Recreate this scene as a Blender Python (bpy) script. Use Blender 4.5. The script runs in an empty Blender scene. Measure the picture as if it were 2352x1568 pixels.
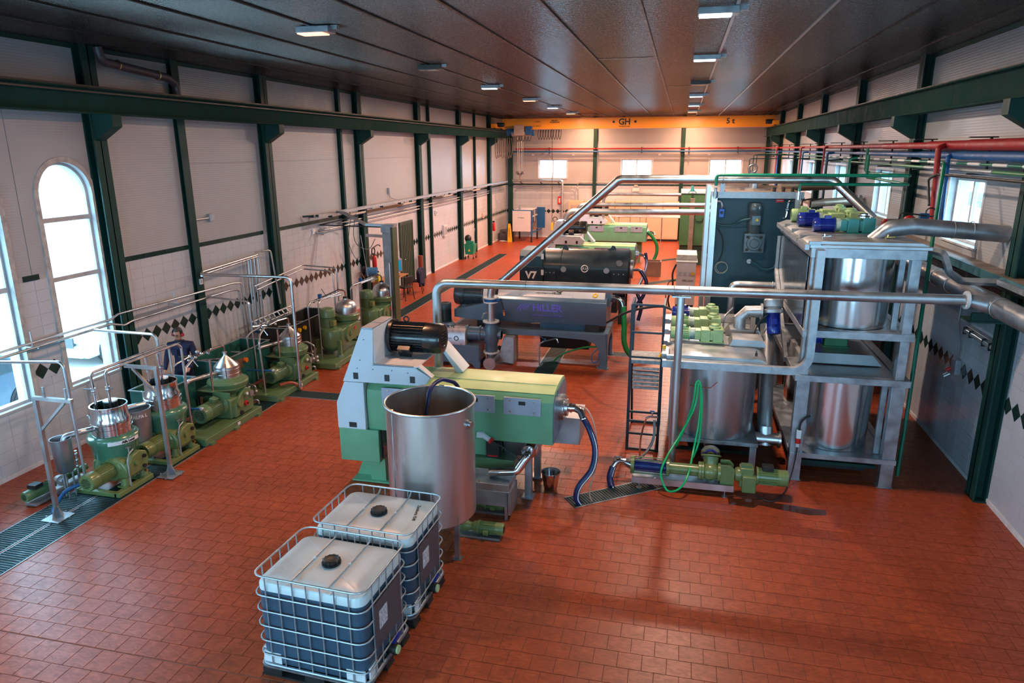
import bpy, bmesh, math, random
from mathutils import Vector, Matrix, Euler
random.seed(7)
PI = math.pi
C = bpy.context.scene.collection
sc = bpy.context.scene

# ------------------------------------------------------------------ camera
CAM = Vector((0, 0, 5.1))
cam = bpy.data.objects.new('camera', bpy.data.cameras.new('camera'))
C.objects.link(cam)
_yaw, _pit, _rol = -0.23253171, 0.266266534, 0.00432738613
_f = Vector((math.sin(_yaw)*math.cos(_pit), math.cos(_yaw)*math.cos(_pit), -math.sin(_pit)))
_r = Vector((math.cos(_yaw), -math.sin(_yaw), 0)); _d = _f.cross(_r)
_r2 = _r*math.cos(_rol)+_d*math.sin(_rol); _d2 = -_r*math.sin(_rol)+_d*math.cos(_rol)
_m = Matrix((( _r2.x, -_d2.x, -_f.x), (_r2.y, -_d2.y, -_f.y), (_r2.z, -_d2.z, -_f.z))).to_4x4()
_m.translation = CAM
cam.matrix_world = _m
cam.data.sensor_width = 36; cam.data.lens = 1613.85/2352*36
cam.data.clip_start = 0.05; cam.data.clip_end = 400
sc.camera = cam

# ------------------------------------------------------------------ world and exposure
w = bpy.data.worlds.new('world'); sc.world = w; w.use_nodes = True
bg = w.node_tree.nodes['Background']
bg.inputs[0].default_value = (0.46, 0.77, 1.0, 1); bg.inputs[1].default_value = 19.0
sc.view_settings.view_transform = 'Standard'; sc.view_settings.look = 'None'
sc.view_settings.gamma = 1; sc.view_settings.use_curve_mapping = False
sc.view_settings.exposure = -0.08
sc.cycles.use_denoising = True
sc.cycles.max_bounces = 8; sc.cycles.diffuse_bounces = 4; sc.cycles.glossy_bounces = 4
sc.cycles.transparent_max_bounces = 12; sc.cycles.caustics_reflective = False; sc.cycles.caustics_refractive = False
sc.cycles.sample_clamp_indirect = 4.0

def area(name, loc, rot, sx, sy, power, col, spread=180):
    l = bpy.data.lights.new(name, 'AREA'); l.shape = 'RECTANGLE'; l.size = sx; l.size_y = sy
    l.energy = power; l.color = col; l.spread = math.radians(spread)
    o = bpy.data.objects.new(name, l); C.objects.link(o); o.location = loc; o.rotation_euler = rot
    return o
WARM = (1.0, 0.47, 0.25); COOL = (0.92, 0.94, 1.0); SOFT = (1.0, 0.72, 0.55)
DAY = (0.50, 0.80, 1.0)
LAMPS = [(-5.4, 10.2, WARM, 230), (-5.4, 15.2, None, 0), (-5.4, 20.2, SOFT, 300), (-5.4, 25.6, WARM, 560),
         (-5.4, 30.3, COOL, 300), (-5.4, 35.3, WARM, 900), (-5.4, 40.3, WARM, 330),
         (0.3, 0.4, None, 0), (0.3, 5.1, None, 0), (0.3, 10.17, SOFT, 230), (0.3, 15.05, SOFT, 360), (0.3, 20.5, None, 0),
         (0.3, 25.2, COOL, 330), (0.3, 30.5, SOFT, 520), (0.3, 35.4, WARM, 900), (0.3, 40.3, WARM, 330), (-5.4, 0.4, None, 0)]
for x, y, c, p in LAMPS:
    if p: area('lamp_light', (x, y, 6.72), (0, 0, 0), 0.36, 0.2, p, c)
# daylight entering through the window openings of the two long walls and the end wall
ARCHW = [(0.45, 1.55), (2.3, 3.4), (4.15, 5.25), (7.8, 8.9), (9.65, 10.75)]
RWIN = [(-2.4+0, -0.9), (2.6, 4.1), (7.7, 9.2), (12.8, 14.35), (18.05, 19.5), (22.95, 24.4), (28.0, 29.35), (33.2, 34.6)]
FWIN = [(-8.27, -6.6), (-3.43, -1.7), (1.46, 3.2)]
def portal(loc, rot, sx, sy):
    o = area('window_portal', loc, rot, sx, sy, 1, (1, 1, 1)); o.data.cycles.is_portal = True
for a, b in ARCHW: portal((-10.62, (a+b)/2, 3.02), (0, -PI/2, 0), 3.84, b-a)
for a, b in RWIN: portal((5.04, (a+b)/2, 4.07), (0, PI/2, 0), 1.07, b-a)
NWIN = [(-9.2, -6.6), (-5.2, -2.6), (1.2, 3.8)]
for a, b in NWIN: portal(((a+b)/2, -1.88, 2.6), (PI/2, 0, 0), b-a, 3.0)
for a, b in FWIN: portal(((a+b)/2, 42.37, 4.0), (-PI/2, 0, 0), b-a, 1.07)

# ------------------------------------------------------------------ materials
MATS = {}
def M(name, col, rough=0.5, metal=0.0, var=0.12, scale=6.0, bump=0.0, bscale=60.0, coat=0.0, emit=None, estr=0.0, grime=0.0, stretch=None):
    if name in MATS: return MATS[name]
    m = bpy.data.materials.new(name); m.use_nodes = True; nt = m.node_tree; p = nt.nodes['Principled BSDF']
    p.inputs['Roughness'].default_value = rough; p.inputs['Metallic'].default_value = metal
    if coat: p.inputs['Coat Weight'].default_value = coat; p.inputs['Coat Roughness'].default_value = 0.15
    tc = nt.nodes.new('ShaderNodeNewGeometry')
    mp = nt.nodes.new('ShaderNodeMapping'); nt.links.new(tc.outputs['Position'], mp.inputs[0])
    if stretch: mp.inputs['Scale'].default_value = stretch
    n = nt.nodes.new('ShaderNodeTexNoise'); n.inputs['Scale'].default_value = scale; n.inputs['Detail'].default_value = 4
    nt.links.new(mp.outputs[0], n.inputs[0])
    r = nt.nodes.new('ShaderNodeMapRange'); nt.links.new(n.outputs[0], r.inputs[0])
    r.inputs[1].default_value = 0.3; r.inputs[2].default_value = 0.7
    r.inputs[3].default_value = 1-var; r.inputs[4].default_value = 1+var
    mx = nt.nodes.new('ShaderNodeVectorMath'); mx.operation = 'SCALE'
    mx.inputs[0].default_value = col[:3]; nt.links.new(r.outputs[0], mx.inputs['Scale'])
    nt.links.new(mx.outputs[0], p.inputs['Base Color'])
    rr = nt.nodes.new('ShaderNodeMapRange'); nt.links.new(n.outputs[0], rr.inputs[0])
    rr.inputs[1].default_value = 0.3; rr.inputs[2].default_value = 0.7
    rr.inputs[3].default_value = max(0.02, rough*0.8); rr.inputs[4].default_value = min(1, rough*1.25)
    nt.links.new(rr.outputs[0], p.inputs['Roughness'])
    if bump:
        b = nt.nodes.new('ShaderNodeBump'); b.inputs['Strength'].default_value = bump; b.inputs['Distance'].default_value = 0.01
        n2 = nt.nodes.new('ShaderNodeTexNoise'); n2.inputs['Scale'].default_value = bscale; nt.links.new(mp.outputs[0], n2.inputs[0])
        nt.links.new(n2.outputs[0], b.inputs['Height']); nt.links.new(b.outputs[0], p.inputs['Normal'])
    if emit: p.inputs['Emission Color'].default_value = (*emit, 1); p.inputs['Emission Strength'].default_value = estr
    MATS[name] = m; return m

steel = M('stainless_steel', (0.60, 0.62, 0.64), 0.33, 1.0, 0.10, 5, stretch=(1, 1, 0.25))
steel_d = M('dull_stainless', (0.42, 0.44, 0.46), 0.40, 0.9, 0.14, 4, 0.05, 40)
chrome = M('polished_steel', (0.72, 0.74, 0.76), 0.14, 1.0, 0.06, 8)
galv = M('galvanised_steel', (0.40, 0.44, 0.47), 0.42, 0.75, 0.18, 10)
green_m = M('machine_green', (0.105, 0.19, 0.085), 0.34, 0, 0.10, 4, 0.03, 50, coat=0.2)
green_o = M('olive_green', (0.15, 0.205, 0.07), 0.32, 0, 0.10, 5, coat=0.25)
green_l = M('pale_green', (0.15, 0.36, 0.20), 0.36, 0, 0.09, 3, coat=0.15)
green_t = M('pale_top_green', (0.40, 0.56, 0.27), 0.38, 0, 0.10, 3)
gear_g = M('gearbox_green', (0.30, 0.46, 0.22), 0.42, 0, 0.16, 9)
green_d = M('column_green', (0.008, 0.044, 0.037), 0.50, 0, 0.15, 3); green_d.node_tree.nodes['Principled BSDF'].inputs['Specular IOR Level'].default_value = 0.22
green_v = M('vat_green', (0.02, 0.12, 0.10), 0.38, 0, 0.15, 3)
greybl = M('slate_blue', (0.075, 0.135, 0.20), 0.35, 0.1, 0.08, 3, coat=0.2)
navy = M('dark_navy', (0.008, 0.026, 0.038), 0.40, 0.1, 0.2, 3, coat=0.15)
tealdk = M('dark_teal_panel', (0.010, 0.055, 0.080), 0.42, 0.0, 0.2, 2)
blk = M('black_paint', (0.010, 0.011, 0.012), 0.28, 0, 0.1, 5, coat=0.3)
rubber = M('black_rubber', (0.015, 0.017, 0.020), 0.6, 0)
blue_m = M('motor_blue', (0.008, 0.025, 0.26), 0.25, 0, 0.1, 5, coat=0.4)
blue_p = M('pipe_blue', (0.005, 0.085, 0.26), 0.45)
blue_h = M('hose_navy', (0.008, 0.016, 0.085), 0.4)
red_p = M('pipe_red', (0.30, 0.008, 0.010), 0.5)
green_p = M('pipe_green', (0.0, 0.16, 0.09), 0.35)
green_h = M('hose_green', (0.012, 0.22, 0.06), 0.35)
green_b = M('bright_hose_green', (0.0, 0.42, 0.13), 0.35)
white_p = M('white_paint', (0.62, 0.64, 0.68), 0.40, 0, 0.05, 3)
white_w = M('white_plastic', (0.70, 0.72, 0.73), 0.35, 0, 0.05)
grey_pl = M('silver_plate', (0.40, 0.43, 0.50), 0.36, 0.35, 0.06, 4)
yellow = M('crane_yellow', (0.82, 0.34, 0.01), 0.40, 0, 0.05, 1)
yel = M('sign_yellow', (0.85, 0.50, 0.02), 0.40)
red = M('signal_red', (0.60, 0.02, 0.02), 0.40)
orange = M('orange_plastic', (0.80, 0.20, 0.02), 0.40)
brass = M('brass', (0.60, 0.36, 0.12), 0.3, 1.0)
cream = M('cream_lacquer', (0.68, 0.50, 0.36), 0.4, 0, 0.04, 2)
wood = M('wood', (0.38, 0.17, 0.07), 0.5, 0, 0.2, 12)
cloth = M('navy_cloth', (0.006, 0.012, 0.05), 0.85, 0, 0.2, 20, 0.3, 60)
skin = M('skin', (0.45, 0.22, 0.15), 0.5, 0, 0.05)
hair = M('dark_hair', (0.02, 0.016, 0.014), 0.6, 0, 0.2, 40, 0.4, 120)
pcard = M('cardboard', (0.24, 0.13, 0.08), 0.7)
brownp = M('brown_pipe', (0.045, 0.040, 0.050), 0.4)
ink_b = M('ink_black', (0.012, 0.012, 0.012), 0.5)
ink_v = M('ink_violet', (0.11, 0.10, 0.55), 0.4)
ink_w = M('ink_white', (0.8, 0.8, 0.8), 0.5)
ibc = M('tote_plastic', (0.58, 0.64, 0.64), 0.34, 0, 0.05, 3)
ibc_d = M('tote_filled_plastic', (0.035, 0.075, 0.115), 0.30, 0, 0.12, 2)
tyre = M('tyre', (0.02, 0.02, 0.022), 0.7)
carp = M('car_paint', (0.50, 0.60, 0.70), 0.25, 0.3, 0.03, coat=0.4)
ground = M('pale_ground', (0.75, 0.72, 0.68), 0.9, 0, 0.1, 0.5)

def glass_mat(name, tint=(0.9, 0.97, 1.0), refl=0.08):
    m = bpy.data.materials.new(name); m.use_nodes = True; nt = m.node_tree; nt.nodes.clear()
    o = nt.nodes.new('ShaderNodeOutputMaterial'); t = nt.nodes.new('ShaderNodeBsdfTransparent'); t.inputs[0].default_value = (*tint, 1)
    g = nt.nodes.new('ShaderNodeBsdfGlossy'); g.inputs['Roughness'].default_value = 0.03
    mx = nt.nodes.new('ShaderNodeMixShader'); lw = nt.nodes.new('ShaderNodeLayerWeight'); fr = nt.nodes.new('ShaderNodeMath'); fr.operation = 'POWER'; fr.inputs[1].default_value = 4.0
    f2 = nt.nodes.new('ShaderNodeMath'); f2.operation = 'MULTIPLY_ADD'; f2.inputs[1].default_value = 0.6; f2.inputs[2].default_value = 0.04
    nt.links.new(lw.outputs['Facing'], fr.inputs[0]); nt.links.new(fr.outputs[0], f2.inputs[0]); nt.links.new(f2.outputs[0], mx.inputs[0]); nt.links.new(t.outputs[0], mx.inputs[1]); nt.links.new(g.outputs[0], mx.inputs[2])
    nt.links.new(mx.outputs[0], o.inputs[0]); MATS[name] = m; return m
glass = glass_mat('window_glass')

def bump_wave(m, axis, per, strength, dist=0.01, kind='SIN'):
    nt = m.node_tree; p = nt.nodes['Principled BSDF']
    g = nt.nodes.new('ShaderNodeNewGeometry'); s = nt.nodes.new('ShaderNodeSeparateXYZ'); nt.links.new(g.outputs['Position'], s.inputs[0])
    a = nt.nodes.new('ShaderNodeMath'); a.operation = 'MULTIPLY'; a.inputs[1].default_value = 2*PI/per; nt.links.new(s.outputs[axis], a.inputs[0])
    b = nt.nodes.new('ShaderNodeMath'); b.operation = 'SINE'; nt.links.new(a.outputs[0], b.inputs[0])
    bp = nt.nodes.new('ShaderNodeBump'); bp.inputs['Strength'].default_value = strength; bp.inputs['Distance'].default_value = dist
    nt.links.new(b.outputs[0], bp.inputs['Height']); nt.links.new(bp.outputs[0], p.inputs['Normal'])
panel_m = M('white_ribbed_panel', (0.375, 0.395, 0.42), 0.42, 0, 0.05, 1.2)
bump_wave(panel_m, 2, 0.045, 0.2, 0.003)
tile_w = M('white_wall_tile', (0.53, 0.57, 0.63), 0.16, 0, 0.04, 2.0, 0.02, 6)
grout_w = M('wall_grout', (0.44, 0.45, 0.47), 0.8)
tile_g = M('dark_green_tile', (0.012, 0.035, 0.030), 0.18)
base_w = M('white_baseboard', (0.70, 0.70, 0.72), 0.5)
ceil_m = M('ceiling_sheet', (0.115, 0.105, 0.098), 0.24, 0.95, 0.18, 40, 0.12, 120, stretch=(1, 3, 1))
ceil_t = M('ceiling_batten', (0.02, 0.022, 0.024), 0.4, 0.3)
grate_m = M('drain_grating', (0.020, 0.055, 0.058), 0.45, 0.4, 0.25, 9)

def floor_mat():
    m = bpy.data.materials.new('terracotta_tile'); m.use_nodes = True; nt = m.node_tree; p = nt.nodes['Principled BSDF']; N = nt.nodes; L = nt.links
    g = N.new('ShaderNodeNewGeometry')
    n1 = N.new('ShaderNodeTexNoise'); n1.inputs['Scale'].default_value = 7.5; n1.inputs['Detail'].default_value = 5; n1.inputs['Distortion'].default_value = 1.5
    n2 = N.new('ShaderNodeTexNoise'); n2.inputs['Scale'].default_value = 0.35; n2.inputs['Detail'].default_value = 3
    n3 = N.new('ShaderNodeTexWhiteNoise'); n3.noise_dimensions = '2D'
    mp = N.new('ShaderNodeMapping'); mp.inputs['Scale'].default_value = (1, 2.2, 1)
    L.new(g.outputs['Position'], mp.inputs[0]); L.new(mp.outputs[0], n1.inputs[0]); L.new(g.outputs['Position'], n2.inputs[0])
    sn = N.new('ShaderNodeVectorMath'); sn.operation = 'SNAP'; sn.inputs[1].default_value = (0.1238, 0.2375, 1)
    L.new(g.outputs['Position'], sn.inputs[0]); L.new(sn.outputs[0], n3.inputs[0])
    cr = N.new('ShaderNodeValToRGB'); L.new(n1.outputs[0], cr.inputs[0])
    cr.color_ramp.elements[0].position = 0.30; cr.color_ramp.elements[0].color = (0.23, 0.038, 0.013, 1)
    cr.color_ramp.elements[1].position = 0.72; cr.color_ramp.elements[1].color = (0.42, 0.078, 0.026, 1)
    mr = N.new('ShaderNodeMapRange'); L.new(n2.outputs[0], mr.inputs[0]); mr.inputs[1].default_value = 0.3; mr.inputs[2].default_value = 0.7
    mr.inputs[3].default_value = 0.86; mr.inputs[4].default_value = 1.12
    mr2 = N.new('ShaderNodeMapRange'); L.new(n3.outputs[0], mr2.inputs[0]); mr2.inputs[3].default_value = 0.94; mr2.inputs[4].default_value = 1.05
    mm = N.new('ShaderNodeMath'); mm.operation = 'MULTIPLY'; L.new(mr.outputs[0], mm.inputs[0]); L.new(mr2.outputs[0], mm.inputs[1])
    sc_ = N.new('ShaderNodeVectorMath'); sc_.operation = 'SCALE'; L.new(cr.outputs[0], sc_.inputs[0]); L.new(mm.outputs[0], sc_.inputs['Scale'])
    L.new(sc_.outputs[0], p.inputs['Base Color'])
    r = N.new('ShaderNodeMapRange'); L.new(n1.outputs[0], r.inputs[0]); r.inputs[3].default_value = 0.44; r.inputs[4].default_value = 0.28; p.inputs['Specular IOR Level'].default_value = 0.30
    L.new(r.outputs[0], p.inputs['Roughness'])
    b = N.new('ShaderNodeBump'); b.inputs['Strength'].default_value = 0.12; b.inputs['Distance'].default_value = 0.01
    L.new(n1.outputs[0], b.inputs['Height']); L.new(b.outputs[0], p.inputs['Normal'])
    MATS['terracotta_tile'] = m; return m
tile_f = floor_mat()
grout_f = M('floor_grout', (0.20, 0.065, 0.038), 0.7)

# ------------------------------------------------------------------ mesh builder
def fillet(pts, rad, seg=5, closed=False):
    pts = [Vector(p) for p in pts]; out = []; n = len(pts)
    for i, p in enumerate(pts):
        if not closed and (i == 0 or i == n-1): out.append(p); continue
        a = pts[i-1]-p; b = pts[(i+1) % n]-p
        la, lb = a.length, b.length
        if la < 1e-6 or lb < 1e-6: out.append(p); continue
        a.normalize(); b.normalize(); ang = a.angle(b)
        if ang > PI-0.02: out.append(p); continue
        t = min(rad/math.tan(ang/2), la*0.49, lb*0.49); r = t*math.tan(ang/2)
        c = p+(a+b).normalized()*(r/math.sin(ang/2)); s = p+a*t-c; e = p+b*t-c
        sn, en = s.normalized(), e.normalized()
        for k in range(seg+1): out.append(c+sn.slerp(en, k/seg)*r)
    return out

class B:
    def __init__(s): s.v = []; s.f = []
    def add(s, vs, fs):
        o = len(s.v); s.v += [tuple(v) for v in vs]; s.f += [tuple(i+o for i in f) for f in fs]; return s
    def box(s, x0, x1, y0, y1, z0, z1):
        vs = [(x, y, z) for z in (z0, z1) for y in (y0, y1) for x in (x0, x1)]
        return s.add(vs, [(0, 2, 3, 1), (4, 5, 7, 6), (0, 1, 5, 4), (2, 6, 7, 3), (0, 4, 6, 2), (1, 3, 7, 5)])
    def bar(s, a, b, wd, ht=None, up=(0, 0, 1)):
        ht = ht or wd; a = Vector(a); b = Vector(b); d = (b-a).normalized(); u = Vector(up)
        if abs(d.dot(u)) > 0.98: u = Vector((0, 1, 0))
        x = d.cross(u).normalized()*wd/2; y = x.cross(d).normalized()*ht/2
        vs = [p+q for p in (a, b) for q in (-x-y, x-y, x+y, -x+y)]
        return s.add(vs, [(3, 2, 1, 0), (4, 5, 6, 7), (0, 1, 5, 4), (1, 2, 6, 5), (2, 3, 7, 6), (3, 0, 4, 7)])
    def prism(s, poly, ax, a, b):
        def P(u, v, t): return (t, u, v) if ax == 0 else ((u, t, v) if ax == 1 else (u, v, t))
        n = len(poly); vs = [P(u, v, a) for u, v in poly]+[P(u, v, b) for u, v in poly]
        fs = [tuple(range(n))[::-1], tuple(range(n, 2*n))]+[(i, (i+1) % n, n+(i+1) % n, n+i) for i in range(n)]
        return s.add(vs, fs)
    def lathe(s, prof, o, d=(0, 0, 1), n=28, cap=True, arc=2*PI):
        o = Vector(o); d = Vector(d).normalized()
        u = Vector((1, 0, 0)) if abs(d.z) > 0.9 else Vector((0, 0, 1)); x = d.cross(u).normalized(); y = d.cross(x)
        vs = []; fs = []; m = n if arc >= 2*PI-1e-6 else n+1
        for r, z in prof:
            for k in range(m):
                a = arc*k/n; vs.append(o+d*z+(x*math.cos(a)+y*math.sin(a))*r)
        for i in range(len(prof)-1):
            for k in range(n):
                k2 = (k+1) % m; fs.append((i*m+k, i*m+k2, (i+1)*m+k2, (i+1)*m+k))
        if cap and m == n:
            if prof[0][0] > 1e-4: fs.append(tuple(range(m))[::-1])
            if prof[-1][0] > 1e-4: fs.append(tuple(range((len(prof)-1)*m, len(prof)*m)))
        return s.add(vs, fs)
    def cyl(s, a, b, r, r2=None, n=20, cap=True):
        a = Vector(a); b = Vector(b); return s.lathe([(r, 0), (r if r2 is None else r2, (b-a).length)], a, b-a, n, cap)
    def tube(s, pts, r, n=10, fil=0.0, closed=False, seg=5):
        if fil: pts = fillet(pts, fil, seg, closed)
        P = [Vector(p) for p in pts]; Q = [P[0]]
        for p in P[1:]:
            if (p-Q[-1]).length > 1e-5: Q.append(p)
        if closed and (Q[0]-Q[-1]).length < 1e-5: Q.pop()
        P = Q; m = len(P); vs = []; fs = []; x = None
        for i in range(m):
            if closed: t = P[(i+1) % m]-P[i-1]
            else: t = P[min(i+1, m-1)]-P[max(i-1, 0)]
            t.normalize()
            if x is None:
                u = Vector((0, 0, 1)) if abs(t.z) < 0.9 else Vector((0, 1, 0)); x = t.cross(u).normalized()
            else:
                x = x-t*x.dot(t); x.normalize()
            y = t.cross(x)
            for k in range(n):
                a = 2*PI*k/n; vs.append(P[i]+(x*math.cos(a)+y*math.sin(a))*r)
        for i in range(m if closed else m-1):
            j = (i+1) % m
            for k in range(n): fs.append((i*n+k, i*n+(k+1) % n, j*n+(k+1) % n, j*n+k))
        if not closed: fs += [tuple(range(n))[::-1], tuple(range((m-1)*n, m*n))]
        return s.add(vs, fs)
    def sph(s, c, r, sx=1, sy=1, sz=1, n=14, m=8):
        pr = [(max(1e-5, math.sin(PI*i/m))*r, -math.cos(PI*i/m)*r) for i in range(m+1)]
        t = B().lathe(pr, (0, 0, 0), (0, 0, 1), n, False)
        return s.add([(c[0]+v[0]*sx, c[1]+v[1]*sy, c[2]+v[2]*sz) for v in t.v], t.f)
    def ring(s, c, d, R, r, n=24, m=8):
        d = Vector(d).normalized(); u = Vector((1, 0, 0)) if abs(d.x) < 0.9 else Vector((0, 0, 1)); x = d.cross(u).normalized(); y = d.cross(x)
        c = Vector(c); return s.tube([c+(x*math.cos(2*PI*k/n)+y*math.sin(2*PI*k/n))*R for k in range(n)], r, m, closed=True)
    def bolts(s, c, d, R, n, r=0.008, h=0.012):
        d = Vector(d).normalized(); u = Vector((1, 0, 0)) if abs(d.x) < 0.9 else Vector((0, 0, 1)); x = d.cross(u).normalized(); y = d.cross(x); c = Vector(c)
        for k in range(n):
            p = c+(x*math.cos(2*PI*k/n+.2)+y*math.sin(2*PI*k/n+.2))*R; s.cyl(p-d*h, p+d*h, r, n=6)
        return s

def worg(o):
    v = Vector((0, 0, 0))
    while o: v = v+o.location; o = o.parent
    return v
def part(name, b, mat, parent=None, bev=0.0, label=None, cat=None, group=None, kind=None, angle=35, flat=False):
    me = bpy.data.meshes.new(name)
    if parent is not None: org = worg(parent)
    else:
        xs = [v[0] for v in b.v]; ys = [v[1] for v in b.v]; zs = [v[2] for v in b.v]
        org = Vector(((min(xs)+max(xs))/2, (min(ys)+max(ys))/2, min(zs)))
    me.from_pydata([(v[0]-org.x, v[1]-org.y, v[2]-org.z) for v in b.v], [], b.f)
    bm = bmesh.new(); bm.from_mesh(me)
    if len(bm.faces) < 20000: bmesh.ops.recalc_face_normals(bm, faces=bm.faces)
    bm.to_mesh(me); bm.free()
    if not flat: me.shade_smooth(); me.set_sharp_from_angle(angle=math.radians(angle))
    me.materials.append(mat)
    o = bpy.data.objects.new(name, me); C.objects.link(o)
    if parent is not None: o.parent = parent
    else: o.location = org
    if bev:
        md = o.modifiers.new('bevel', 'BEVEL'); md.width = bev; md.segments = 2; md.limit_method = 'ANGLE'; md.angle_limit = math.radians(40); md.harden_normals = False
    tag(o, label, cat, group, kind); return o
def tag(o, label=None, cat=None, group=None, kind=None):
    if label: o['label'] = label
    if cat: o['category'] = cat
    if group: o['group'] = group
    if kind: o['kind'] = kind
    return o
def thing(name, label, cat, loc=(0, 0, 0), group=None):
    o = bpy.data.objects.new(name, None); C.objects.link(o); o.location = loc; o.empty_display_size = 0.2
    return tag(o, label, cat, group)
def dup(root, delta=(0, 0, 0), label=None, group=None, rz=0):
    r = root.copy(); C.objects.link(r); r.location = root.location+Vector(delta); r.rotation_euler.z += rz
    if label: r['label'] = label
    if group: r['group'] = group
    for ch in list(root.children):
        c = ch.copy(); C.objects.link(c); c.parent = r
        for g in list(ch.children):
            d = g.copy(); C.objects.link(d); d.parent = c
    return r
def text_mesh(s, size, bold=0.0, depth=0.002, align='CENTER'):
    cu = bpy.data.curves.new('t', 'FONT'); cu.body = s; cu.size = size; cu.extrude = depth; cu.offset = bold; cu.align_x = align; cu.align_y = 'CENTER'; cu.resolution_u = 2
    o = bpy.data.objects.new('t', cu); C.objects.link(o)
    dg = bpy.context.evaluated_depsgraph_get(); dg.update(); me = bpy.data.meshes.new_from_object(o.evaluated_get(dg))
    bb = B(); bb.add([tuple(v.co) for v in me.vertices], [tuple(p.vertices) for p in me.polygons])
    bpy.data.objects.remove(o); bpy.data.curves.remove(cu); bpy.data.meshes.remove(me); return bb
def text(s, size, loc, face, mat, parent, bold=0.0, name='lettering', sx=1.0):
    """face: '-y' reads from the camera side, '+x' reads from the right, 'z' lies flat"""
    t = text_mesh(s, size, bold)
    R = {'-y': Euler((PI/2, 0, 0)), '+x': Euler((PI/2, 0, PI/2)), '-x': Euler((PI/2, 0, -PI/2)), 'z': Euler((0, 0, 0))}[face].to_matrix() if isinstance(face, str) else face.to_matrix()
    b = B(); b.add([Vector(loc)+R @ Vector((v[0]*sx, v[1], v[2])) for v in t.v], t.f)
    return part(name, b, mat, parent, flat=True)
# ================================================================== SETTING
XL, XR, YN, YF, ZC = -10.28, 4.70, -1.5, 42.0, 6.87
def st(name, b, mat, **k): return part(name, b, mat, kind='structure', **k)
TR, TC = 0.2375, 0.2475
def visible(x, y, z=0):
    v = _m.inverted() @ Vector((x, y, z)); fx = 1613.85
    if v.z > -0.1: return False
    px = 1176+fx*v.x/-v.z; py = 784-fx*v.y/-v.z
    return -40 < px < 2392 and -40 < py < 1608

# floor: screed with every terracotta tile laid proud of the joints
floor = st('floor', B().box(XL-.3, XR+.3, YN-.3, YF+.3, -0.2, -0.005), grout_f)
def tiles(parent, cells, make, mat, name, n_single, key):
    """cells: list of (centre, half sizes); the n_single largest in view become parts, the rest one joined part"""
    cells.sort(key=key); single = cells[:n_single]; rest = cells[n_single:]
    cache = {}
    org = worg(parent)
    for c in single:
        k = tuple(round(h, 3) for h in c[1])
        if k not in cache:
            b = make((0, 0, 0), c[1]); me = bpy.data.meshes.new(name)
            me.from_pydata(b.v, [], b.f); me.materials.append(mat); cache[k] = me
        o = bpy.data.objects.new(name, cache[k]); C.objects.link(o); o.parent = parent; o.location = Vector(c[0])-org
    b = B()
    for c in rest: t = make(c[0], c[1]); b.add(t.v, t.f)
    if rest: part(name+'_field', b, mat, parent, kind='stuff', flat=True)
def fl_tile(c, h):
    x, y, z = c; a, b_ = h; g = 0.0018
    return B().add([(x-a, y-b_, z-.01), (x+a, y-b_, z-.01), (x+a, y+b_, z-.01), (x-a, y+b_, z-.01),
                    (x-a+g, y-b_+g, z), (x+a-g, y-b_+g, z), (x+a-g, y+b_-g, z), (x-a+g, y+b_-g, z)],
                   [(4, 5, 6, 7), (0, 1, 5, 4), (1, 2, 6, 5), (2, 3, 7, 6), (3, 0, 4, 7)])
JY = [5.17+5.05*k for k in range(-1, 8)]
cells = []; y = YN; row = 0
while y < YF:
    y1 = y+TR
    nj = [j for j in JY if y+.06 < j < y1+.06]
    if nj: y1 = nj[0]-0.004
    hy = (y1-y)/2-.002; off = (row % 2)*TC/2; x = XL+.01-off
    while x < XR:
        a = max(x, XL+.005); b_ = min(x+TC, XR-.005)
        if b_-a > .03: cells.append((((a+b_)/2, (y+y1)/2, 0), ((b_-a)/2-.002, hy)))
        x += TC
    y = y1+(0.012 if nj else 0); row += 1
tiles(floor, cells, fl_tile, tile_f, 'floor_tile', 300, lambda c: (0 if visible(*c[0]) and c[0][1] > 3 else 100)+(Vector(c[0])-CAM).length)

# walls ------------------------------------------------------------
TZ = 3.06   # top of the glazed tiles
COLY = [0.06+5.35*k for k in range(0, 8)]      # centres 0.06 5.41 10.76 ...
COLY = [10.95+5.37*k for k in range(-2, 6)]    # left bays
COLR = [10.98+5.35*k for k in range(-2, 6)]
def arch_wall():
    b = B(); th = (XL-.32, XL); ys = YN-.3; segs = []
    for a, c in ARCHW: segs.append((ys, a)); ys = c
    segs.append((ys, YF+.3))
    for a, c in segs: b.prism([(a, 0), (c, 0), (c, ZC+.1), (a, ZC+.1)], 0, *th)
    for a, c in ARCHW:
        b.prism([(a, 0), (c, 0), (c, 1.1), (a, 1.1)], 0, *th)
        r = (c-a)/2; m = (a+c)/2; zs = 4.38
        arc = [(m+r*math.cos(PI*k/16), zs+r*math.sin(PI*k/16)) for k in range(17)]
        b.prism([(c, zs)]+arc[1:8]+[(m, zs+r), (m, ZC+.1), (c, ZC+.1)], 0, *th)
        b.prism([(m, zs+r)]+arc[9:16]+[(a, zs), (a, ZC+.1), (m, ZC+.1)], 0, *th)
    return b
wl = st('wall_left', arch_wall(), grout_w, flat=True)
def rwall():
    b = B(); ys = YN-.3; z0, z1 = 3.53, 4.6
    for a, c in RWIN:
        b.box(XR, XR+.32, ys, a, 0, ZC+.1); b.box(XR, XR+.32, a, c, 0, z0); b.box(XR, XR+.32, a, c, z1, ZC+.1); ys = c
    b.box(XR, XR+.32, ys, YF+.3, 0, ZC+.1); return b
wr = st('wall_right', rwall(), grout_w, flat=True)
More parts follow.
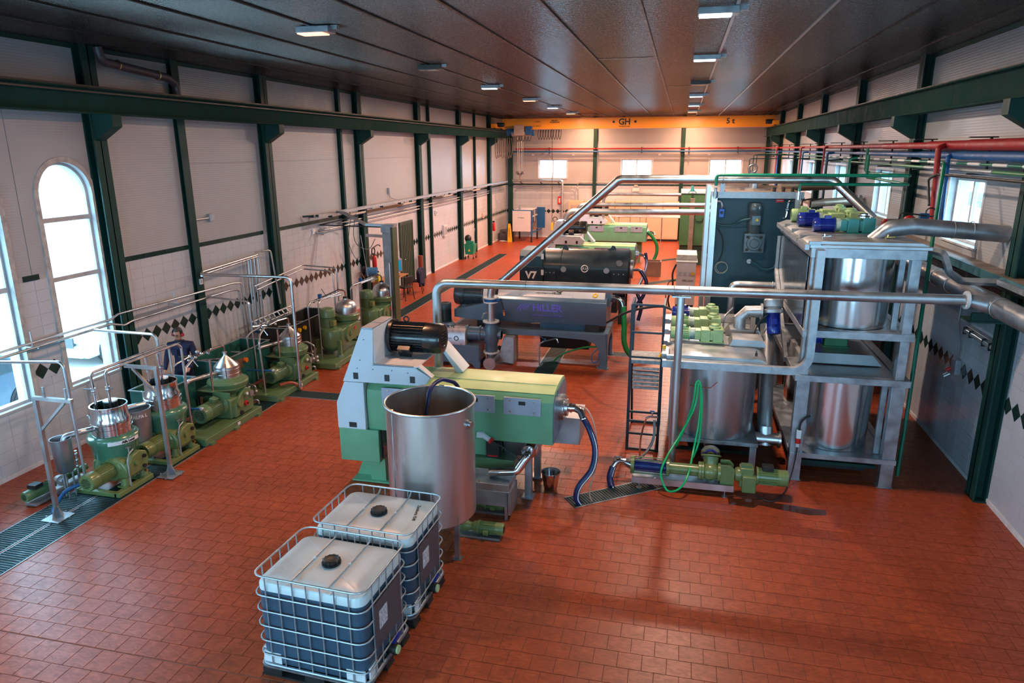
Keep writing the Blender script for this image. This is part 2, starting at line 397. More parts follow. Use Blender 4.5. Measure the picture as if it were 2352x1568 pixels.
def fwall():
    b = B(); xs = XL-.32; z0, z1 = 3.47, 4.53
    for a, c in FWIN:
        b.box(xs, a, YF, YF+.32, 0, ZC+.1); b.box(a, c, YF, YF+.32, 0, z0); b.box(a, c, YF, YF+.32, z1, ZC+.1); xs = c
    b.box(xs, XR+.32, YF, YF+.32, 0, ZC+.1); return b
wf = st('wall_back', fwall(), grout_w, flat=True)
def nwall():
    b = B(); xs_ = XL-.32
    for a, c in NWIN:
        b.box(xs_, a, YN-.32, YN, 0, ZC+.1); b.box(a, c, YN-.32, YN, 0, 1.1); b.box(a, c, YN-.32, YN, 4.1, ZC+.1); xs_ = c
    b.box(xs_, XR+.32, YN-.32, YN, 0, ZC+.1); return b
wn = st('wall_front', nwall(), panel_m, flat=True)
def wtile(nx, ny):
    def mk(c, h):
        n = Vector((nx, ny, 0)); t = Vector((-ny, nx, 0)); u = Vector((0, 0, 1)); c = Vector(c); g = .0015
        vs = [c+t*sx*h[0]+u*sy*h[1] for sx, sy in ((-1, -1), (1, -1), (1, 1), (-1, 1))]+[c+n*.006+t*sx*(h[0]-g)+u*sy*(h[1]-g) for sx, sy in ((-1, -1), (1, -1), (1, 1), (-1, 1))]
        return B().add(vs, [(4, 5, 6, 7), (0, 1, 5, 4), (1, 2, 6, 5), (2, 3, 7, 6), (3, 0, 4, 7)])
    return mk
def cov(a, b_, wins):
    for p, q in wins:
        if a < q-.005 and b_ > p+.005: return (p, q)
    return None
def wall_cells(t0, t1, pos, skip, band=(1.412, 1.688)):
    out = []; z = 0.07; S = 0.2; SW = 0.3
    zs = []
    while z < band[0]-.05: zs.append((z, min(z+S, band[0]))); z += S
    z = band[1]
    while z < TZ-.04: zs.append((z, min(z+S, TZ))); z += S
    for z0, z1 in zs:
        t = t0
        while t < t1-.01:
            e = min(t+SW, t1); c = cov(t, e, skip) if z1 > 1.1 else None
            segs = [(t, e)] if not c else [s for s in ((t, min(e, c[0])), (max(t, c[1]), e)) if s[1]-s[0] > .02]
            for a, b_ in segs: out.append((pos((a+b_)/2, (z0+z1)/2), ((b_-a)/2-.0015, (z1-z0)/2-.0015)))
            t = e
    return out
near = lambda c: (0 if visible(*c[0]) else 100)+(Vector(c[0])-CAM).length
skipL = [(a-.07, b_+.07) for a, b_ in ARCHW]+[(24.95, 26.25)]
tiles(wl, wall_cells(YN, YF, lambda t, z: (XL, t, z), skipL), wtile(1, 0), tile_w, 'wall_tile', 300, near)
tiles(wr, wall_cells(YN, YF, lambda t, z: (XR, t, z), []), wtile(-1, 0), tile_w, 'wall_tile', 300, near)
tiles(wf, wall_cells(XL, XR, lambda t, z: (t, YF, z), []), wtile(0, -1), tile_w, 'wall_tile', 300, near)
# dark diamond inlay with white half diamonds around it
def diamonds(wall, t0, t1, pos, nrm, skip, single):
    P = 0.276; n = Vector(nrm); t_ = Vector((-n.y, n.x, 0)); k = 0; t = t0+P/2; bw = B(); far = B()
    cache = None; org = worg(wall)
    def quad(c, pts, d):
        vs = [c+t_*u+Vector((0, 0, v)) for u, v in pts]; vt = [p+n*d for p in vs]; m = len(pts)
        return vs+vt, [tuple(range(m, 2*m))]+[(i, (i+1) % m, m+(i+1) % m, m+i) for i in range(m)]
    while t < t1:
        c = Vector(pos(t, 1.55)); a = 0.132; h = P/2-.001
        if not cov(t-h, t+h, skip):
            dv = quad(Vector((0, 0, 0)), [(-a, 0), (0, -a), (a, 0), (0, a)], .006)
            if c.y < single and visible(*c):
                if cache is None:
                    cache = bpy.data.meshes.new('diamond_tile'); cache.from_pydata([tuple(v) for v in dv[0]], [], dv[1]); cache.materials.append(tile_g)
                o = bpy.data.objects.new('diamond_tile', cache); C.objects.link(o); o.parent = wall; o.location = c-org
            else: far.add([v+c for v in dv[0]], dv[1])
        e = .135
        for sx in (-1, 1):
            for sz in (-1, 1):
                if cov(t-h, t+h, skip): continue
                v, f = quad(c, [(sx*h, sz*.006), (sx*h, sz*(P/2)), (sx*.006, sz*(P/2))], .0058); bw.add(v, f)
        t += P
    part('inlay_tile_field', bw, tile_w, wall, kind='stuff', flat=True)
    if far.v: part('diamond_tile_field', far, tile_g, wall, kind='stuff', flat=True)
diamonds(wl, YN, YF, lambda t, z: (XL, t, z), (1, 0, 0), skipL, 45)
diamonds(wr, YN, YF, lambda t, z: (XR, t, z), (-1, 0, 0), [], 16)
diamonds(wf, XL, XR, lambda t, z: (t, YF, z), (0, -1, 0), [], 50)
# green trim tiles and ribbed panels above
def trimrow(wall, t0, t1, mk, skip):
    t = t0; first = None
    while t < t1:
        e = min(t+.3, t1)
        if not cov(t, e, skip): part('trim_tile', mk(t+.002, e-.002), tile_g, wall, flat=True)
        t = e
trimrow(wl, 7.0, YF, lambda a, e: B().box(XL, XL+.02, a, e, TZ+.003, TZ+.09), [(a-.07, b_+.07) for a, b_ in ARCHW]+[(c-.16, c+.16) for c in COLY])
trimrow(wr, 7.0, YF, lambda a, e: B().box(XR-.02, XR, a, e, TZ+.003, TZ+.09), [(c-.16, c+.16) for c in COLR])
trimrow(wf, XL, XR, lambda a, e: B().box(a, e, YF-.02, YF, TZ+.003, TZ+.09), [])
Z2 = TZ+.095; ZS = 4.84
def archpanel(a, c, y0, y1):   # panel with the arched opening y0..y1 above the trim
    r = (c-a)/2+.05; m = (a+c)/2; zs = 4.38; x = (XL, XL+.012); b = B()
    A0, C0 = m-r, m+r
    arc = [(m+r*math.cos(PI*k/16), zs+r*math.sin(PI*k/16)) for k in range(17)]
    b.prism([(y0, Z2), (A0, Z2), (A0, ZC), (y0, ZC)], 0, *x) if A0 > y0 else 0
    b.prism([(C0, Z2), (y1, Z2), (y1, ZC), (C0, ZC)], 0, *x) if y1 > C0 else 0
    b.prism([(C0, zs)]+arc[1:8]+[(m, zs+r), (m, ZC), (C0, ZC)], 0, *x)
    b.prism([(m, zs+r)]+arc[9:16]+[(A0, zs), (A0, ZC), (m, ZC)], 0, *x); return b
edges = [YN]
for i, (a, c) in enumerate(ARCHW): edges.append((c+ARCHW[i+1][0])/2 if i+1 < len(ARCHW) else COLY[2])
for i, (a, c) in enumerate(ARCHW): part('wall_panel', archpanel(a, c, edges[i]+.006, edges[i+1]-.006), panel_m, wl, flat=True)
bays = [COLY[2], 13.2]+[COLY[3], COLY[4]-1.0, COLY[4], COLY[5], 28.3, COLY[6], 35.0, COLY[7], YF]
for i in range(len(bays)-1):
    y0, y1 = bays[i]+.006, bays[i+1]-.006
    if i == 0: part('wall_panel', B().box(XL, XL+.012, y0, y1, Z2, ZC), panel_m, wl); continue
    part('wall_panel', B().box(XL, XL+.012, y0, y1, Z2, ZS-.006), panel_m, wl)
    part('wall_panel', B().box(XL, XL+.012, y0, y1, ZS+.006, ZC), panel_m, wl)
bays = [YN]+COLR+[YF]
for i in range(len(bays)-1):
    y0, y1 = bays[i]+.006, bays[i+1]-.006; ws = [w_ for w_ in RWIN if w_[0] > y0 and w_[1] < y1]; X = (XR-.012, XR)
    b = B(); 
    if ws:
        a, c = ws[0]; b.box(*X, y0, a-.04, Z2, ZS-.006); b.box(*X, c+.04, y1, Z2, ZS-.006); b.box(*X, a-.04, c+.04, Z2, 3.49); b.box(*X, a-.04, c+.04, 4.64, ZS-.006)
    else: b.box(*X, y0, y1, Z2, ZS-.006)
    part('wall_panel', b, panel_m, wr, flat=True); part('wall_panel', B().box(*X, y0, y1, ZS+.006, ZC), panel_m, wr)
FC = [-10.0, -4.95, -0.03, 4.5]
for i in range(3):
    x0, x1 = FC[i]+.006, FC[i+1]-.006; a, c = FWIN[i]; b = B(); Y = (YF-.012, YF)
    if i == 0: x0 = XL
    if i == 2: x1 = XR
    b.box(x0, a-.04, *Y, Z2, ZS-.006); b.box(c+.04, x1, *Y, Z2, ZS-.006); b.box(a-.04, c+.04, *Y, Z2, 3.43); b.box(a-.04, c+.04, *Y, 4.57, ZS-.006)
    part('wall_panel', b, panel_m, wf, flat=True); part('wall_panel', B().box(x0, x1, *Y, ZS+.006, ZC), panel_m, wf)
st('baseboard_left', B().box(XL, XL+.025, YN, YF, 0, .068), base_w); st('baseboard_right', B().box(XR-.025, XR, YN, YF, 0, .068), base_w)
st('baseboard_back', B().box(XL+.03, XR-.03, YF-.025, YF, 0, .068), base_w)

# ceiling: ridged sheets between battens that run down the hall
seams = [0.56+1.19*k for k in range(-9, 4)]
ce = st('ceiling', B().box(XL-.3, XR+.3, YN-.3, YF+.3, ZC+.05, ZC+.15), ceil_t)
xs = [XL]+[s for s in seams if XL+.2 < s < XR-.2]+[XR]
P = 0.05
for i in range(len(xs)-1):
    a, c = xs[i]+.020, xs[i+1]-.020; b = B(); vs = []; fs = []; y = YN
    while y < YF:
        for dy, z in ((0, 0), (.018, 0), (.024, .013), (.044, .013)): vs += [(a, y+dy, ZC+z), (c, y+dy, ZC+z)]
        y += P
    for k in range(len(vs)//2-1): fs.append((2*k, 2*k+1, 2*k+3, 2*k+2))
    b.add(vs, fs); part('ceiling_sheet', b, ceil_m, ce, flat=True)
for k, s in enumerate(xs[1:-1]):
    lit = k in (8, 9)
    part('ceiling_batten', B().box(s-.022, s+.022, YN, YF, ZC-.022, ZC+.02), galv if lit else ceil_t, ce, flat=True)  # two battens get a paler metal so they look lit
for k, (x0, y0) in enumerate(((-0.55, 22.2), (-1.85, 9.1), (-0.6, 9.15), (-1.8, 15.2), (-0.62, 30))):   # roof hatch slots
    part('ceiling_hatch', B().box(x0, x0+1.12, y0, y0+.22, ZC-.006, ZC+.006), ceil_t, ce)
st('trim_1', B().box(XL+.012, XL+.05, YN, YF, ZC-.07, ZC), green_d); st('trim_2', B().box(XR-.05, XR-.012, YN, YF, ZC-.07, ZC), green_d)

# windows ---------------------------------------------------------
def arch_window(n, a, c):
    root = thing('window_%d' % n, 'tall arched window in the left wall', None, (XL-.1, (a+c)/2, 1.1)); root['kind'] = 'structure'; del root['label']
    r = (c-a)/2; m = (a+c)/2; zs = 4.38; X = (XL-.14, XL-.07); t = .045
    out = [(c, 1.1)]+[(m+r*math.cos(PI*k/16), zs+r*math.sin(PI*k/16)) for k in range(17)]+[(a, 1.1)]
    inn = [(c-t, 1.1+t)]+[(m+(r-t)*math.cos(PI*k/16), zs+(r-t)*math.sin(PI*k/16)) for k in range(17)]+[(a+t, 1.1+t)]
    b = B(); k = len(out)
    for i in range(k):
        j = (i+1) % k; b.prism([out[i], out[j], inn[j], inn[i]], 0, *X)
    part('window_frame', b, MATS.get('grey_frame') or M('grey_frame', (.45, .46, .47), .5), root)
    for z in (2.98, 3.98): part('transom', B().box(*X, a+t, c-t, z-.04, z+.04), MATS['grey_frame'], root)
    part('window_sill', B().box(XL-.06, XL+.03, a-.06, c+.06, 1.06, 1.098), MATS['grey_frame'], root)
    x = XL-.105; zz = [1.1+t, 2.94]; 
    for z0, z1 in ((1.1+t, 2.94), (3.02, 3.94)): part('pane', B().box(x-.003, x+.003, a+t, c-t, z0, z1), glass, root)
    top = [(c-t, 4.02)]+inn[1:-1]+[(a+t, 4.02)]; part('pane', B().prism(top, 0, x-.003, x+.003), glass, root)
    # plaster reveal moulding around the opening
    o2 = [(c+.09, 1.1)]+[(m+(r+.09)*math.cos(PI*k/16), zs+(r+.09)*math.sin(PI*k/16)) for k in range(17)]+[(a-.09, 1.1)]; b = B()
    for i in range(len(o2)-1): b.prism([o2[i], o2[i+1], out[i+1], out[i]], 0, XL, XL+.035)
    part('surround', b, M('aged_plaster', (.42, .42, .41), .8, 0, .25, 9), root)
wn_ = 0
for a, c in ARCHW: wn_ += 1; arch_window(wn_, a, c)
alu = M('white_window_frame', (.6, .62, .64), .4)
def slide_window(n, pos, a, c, z0, z1, ax):
    root = thing('window_%d' % n, None, None, pos); root['kind'] = 'structure'
    def bx(t0, t1, u0, u1, d0=.10, d1=.17):
        if ax == 'x': return B().box(XR+d0, XR+d1, t0, t1, u0, u1)
        return B().box(t0, t1, YF+d0, YF+d1, u0, u1)
    m = (a+c)/2; t = .05
    b = B()
    for q in (bx(a, c, z0, z0+t), bx(a, c, z1-t, z1), bx(a, a+t, z0+t, z1-t), bx(c-t, c, z0+t, z1-t)): b.add(q.v, q.f)
    part('window_frame', b, alu, root); part('mullion', bx(m-.035, m+.035, z0+t, z1-t), alu, root)
    for p, q in ((a+t, m-.035), (m+.035, c-t)): part('pane', bx(p, q, z0+t, z1-t, .133, .139), glass, root)
    if ax == 'x': part('window_sill', B().box(XR-.05, XR+.10, a-.04, c+.04, z0-.035, z0-.002), alu, root)
    else: part('window_sill', B().box(a-.04, c+.04, YF-.05, YF+.10, z0-.035, z0-.002), alu, root)
    bo = B()
    for (p0, p1, u0, u1) in ((a-.06, c+.06, z1, z1+.05), (a-.06, a, z0, z1), (c, c+.06, z0, z1)):
        if ax == 'x': bo.box(XR-.025, XR, p0, p1, u0, u1)
        else: bo.box(p0, p1, YF-.025, YF, u0, u1)
    part('surround', bo, alu, root)
for a, c in RWIN: wn_ += 1; slide_window(wn_, (XR, (a+c)/2, 3.53), a, c, 3.53, 4.6, 'x')
for a, c in FWIN: wn_ += 1; slide_window(wn_, ((a+c)/2, YF, 3.47), a, c, 3.47, 4.53, 'y')

for a, c in NWIN:
    wn_ += 1; root = thing('window_%d' % wn_, None, None, ((a+c)/2, YN, 1.1)); root['kind'] = 'structure'; Yw = (YN-.2, YN-.12)
    part('window_frame', B().box(a, c, *Yw, 1.1, 1.16).box(a, c, *Yw, 4.04, 4.1).box(a, a+.06, *Yw, 1.16, 4.04).box(c-.06, c, *Yw, 1.16, 4.04), alu, root)
    m = (a+c)/2; part('mullion', B().box(m-.04, m+.04, *Yw, 1.16, 4.04), alu, root)
    for p, q in ((a+.06, m-.04), (m+.04, c-.06)): part('pane', B().box(p, q, YN-.163, YN-.157, 1.16, 4.04), glass, root)
# door in the left wall
d = thing('door_1', None, None, (XL, 25.6, 0)); d['kind'] = 'structure'
dm = M('dark_green_door', (.012, .05, .035), .4)
part('door_leaf', B().box(XL, XL+.05, 25.0, 26.2, .01, 2.4), dm, d)
for k in range(7): part('door_rib', B().box(XL+.05, XL+.062, 25.04+k*.17, 25.12+k*.17, .05, 2.36), dm, d)
part('door_frame', B().box(XL, XL+.07, 24.93, 25.0, 0, 2.47).box(XL, XL+.07, 26.2, 26.27, 0, 2.47).box(XL, XL+.07, 25, 26.2, 2.4, 2.47), dm, d)
part('door_handle', B().tube([(XL+.05, 25.12, 1.05), (XL+.11, 25.12, 1.05), (XL+.11, 25.24, 1.05)], .012, 8, .02), chrome, d)

# outside, seen through the glass
st('ground_outside', B().box(-60, XL-.33, -20, 70, -.3, -.02).box(XR+.33, 60, -20, 70, -.3, -.02).box(XL-.33, XR+.33, YF+.33, 90, -.3, -.02), ground)

# columns: dark green H sections against the walls
def column(x, y, sgn, wid=.30, dep=.20, z1=ZC, name='steel_column', label='', group=None):
    """x: wall face, sgn: +1 points into the room on the left wall"""
    root = thing(name, label, 'column', (x, y, 0), group); f = .022
    a = x+sgn*.014; e = x+sgn*dep
    part('web', B().box(min(a, e), max(a, e), y-.012, y+.012, 0, z1), green_d, root)
    part('flange', B().box(min(e, e-sgn*f), max(e, e-sgn*f), y-wid/2, y+wid/2, 0, z1), green_d, root)
    part('flange', B().box(min(a, a+sgn*f), max(a, a+sgn*f), y-wid/2, y+wid/2, 0, z1), green_d, root)
    part('foot_plate', B().box(min(x, e)-.0, max(x, e)+.0, y-wid/2-.03, y+wid/2+.03, .001, .014), green_d, root)
    if wid > .25:
        bx_ = x+sgn*dep; tip = x+sgn*(dep+.40)
        poly = [(bx_, 5.28), (tip, 5.52), (tip, 5.72), (bx_, 5.72)]
        part('corbel', B().prism(poly, 1, y-.11, y+.11), green_d, root)
    return root
cl = [('dark green column in left bay beside the lift of the man', )]
OR = ['nearest', 'second', 'third', 'fourth', 'fifth', 'sixth', 'seventh', 'eighth']
lab_l = {2: 'nearest wide green column on the left wall, just right of the arched window',
         3: 'wide green column on the left wall behind the two cone-topped separators',
         4: 'wide green column with blue paper roll and hoses, beside the jib arm',
         5: 'wide green column just past the green door on the left wall',
         6: 'wide green column with a mop trolley at its foot on the left wall',
         7: 'last wide green column on the left wall, near the yellow wet floor sign'}
for i, y in enumerate(COLY):
    if i < 2: continue
    column(XL, y, 1, label=lab_l[i])
lab_r = {2: 'nearest green column on the right wall, standing right of the tube lamp',
         3: 'green column on the right wall between the two nearest sliding windows',
         4: 'third green column on the right wall counted from the camera',
         5: 'fourth green column on the right wall counted from the camera',
         6: 'fifth green column on the right wall counted from the camera',
         7: 'farthest green column on the right wall, beside the crane beam end'}
for i, y in enumerate(COLR):
    if i < 2: continue
    column(XR, y, -1, label=lab_r[i])
def post(y, wid, lab, x=XL, dep=.14):
    root = thing('wall_post', lab, 'post', (x, y, 0))
    part('web', B().box(x+.014, x+dep-.015, y-wid*.1, y+wid*.1, 0, ZC), green_d, root)
    part('flange', B().box(x+dep-.015, x+dep, y-wid/2, y+wid/2, 0, ZC), green_d, root)
    part('flange', B().box(x+.014, x+.028, y-wid/2, y+wid/2, 0, ZC), green_d, root)
post(13.25, .22, 'slim green wall post right beside the man in dark blue', dep=.12)
post(20.45, .12, 'thin green wall post left of the jib arm column')
post(28.4, .09, 'thin green wall post just beyond the green door bay')
post(35.1, .08, 'thinnest green wall post beyond the mop trolley')
for k, (x, lab) in enumerate(((-9.95, 'green post in the far left corner under the crane'), (-4.95, 'left green post on the far wall between two windows'), (-0.03, 'right green post on the far wall between two windows'), (4.45, 'green post in the far right corner under the crane'))):
    root = thing('wall_post', lab, 'post', (x, YF, 0)); wd = .30 if k in (0,) else .2
    part('web', B().box(x-.02, x+.02, YF-.18, YF-.014, 0, ZC), green_d, root)
    part('flange', B().box(x-wd/2, x+wd/2, YF-.2, YF-.18, 0, ZC), green_d, root)

# crane runway beams
beam_g = M('beam_green', (0.012, 0.048, 0.040), 0.85, 0, 0.2, 3)
beam_g.node_tree.nodes['Principled BSDF'].inputs['Specular IOR Level'].default_value = 0.1
def runway(x, lab):
    root = thing('crane_runway_beam', lab, 'beam', (x, 20, 5.72)); s = 1 if x < 0 else -1
    part('web', B().box(x-.008, x+.008, YN, 41.3, 5.745, 6.115), beam_g, root)
    part('flange', B().box(x-.12, x+.12, YN, 41.3, 5.72, 5.742), beam_g, root)
    part('flange', B().box(x-.12, x+.12, YN, 41.3, 6.115, 6.137), beam_g, root)
    part('rail', B().box(x-.025, x+.025, YN, 41.3, 6.138, 6.178), M('crane_rail', (.09, .08, .075), .5, .5), root)
    if x < 0: part('conductor_strip', B().box(x+s*.125, x+s*.14, YN, 41.3, 6.05, 6.075), M('crane_rail', (.09, .08, .075), .5, .5), root)
    for y in (13.6, 24.3, 35.0): part('splice_seam', B().box(x-.0095, x+.0095, y-.004, y+.004, 5.745, 6.115), beam_g, root)
runway(-9.84, 'long dark green crane runway beam along the left wall')
runway(4.28, 'long dark green crane runway beam along the right wall')

# floor drains: rows of dark cast gratings
def drain(name, lab, pts, wid, plen):
    a = Vector(pts[0]); b_ = Vector(pts[1]); d = (b_-a); L = d.length; d.normalize(); s = Vector((-d.y, d.x, 0))
    root = thing(name, lab, 'drain', a)
    fr = B()
    for q in (-1, 1): fr.bar(a+s*q*(wid/2)+Vector((0, 0, .004)), b_+s*q*(wid/2)+Vector((0, 0, .004)), .012, .010)
    part('channel_frame', fr, galv, root)
    part('channel_bed', B().bar(a+Vector((0, 0, .0015)), b_+Vector((0, 0, .0015)), wid-.012, .002), rubber, root)
    n = max(1, round(L/plen)); k = 0; pl = L/n
    for i in range(n):
        b = B(); p0 = a+d*(i*pl+.006); p1 = a+d*((i+1)*pl-.006); nb = max(6, int(pl/.045))
        for q in (-1, 1): b.bar(p0+s*q*(wid/2-.012)+Vector((0, 0, .006)), p1+s*q*(wid/2-.012)+Vector((0, 0, .006)), .014, .008)
        for j in range(nb+1):
            c = p0+(p1-p0)*(j/nb); b.bar(c-s*(wid/2-.014)+Vector((0, 0, .006)), c+s*(wid/2-.014)+Vector((0, 0, .006)), .026 if j not in (0, nb) else .014, .008)
        part('grating', b, grate_m, root, flat=True)
    return root
drain('floor_drain', 'long drain of dark gratings running under the row of separators, room side', ((-8.22, 3.6, 0), (-8.22, 13.6, 0)), .44, .95)
drain('floor_drain', 'dark drain strip nearer the left windows, parallel to the longer one', ((-8.70, 3.6, 0), (-8.70, 8.2, 0)), .44, .95)
drain('floor_drain', 'narrow dark drain strip crossing from the row of separators to the green centrifuge', ((-8.0, 12.98, 0), (-4.2, 12.98, 0)), .40, .9)
drain('floor_drain', 'long dark drain strip running down the far hall along the left wall', ((-8.6, 13.8, 0), (-8.6, 34.5, 0)), .46, 1.0)
drain('floor_drain', 'dark drain strip with the water tap standing beside it', ((-2.93, 14.0, 0), (-2.93, 17.9, 0)), .46, .95)
drain('floor_drain', 'oblique dark drain grating where the dark blue hoses end', ((-1.36, 9.45, 0), (0.9, 11.15, 0)), .34, .8)
drain('floor_drain', 'dark drain strip between the slate blue centrifuge and the ladder', ((-1.6, 17.55, 0), (0.1, 17.55, 0)), .35, .8)
drain('floor_drain', 'oblique dark drain strip behind the far green centrifuge hose', ((-1.05, 33.6, 0), (0.3, 34.9, 0)), .40, .9)
drain('floor_drain', 'oblique dark drain strip left of the white cabinet', ((-1.15, 27.6, 0), (0.1, 28.9, 0)), .40, .9)
# ================================================================== FOREGROUND
def V(*a): return Vector(a)
def flange(b, c, d, r, h=.02, n=24, bolts=8):
    d = Vector(d).normalized(); c = Vector(c); b.cyl(c-d*h/2, c+d*h/2, r, n=n)
    if bolts: b.bolts(c, d, r*.84, bolts, r*.07+.002, h/2+.008)
    return b
def motor(parent, a, b_, r, mat, box=None, name='motor', cowl=None, nf=22, sub=True):
    """electric motor: finned body with flange at a, fan cowl towards b_"""
    a = Vector(a); b_ = Vector(b_); d = (b_-a); L = d.length; d.normalize()
    bd = B().lathe([(r*1.12, 0), (r*1.12, L*.06), (r*.86, L*.06), (r*.86, L*.66), (r*.95, L*.66), (r*.95, L*.70)], a, d, 28)
    u = Vector((0, 0, 1)) if abs(d.z) < .9 else Vector((1, 0, 0)); x = d.cross(u).normalized(); y = d.cross(x)
    for k in range(nf):
        t = 2*PI*k/nf; q = x*math.cos(t)+y*math.sin(t); bd.bar(a+d*L*.07+q*r*.9, a+d*L*.66+q*r*.9, r*.045, r*.2, up=q)
    m = part(name, bd, mat, parent)
    cw = B().lathe([(r*.9, L*.68), (r*1.0, L*.69), (r*1.0, L*.94), (r*.92, L*.99), (r*.55, L), (r*.5, L*.985), (.001, L*.985)], a, d, 28)
    part('fan_cowl', cw, cowl or mat, m if parent and sub else parent)
    gr = B()
    for k in range(-3, 4):
        h = r*.18*k; w_ = math.sqrt(max(0, (r*.62)**2-h*h)); c = a+d*(L*1.004)+y*h; gr.bar(c-x*w_, c+x*w_, r*.05, r*.05)
    part('fan_grille', gr, blk if mat is not blk else rubber, m)
    if box is not None:
        q = Vector(box).normalized(); c = a+d*L*.34+q*r*1.12; s_ = d.cross(q).normalized()
        vb = B(); vb.bar(c-d*r*.42, c+d*r*.42, r*.72, r*.5, up=q); part('terminal_box', vb, cowl or mat, m, bev=.004)
    return m

# ---------------------------------------------------------------- green decanter centrifuge in front
def decanter(name, lab, X1=-1.60, Y0=9.25, full=True, group=None):
    """X1: right end of the casing, Y0: front plane"""
    t = thing(name, lab, 'centrifuge', (X1-1.7, Y0+.55, 0), group)
    dx = X1+1.60; dy = Y0-9.25
    def sh(b): b.v = [(v[0]+dx, v[1]+dy, v[2]) for v in b.v]; return b
    Pt = lambda n, b, m, p=t, **k: part(n, sh(b), m, p, **k)
    prof = [(9.28, .97), (9.25, 1.43), (9.27, 1.62), (9.36, 1.72), (10.28, 1.72), (10.42, 1.60), (10.45, .97)]
    cas = Pt('casing', B().prism(prof, 0, -4.46, -1.60), green_l, bev=.012)
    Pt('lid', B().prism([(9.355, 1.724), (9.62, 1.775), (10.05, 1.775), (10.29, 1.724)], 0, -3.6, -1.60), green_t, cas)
    Pt('lid_seam', B().box(-3.5, -1.61, 9.615, 9.625, 1.772, 1.781), green_l, cas)
    # right end cap
    e = [(9.30, .99), (9.275, 1.43), (9.30, 1.62), (9.42, 1.70), (9.55, 1.62), (9.62, 1.70), (10.25, 1.70), (10.4, 1.56), (10.42, .99)]
    end = Pt('end_plate', B().prism(e, 0, -1.60, -1.585), greybl)
    Pt('bearing_flange', B().cyl((-1.585, 9.86, 1.36), (-1.52, 9.86, 1.36), .20, n=32).cyl((-1.52, 9.86, 1.36), (-1.47, 9.86, 1.36), .13, n=28).bolts((-1.525, 9.86, 1.36), (1, 0, 0), .17, 10, .012, .02), steel, end)
    Pt('inlet_pipe', B().cyl((-1.47, 9.86, 1.36), (-1.36, 9.86, 1.36), .06).lathe([(.075, 0), (.075, .03)], (-1.44, 9.86, 1.36), (1, 0, 0)).tube([(-1.38, 9.86, 1.36), (-1.28, 9.80, 1.34), (-1.22, 9.74, 1.24)], .05, 12, .05), chrome, end)
    # inspection plates
    for x0, x1 in ((-4.20, -3.55), (-3.05, -2.45), (-2.32, -1.77)):
        p = Pt('inspection_plate', B().box(x0, x1, 9.232, 9.252, 1.42, 1.68), grey_pl, bev=.004)
        cx = (x0+x1)/2
        Pt('grip_slot', B().box(cx-.05, cx+.05, 9.228, 9.234, 1.575, 1.63), ink_b, p)
        s_ = B()
        for a in (x0+.1, x1-.1):
            for z in (1.47, 1.635): s_.cyl((a, 9.233, z), (a, 9.222, z), .012, n=8)
        Pt('plate_screws', s_, chrome, p)
    # silver belt guard tower on the left
    tw = [(-4.80, 1.75), (-4.45, 2.58), (-4.27, 2.58), (-4.30, 2.05), (-3.66, 2.05), (-3.40, 1.90), (-3.47, 1.79), (-3.6, 1.76)]
    g = Pt('belt_guard', B().prism(tw, 1, 9.20, 9.235).prism([(-4.80, 1.75), (-4.45, 2.58), (-4.27, 2.58), (-4.27, 1.75)], 1, 9.235, 9.95), white_p, bev=.006)
    Pt('guard_top', B().prism([(-4.45, 2.582), (-4.27, 2.582), (-4.27, 2.60), (-4.45, 2.60)], 1, 9.2, 9.52).prism([(-4.45, 2.582), (-4.27, 2.582), (-4.27, 2.60), (-4.45, 2.60)], 1, 9.56, 9.95), grey_pl, g)
    Pt('guard_shelf', B().box(-4.3, -3.60, 9.2, 10.3, 2.035, 2.05).prism([(-3.6, 2.05), (-3.40, 1.91), (-3.38, 1.90), (-3.58, 2.06)], 1, 9.2, 9.32), white_p, g)
    wn = B()
    for x in (-4.62, -4.12, -3.72): wn.box(x, x+.075, 9.192, 9.202, 1.80, 1.90)
    Pt('guard_window', wn, ink_b, g)
    sc_ = B()
    for x, z in ((-4.42, 2.42), (-4.5, 2.1), (-4.55, 1.97), (-4.3, 1.97), (-4.0, 1.97), (-3.75, 1.95)): sc_.cyl((x, 9.2, z), (x, 9.193, z), .008, n=6)
    Pt('guard_screws', sc_, ink_b, g)
    # left silver cover and green skirt
    lc = Pt('side_cover', B().prism([(-4.93, 1.40), (-4.78, 1.745), (-4.47, 1.745), (-4.47, .99), (-4.93, .99)], 1, 9.20, 10.4), white_p, bev=.008)
    Pt('cover_window', B().box(-4.74, -4.62, 9.192, 9.202, 1.02, 1.10), ink_b, lc)
    Pt('skirt', B().box(-4.93, -4.28, 9.22, 10.35, .45, .985), green_l, bev=.01)
    Pt('skirt_grille', B().box(-4.275, -4.24, 9.3, 10.2, .5, .96), blk)
    Pt('pedestal', B().box(-4.55, -4.30, 9.45, 10.15, .04, .45).prism([(-4.85, .04), (-4.3, .04), (-4.3, .09), (-4.6, .42), (-4.7, .42)], 1, 9.6, 9.62).box(-4.86, -4.2, 9.4, 10.2, .012, .04), green_l)
    # motor on the shelf and its cover fin
    mo = motor(t, V(-4.24+dx, 9.85+dy, 2.32), V(-3.40+dx, 9.85+dy, 2.32), .235, blk, box=(0, -1, -.75), cowl=blk, nf=30)
    Pt('lifting_eye', B().ring((-4.0, 9.85, 2.60), (0, 1, 0), .04, .012), blk, mo)
    Pt('motor_fin', B().prism([(-3.50, 2.18), (-3.46, 2.18), (-3.12, 1.79), (-3.22, 1.76)], 1, 9.9, 10.25), white_p, bev=.004)
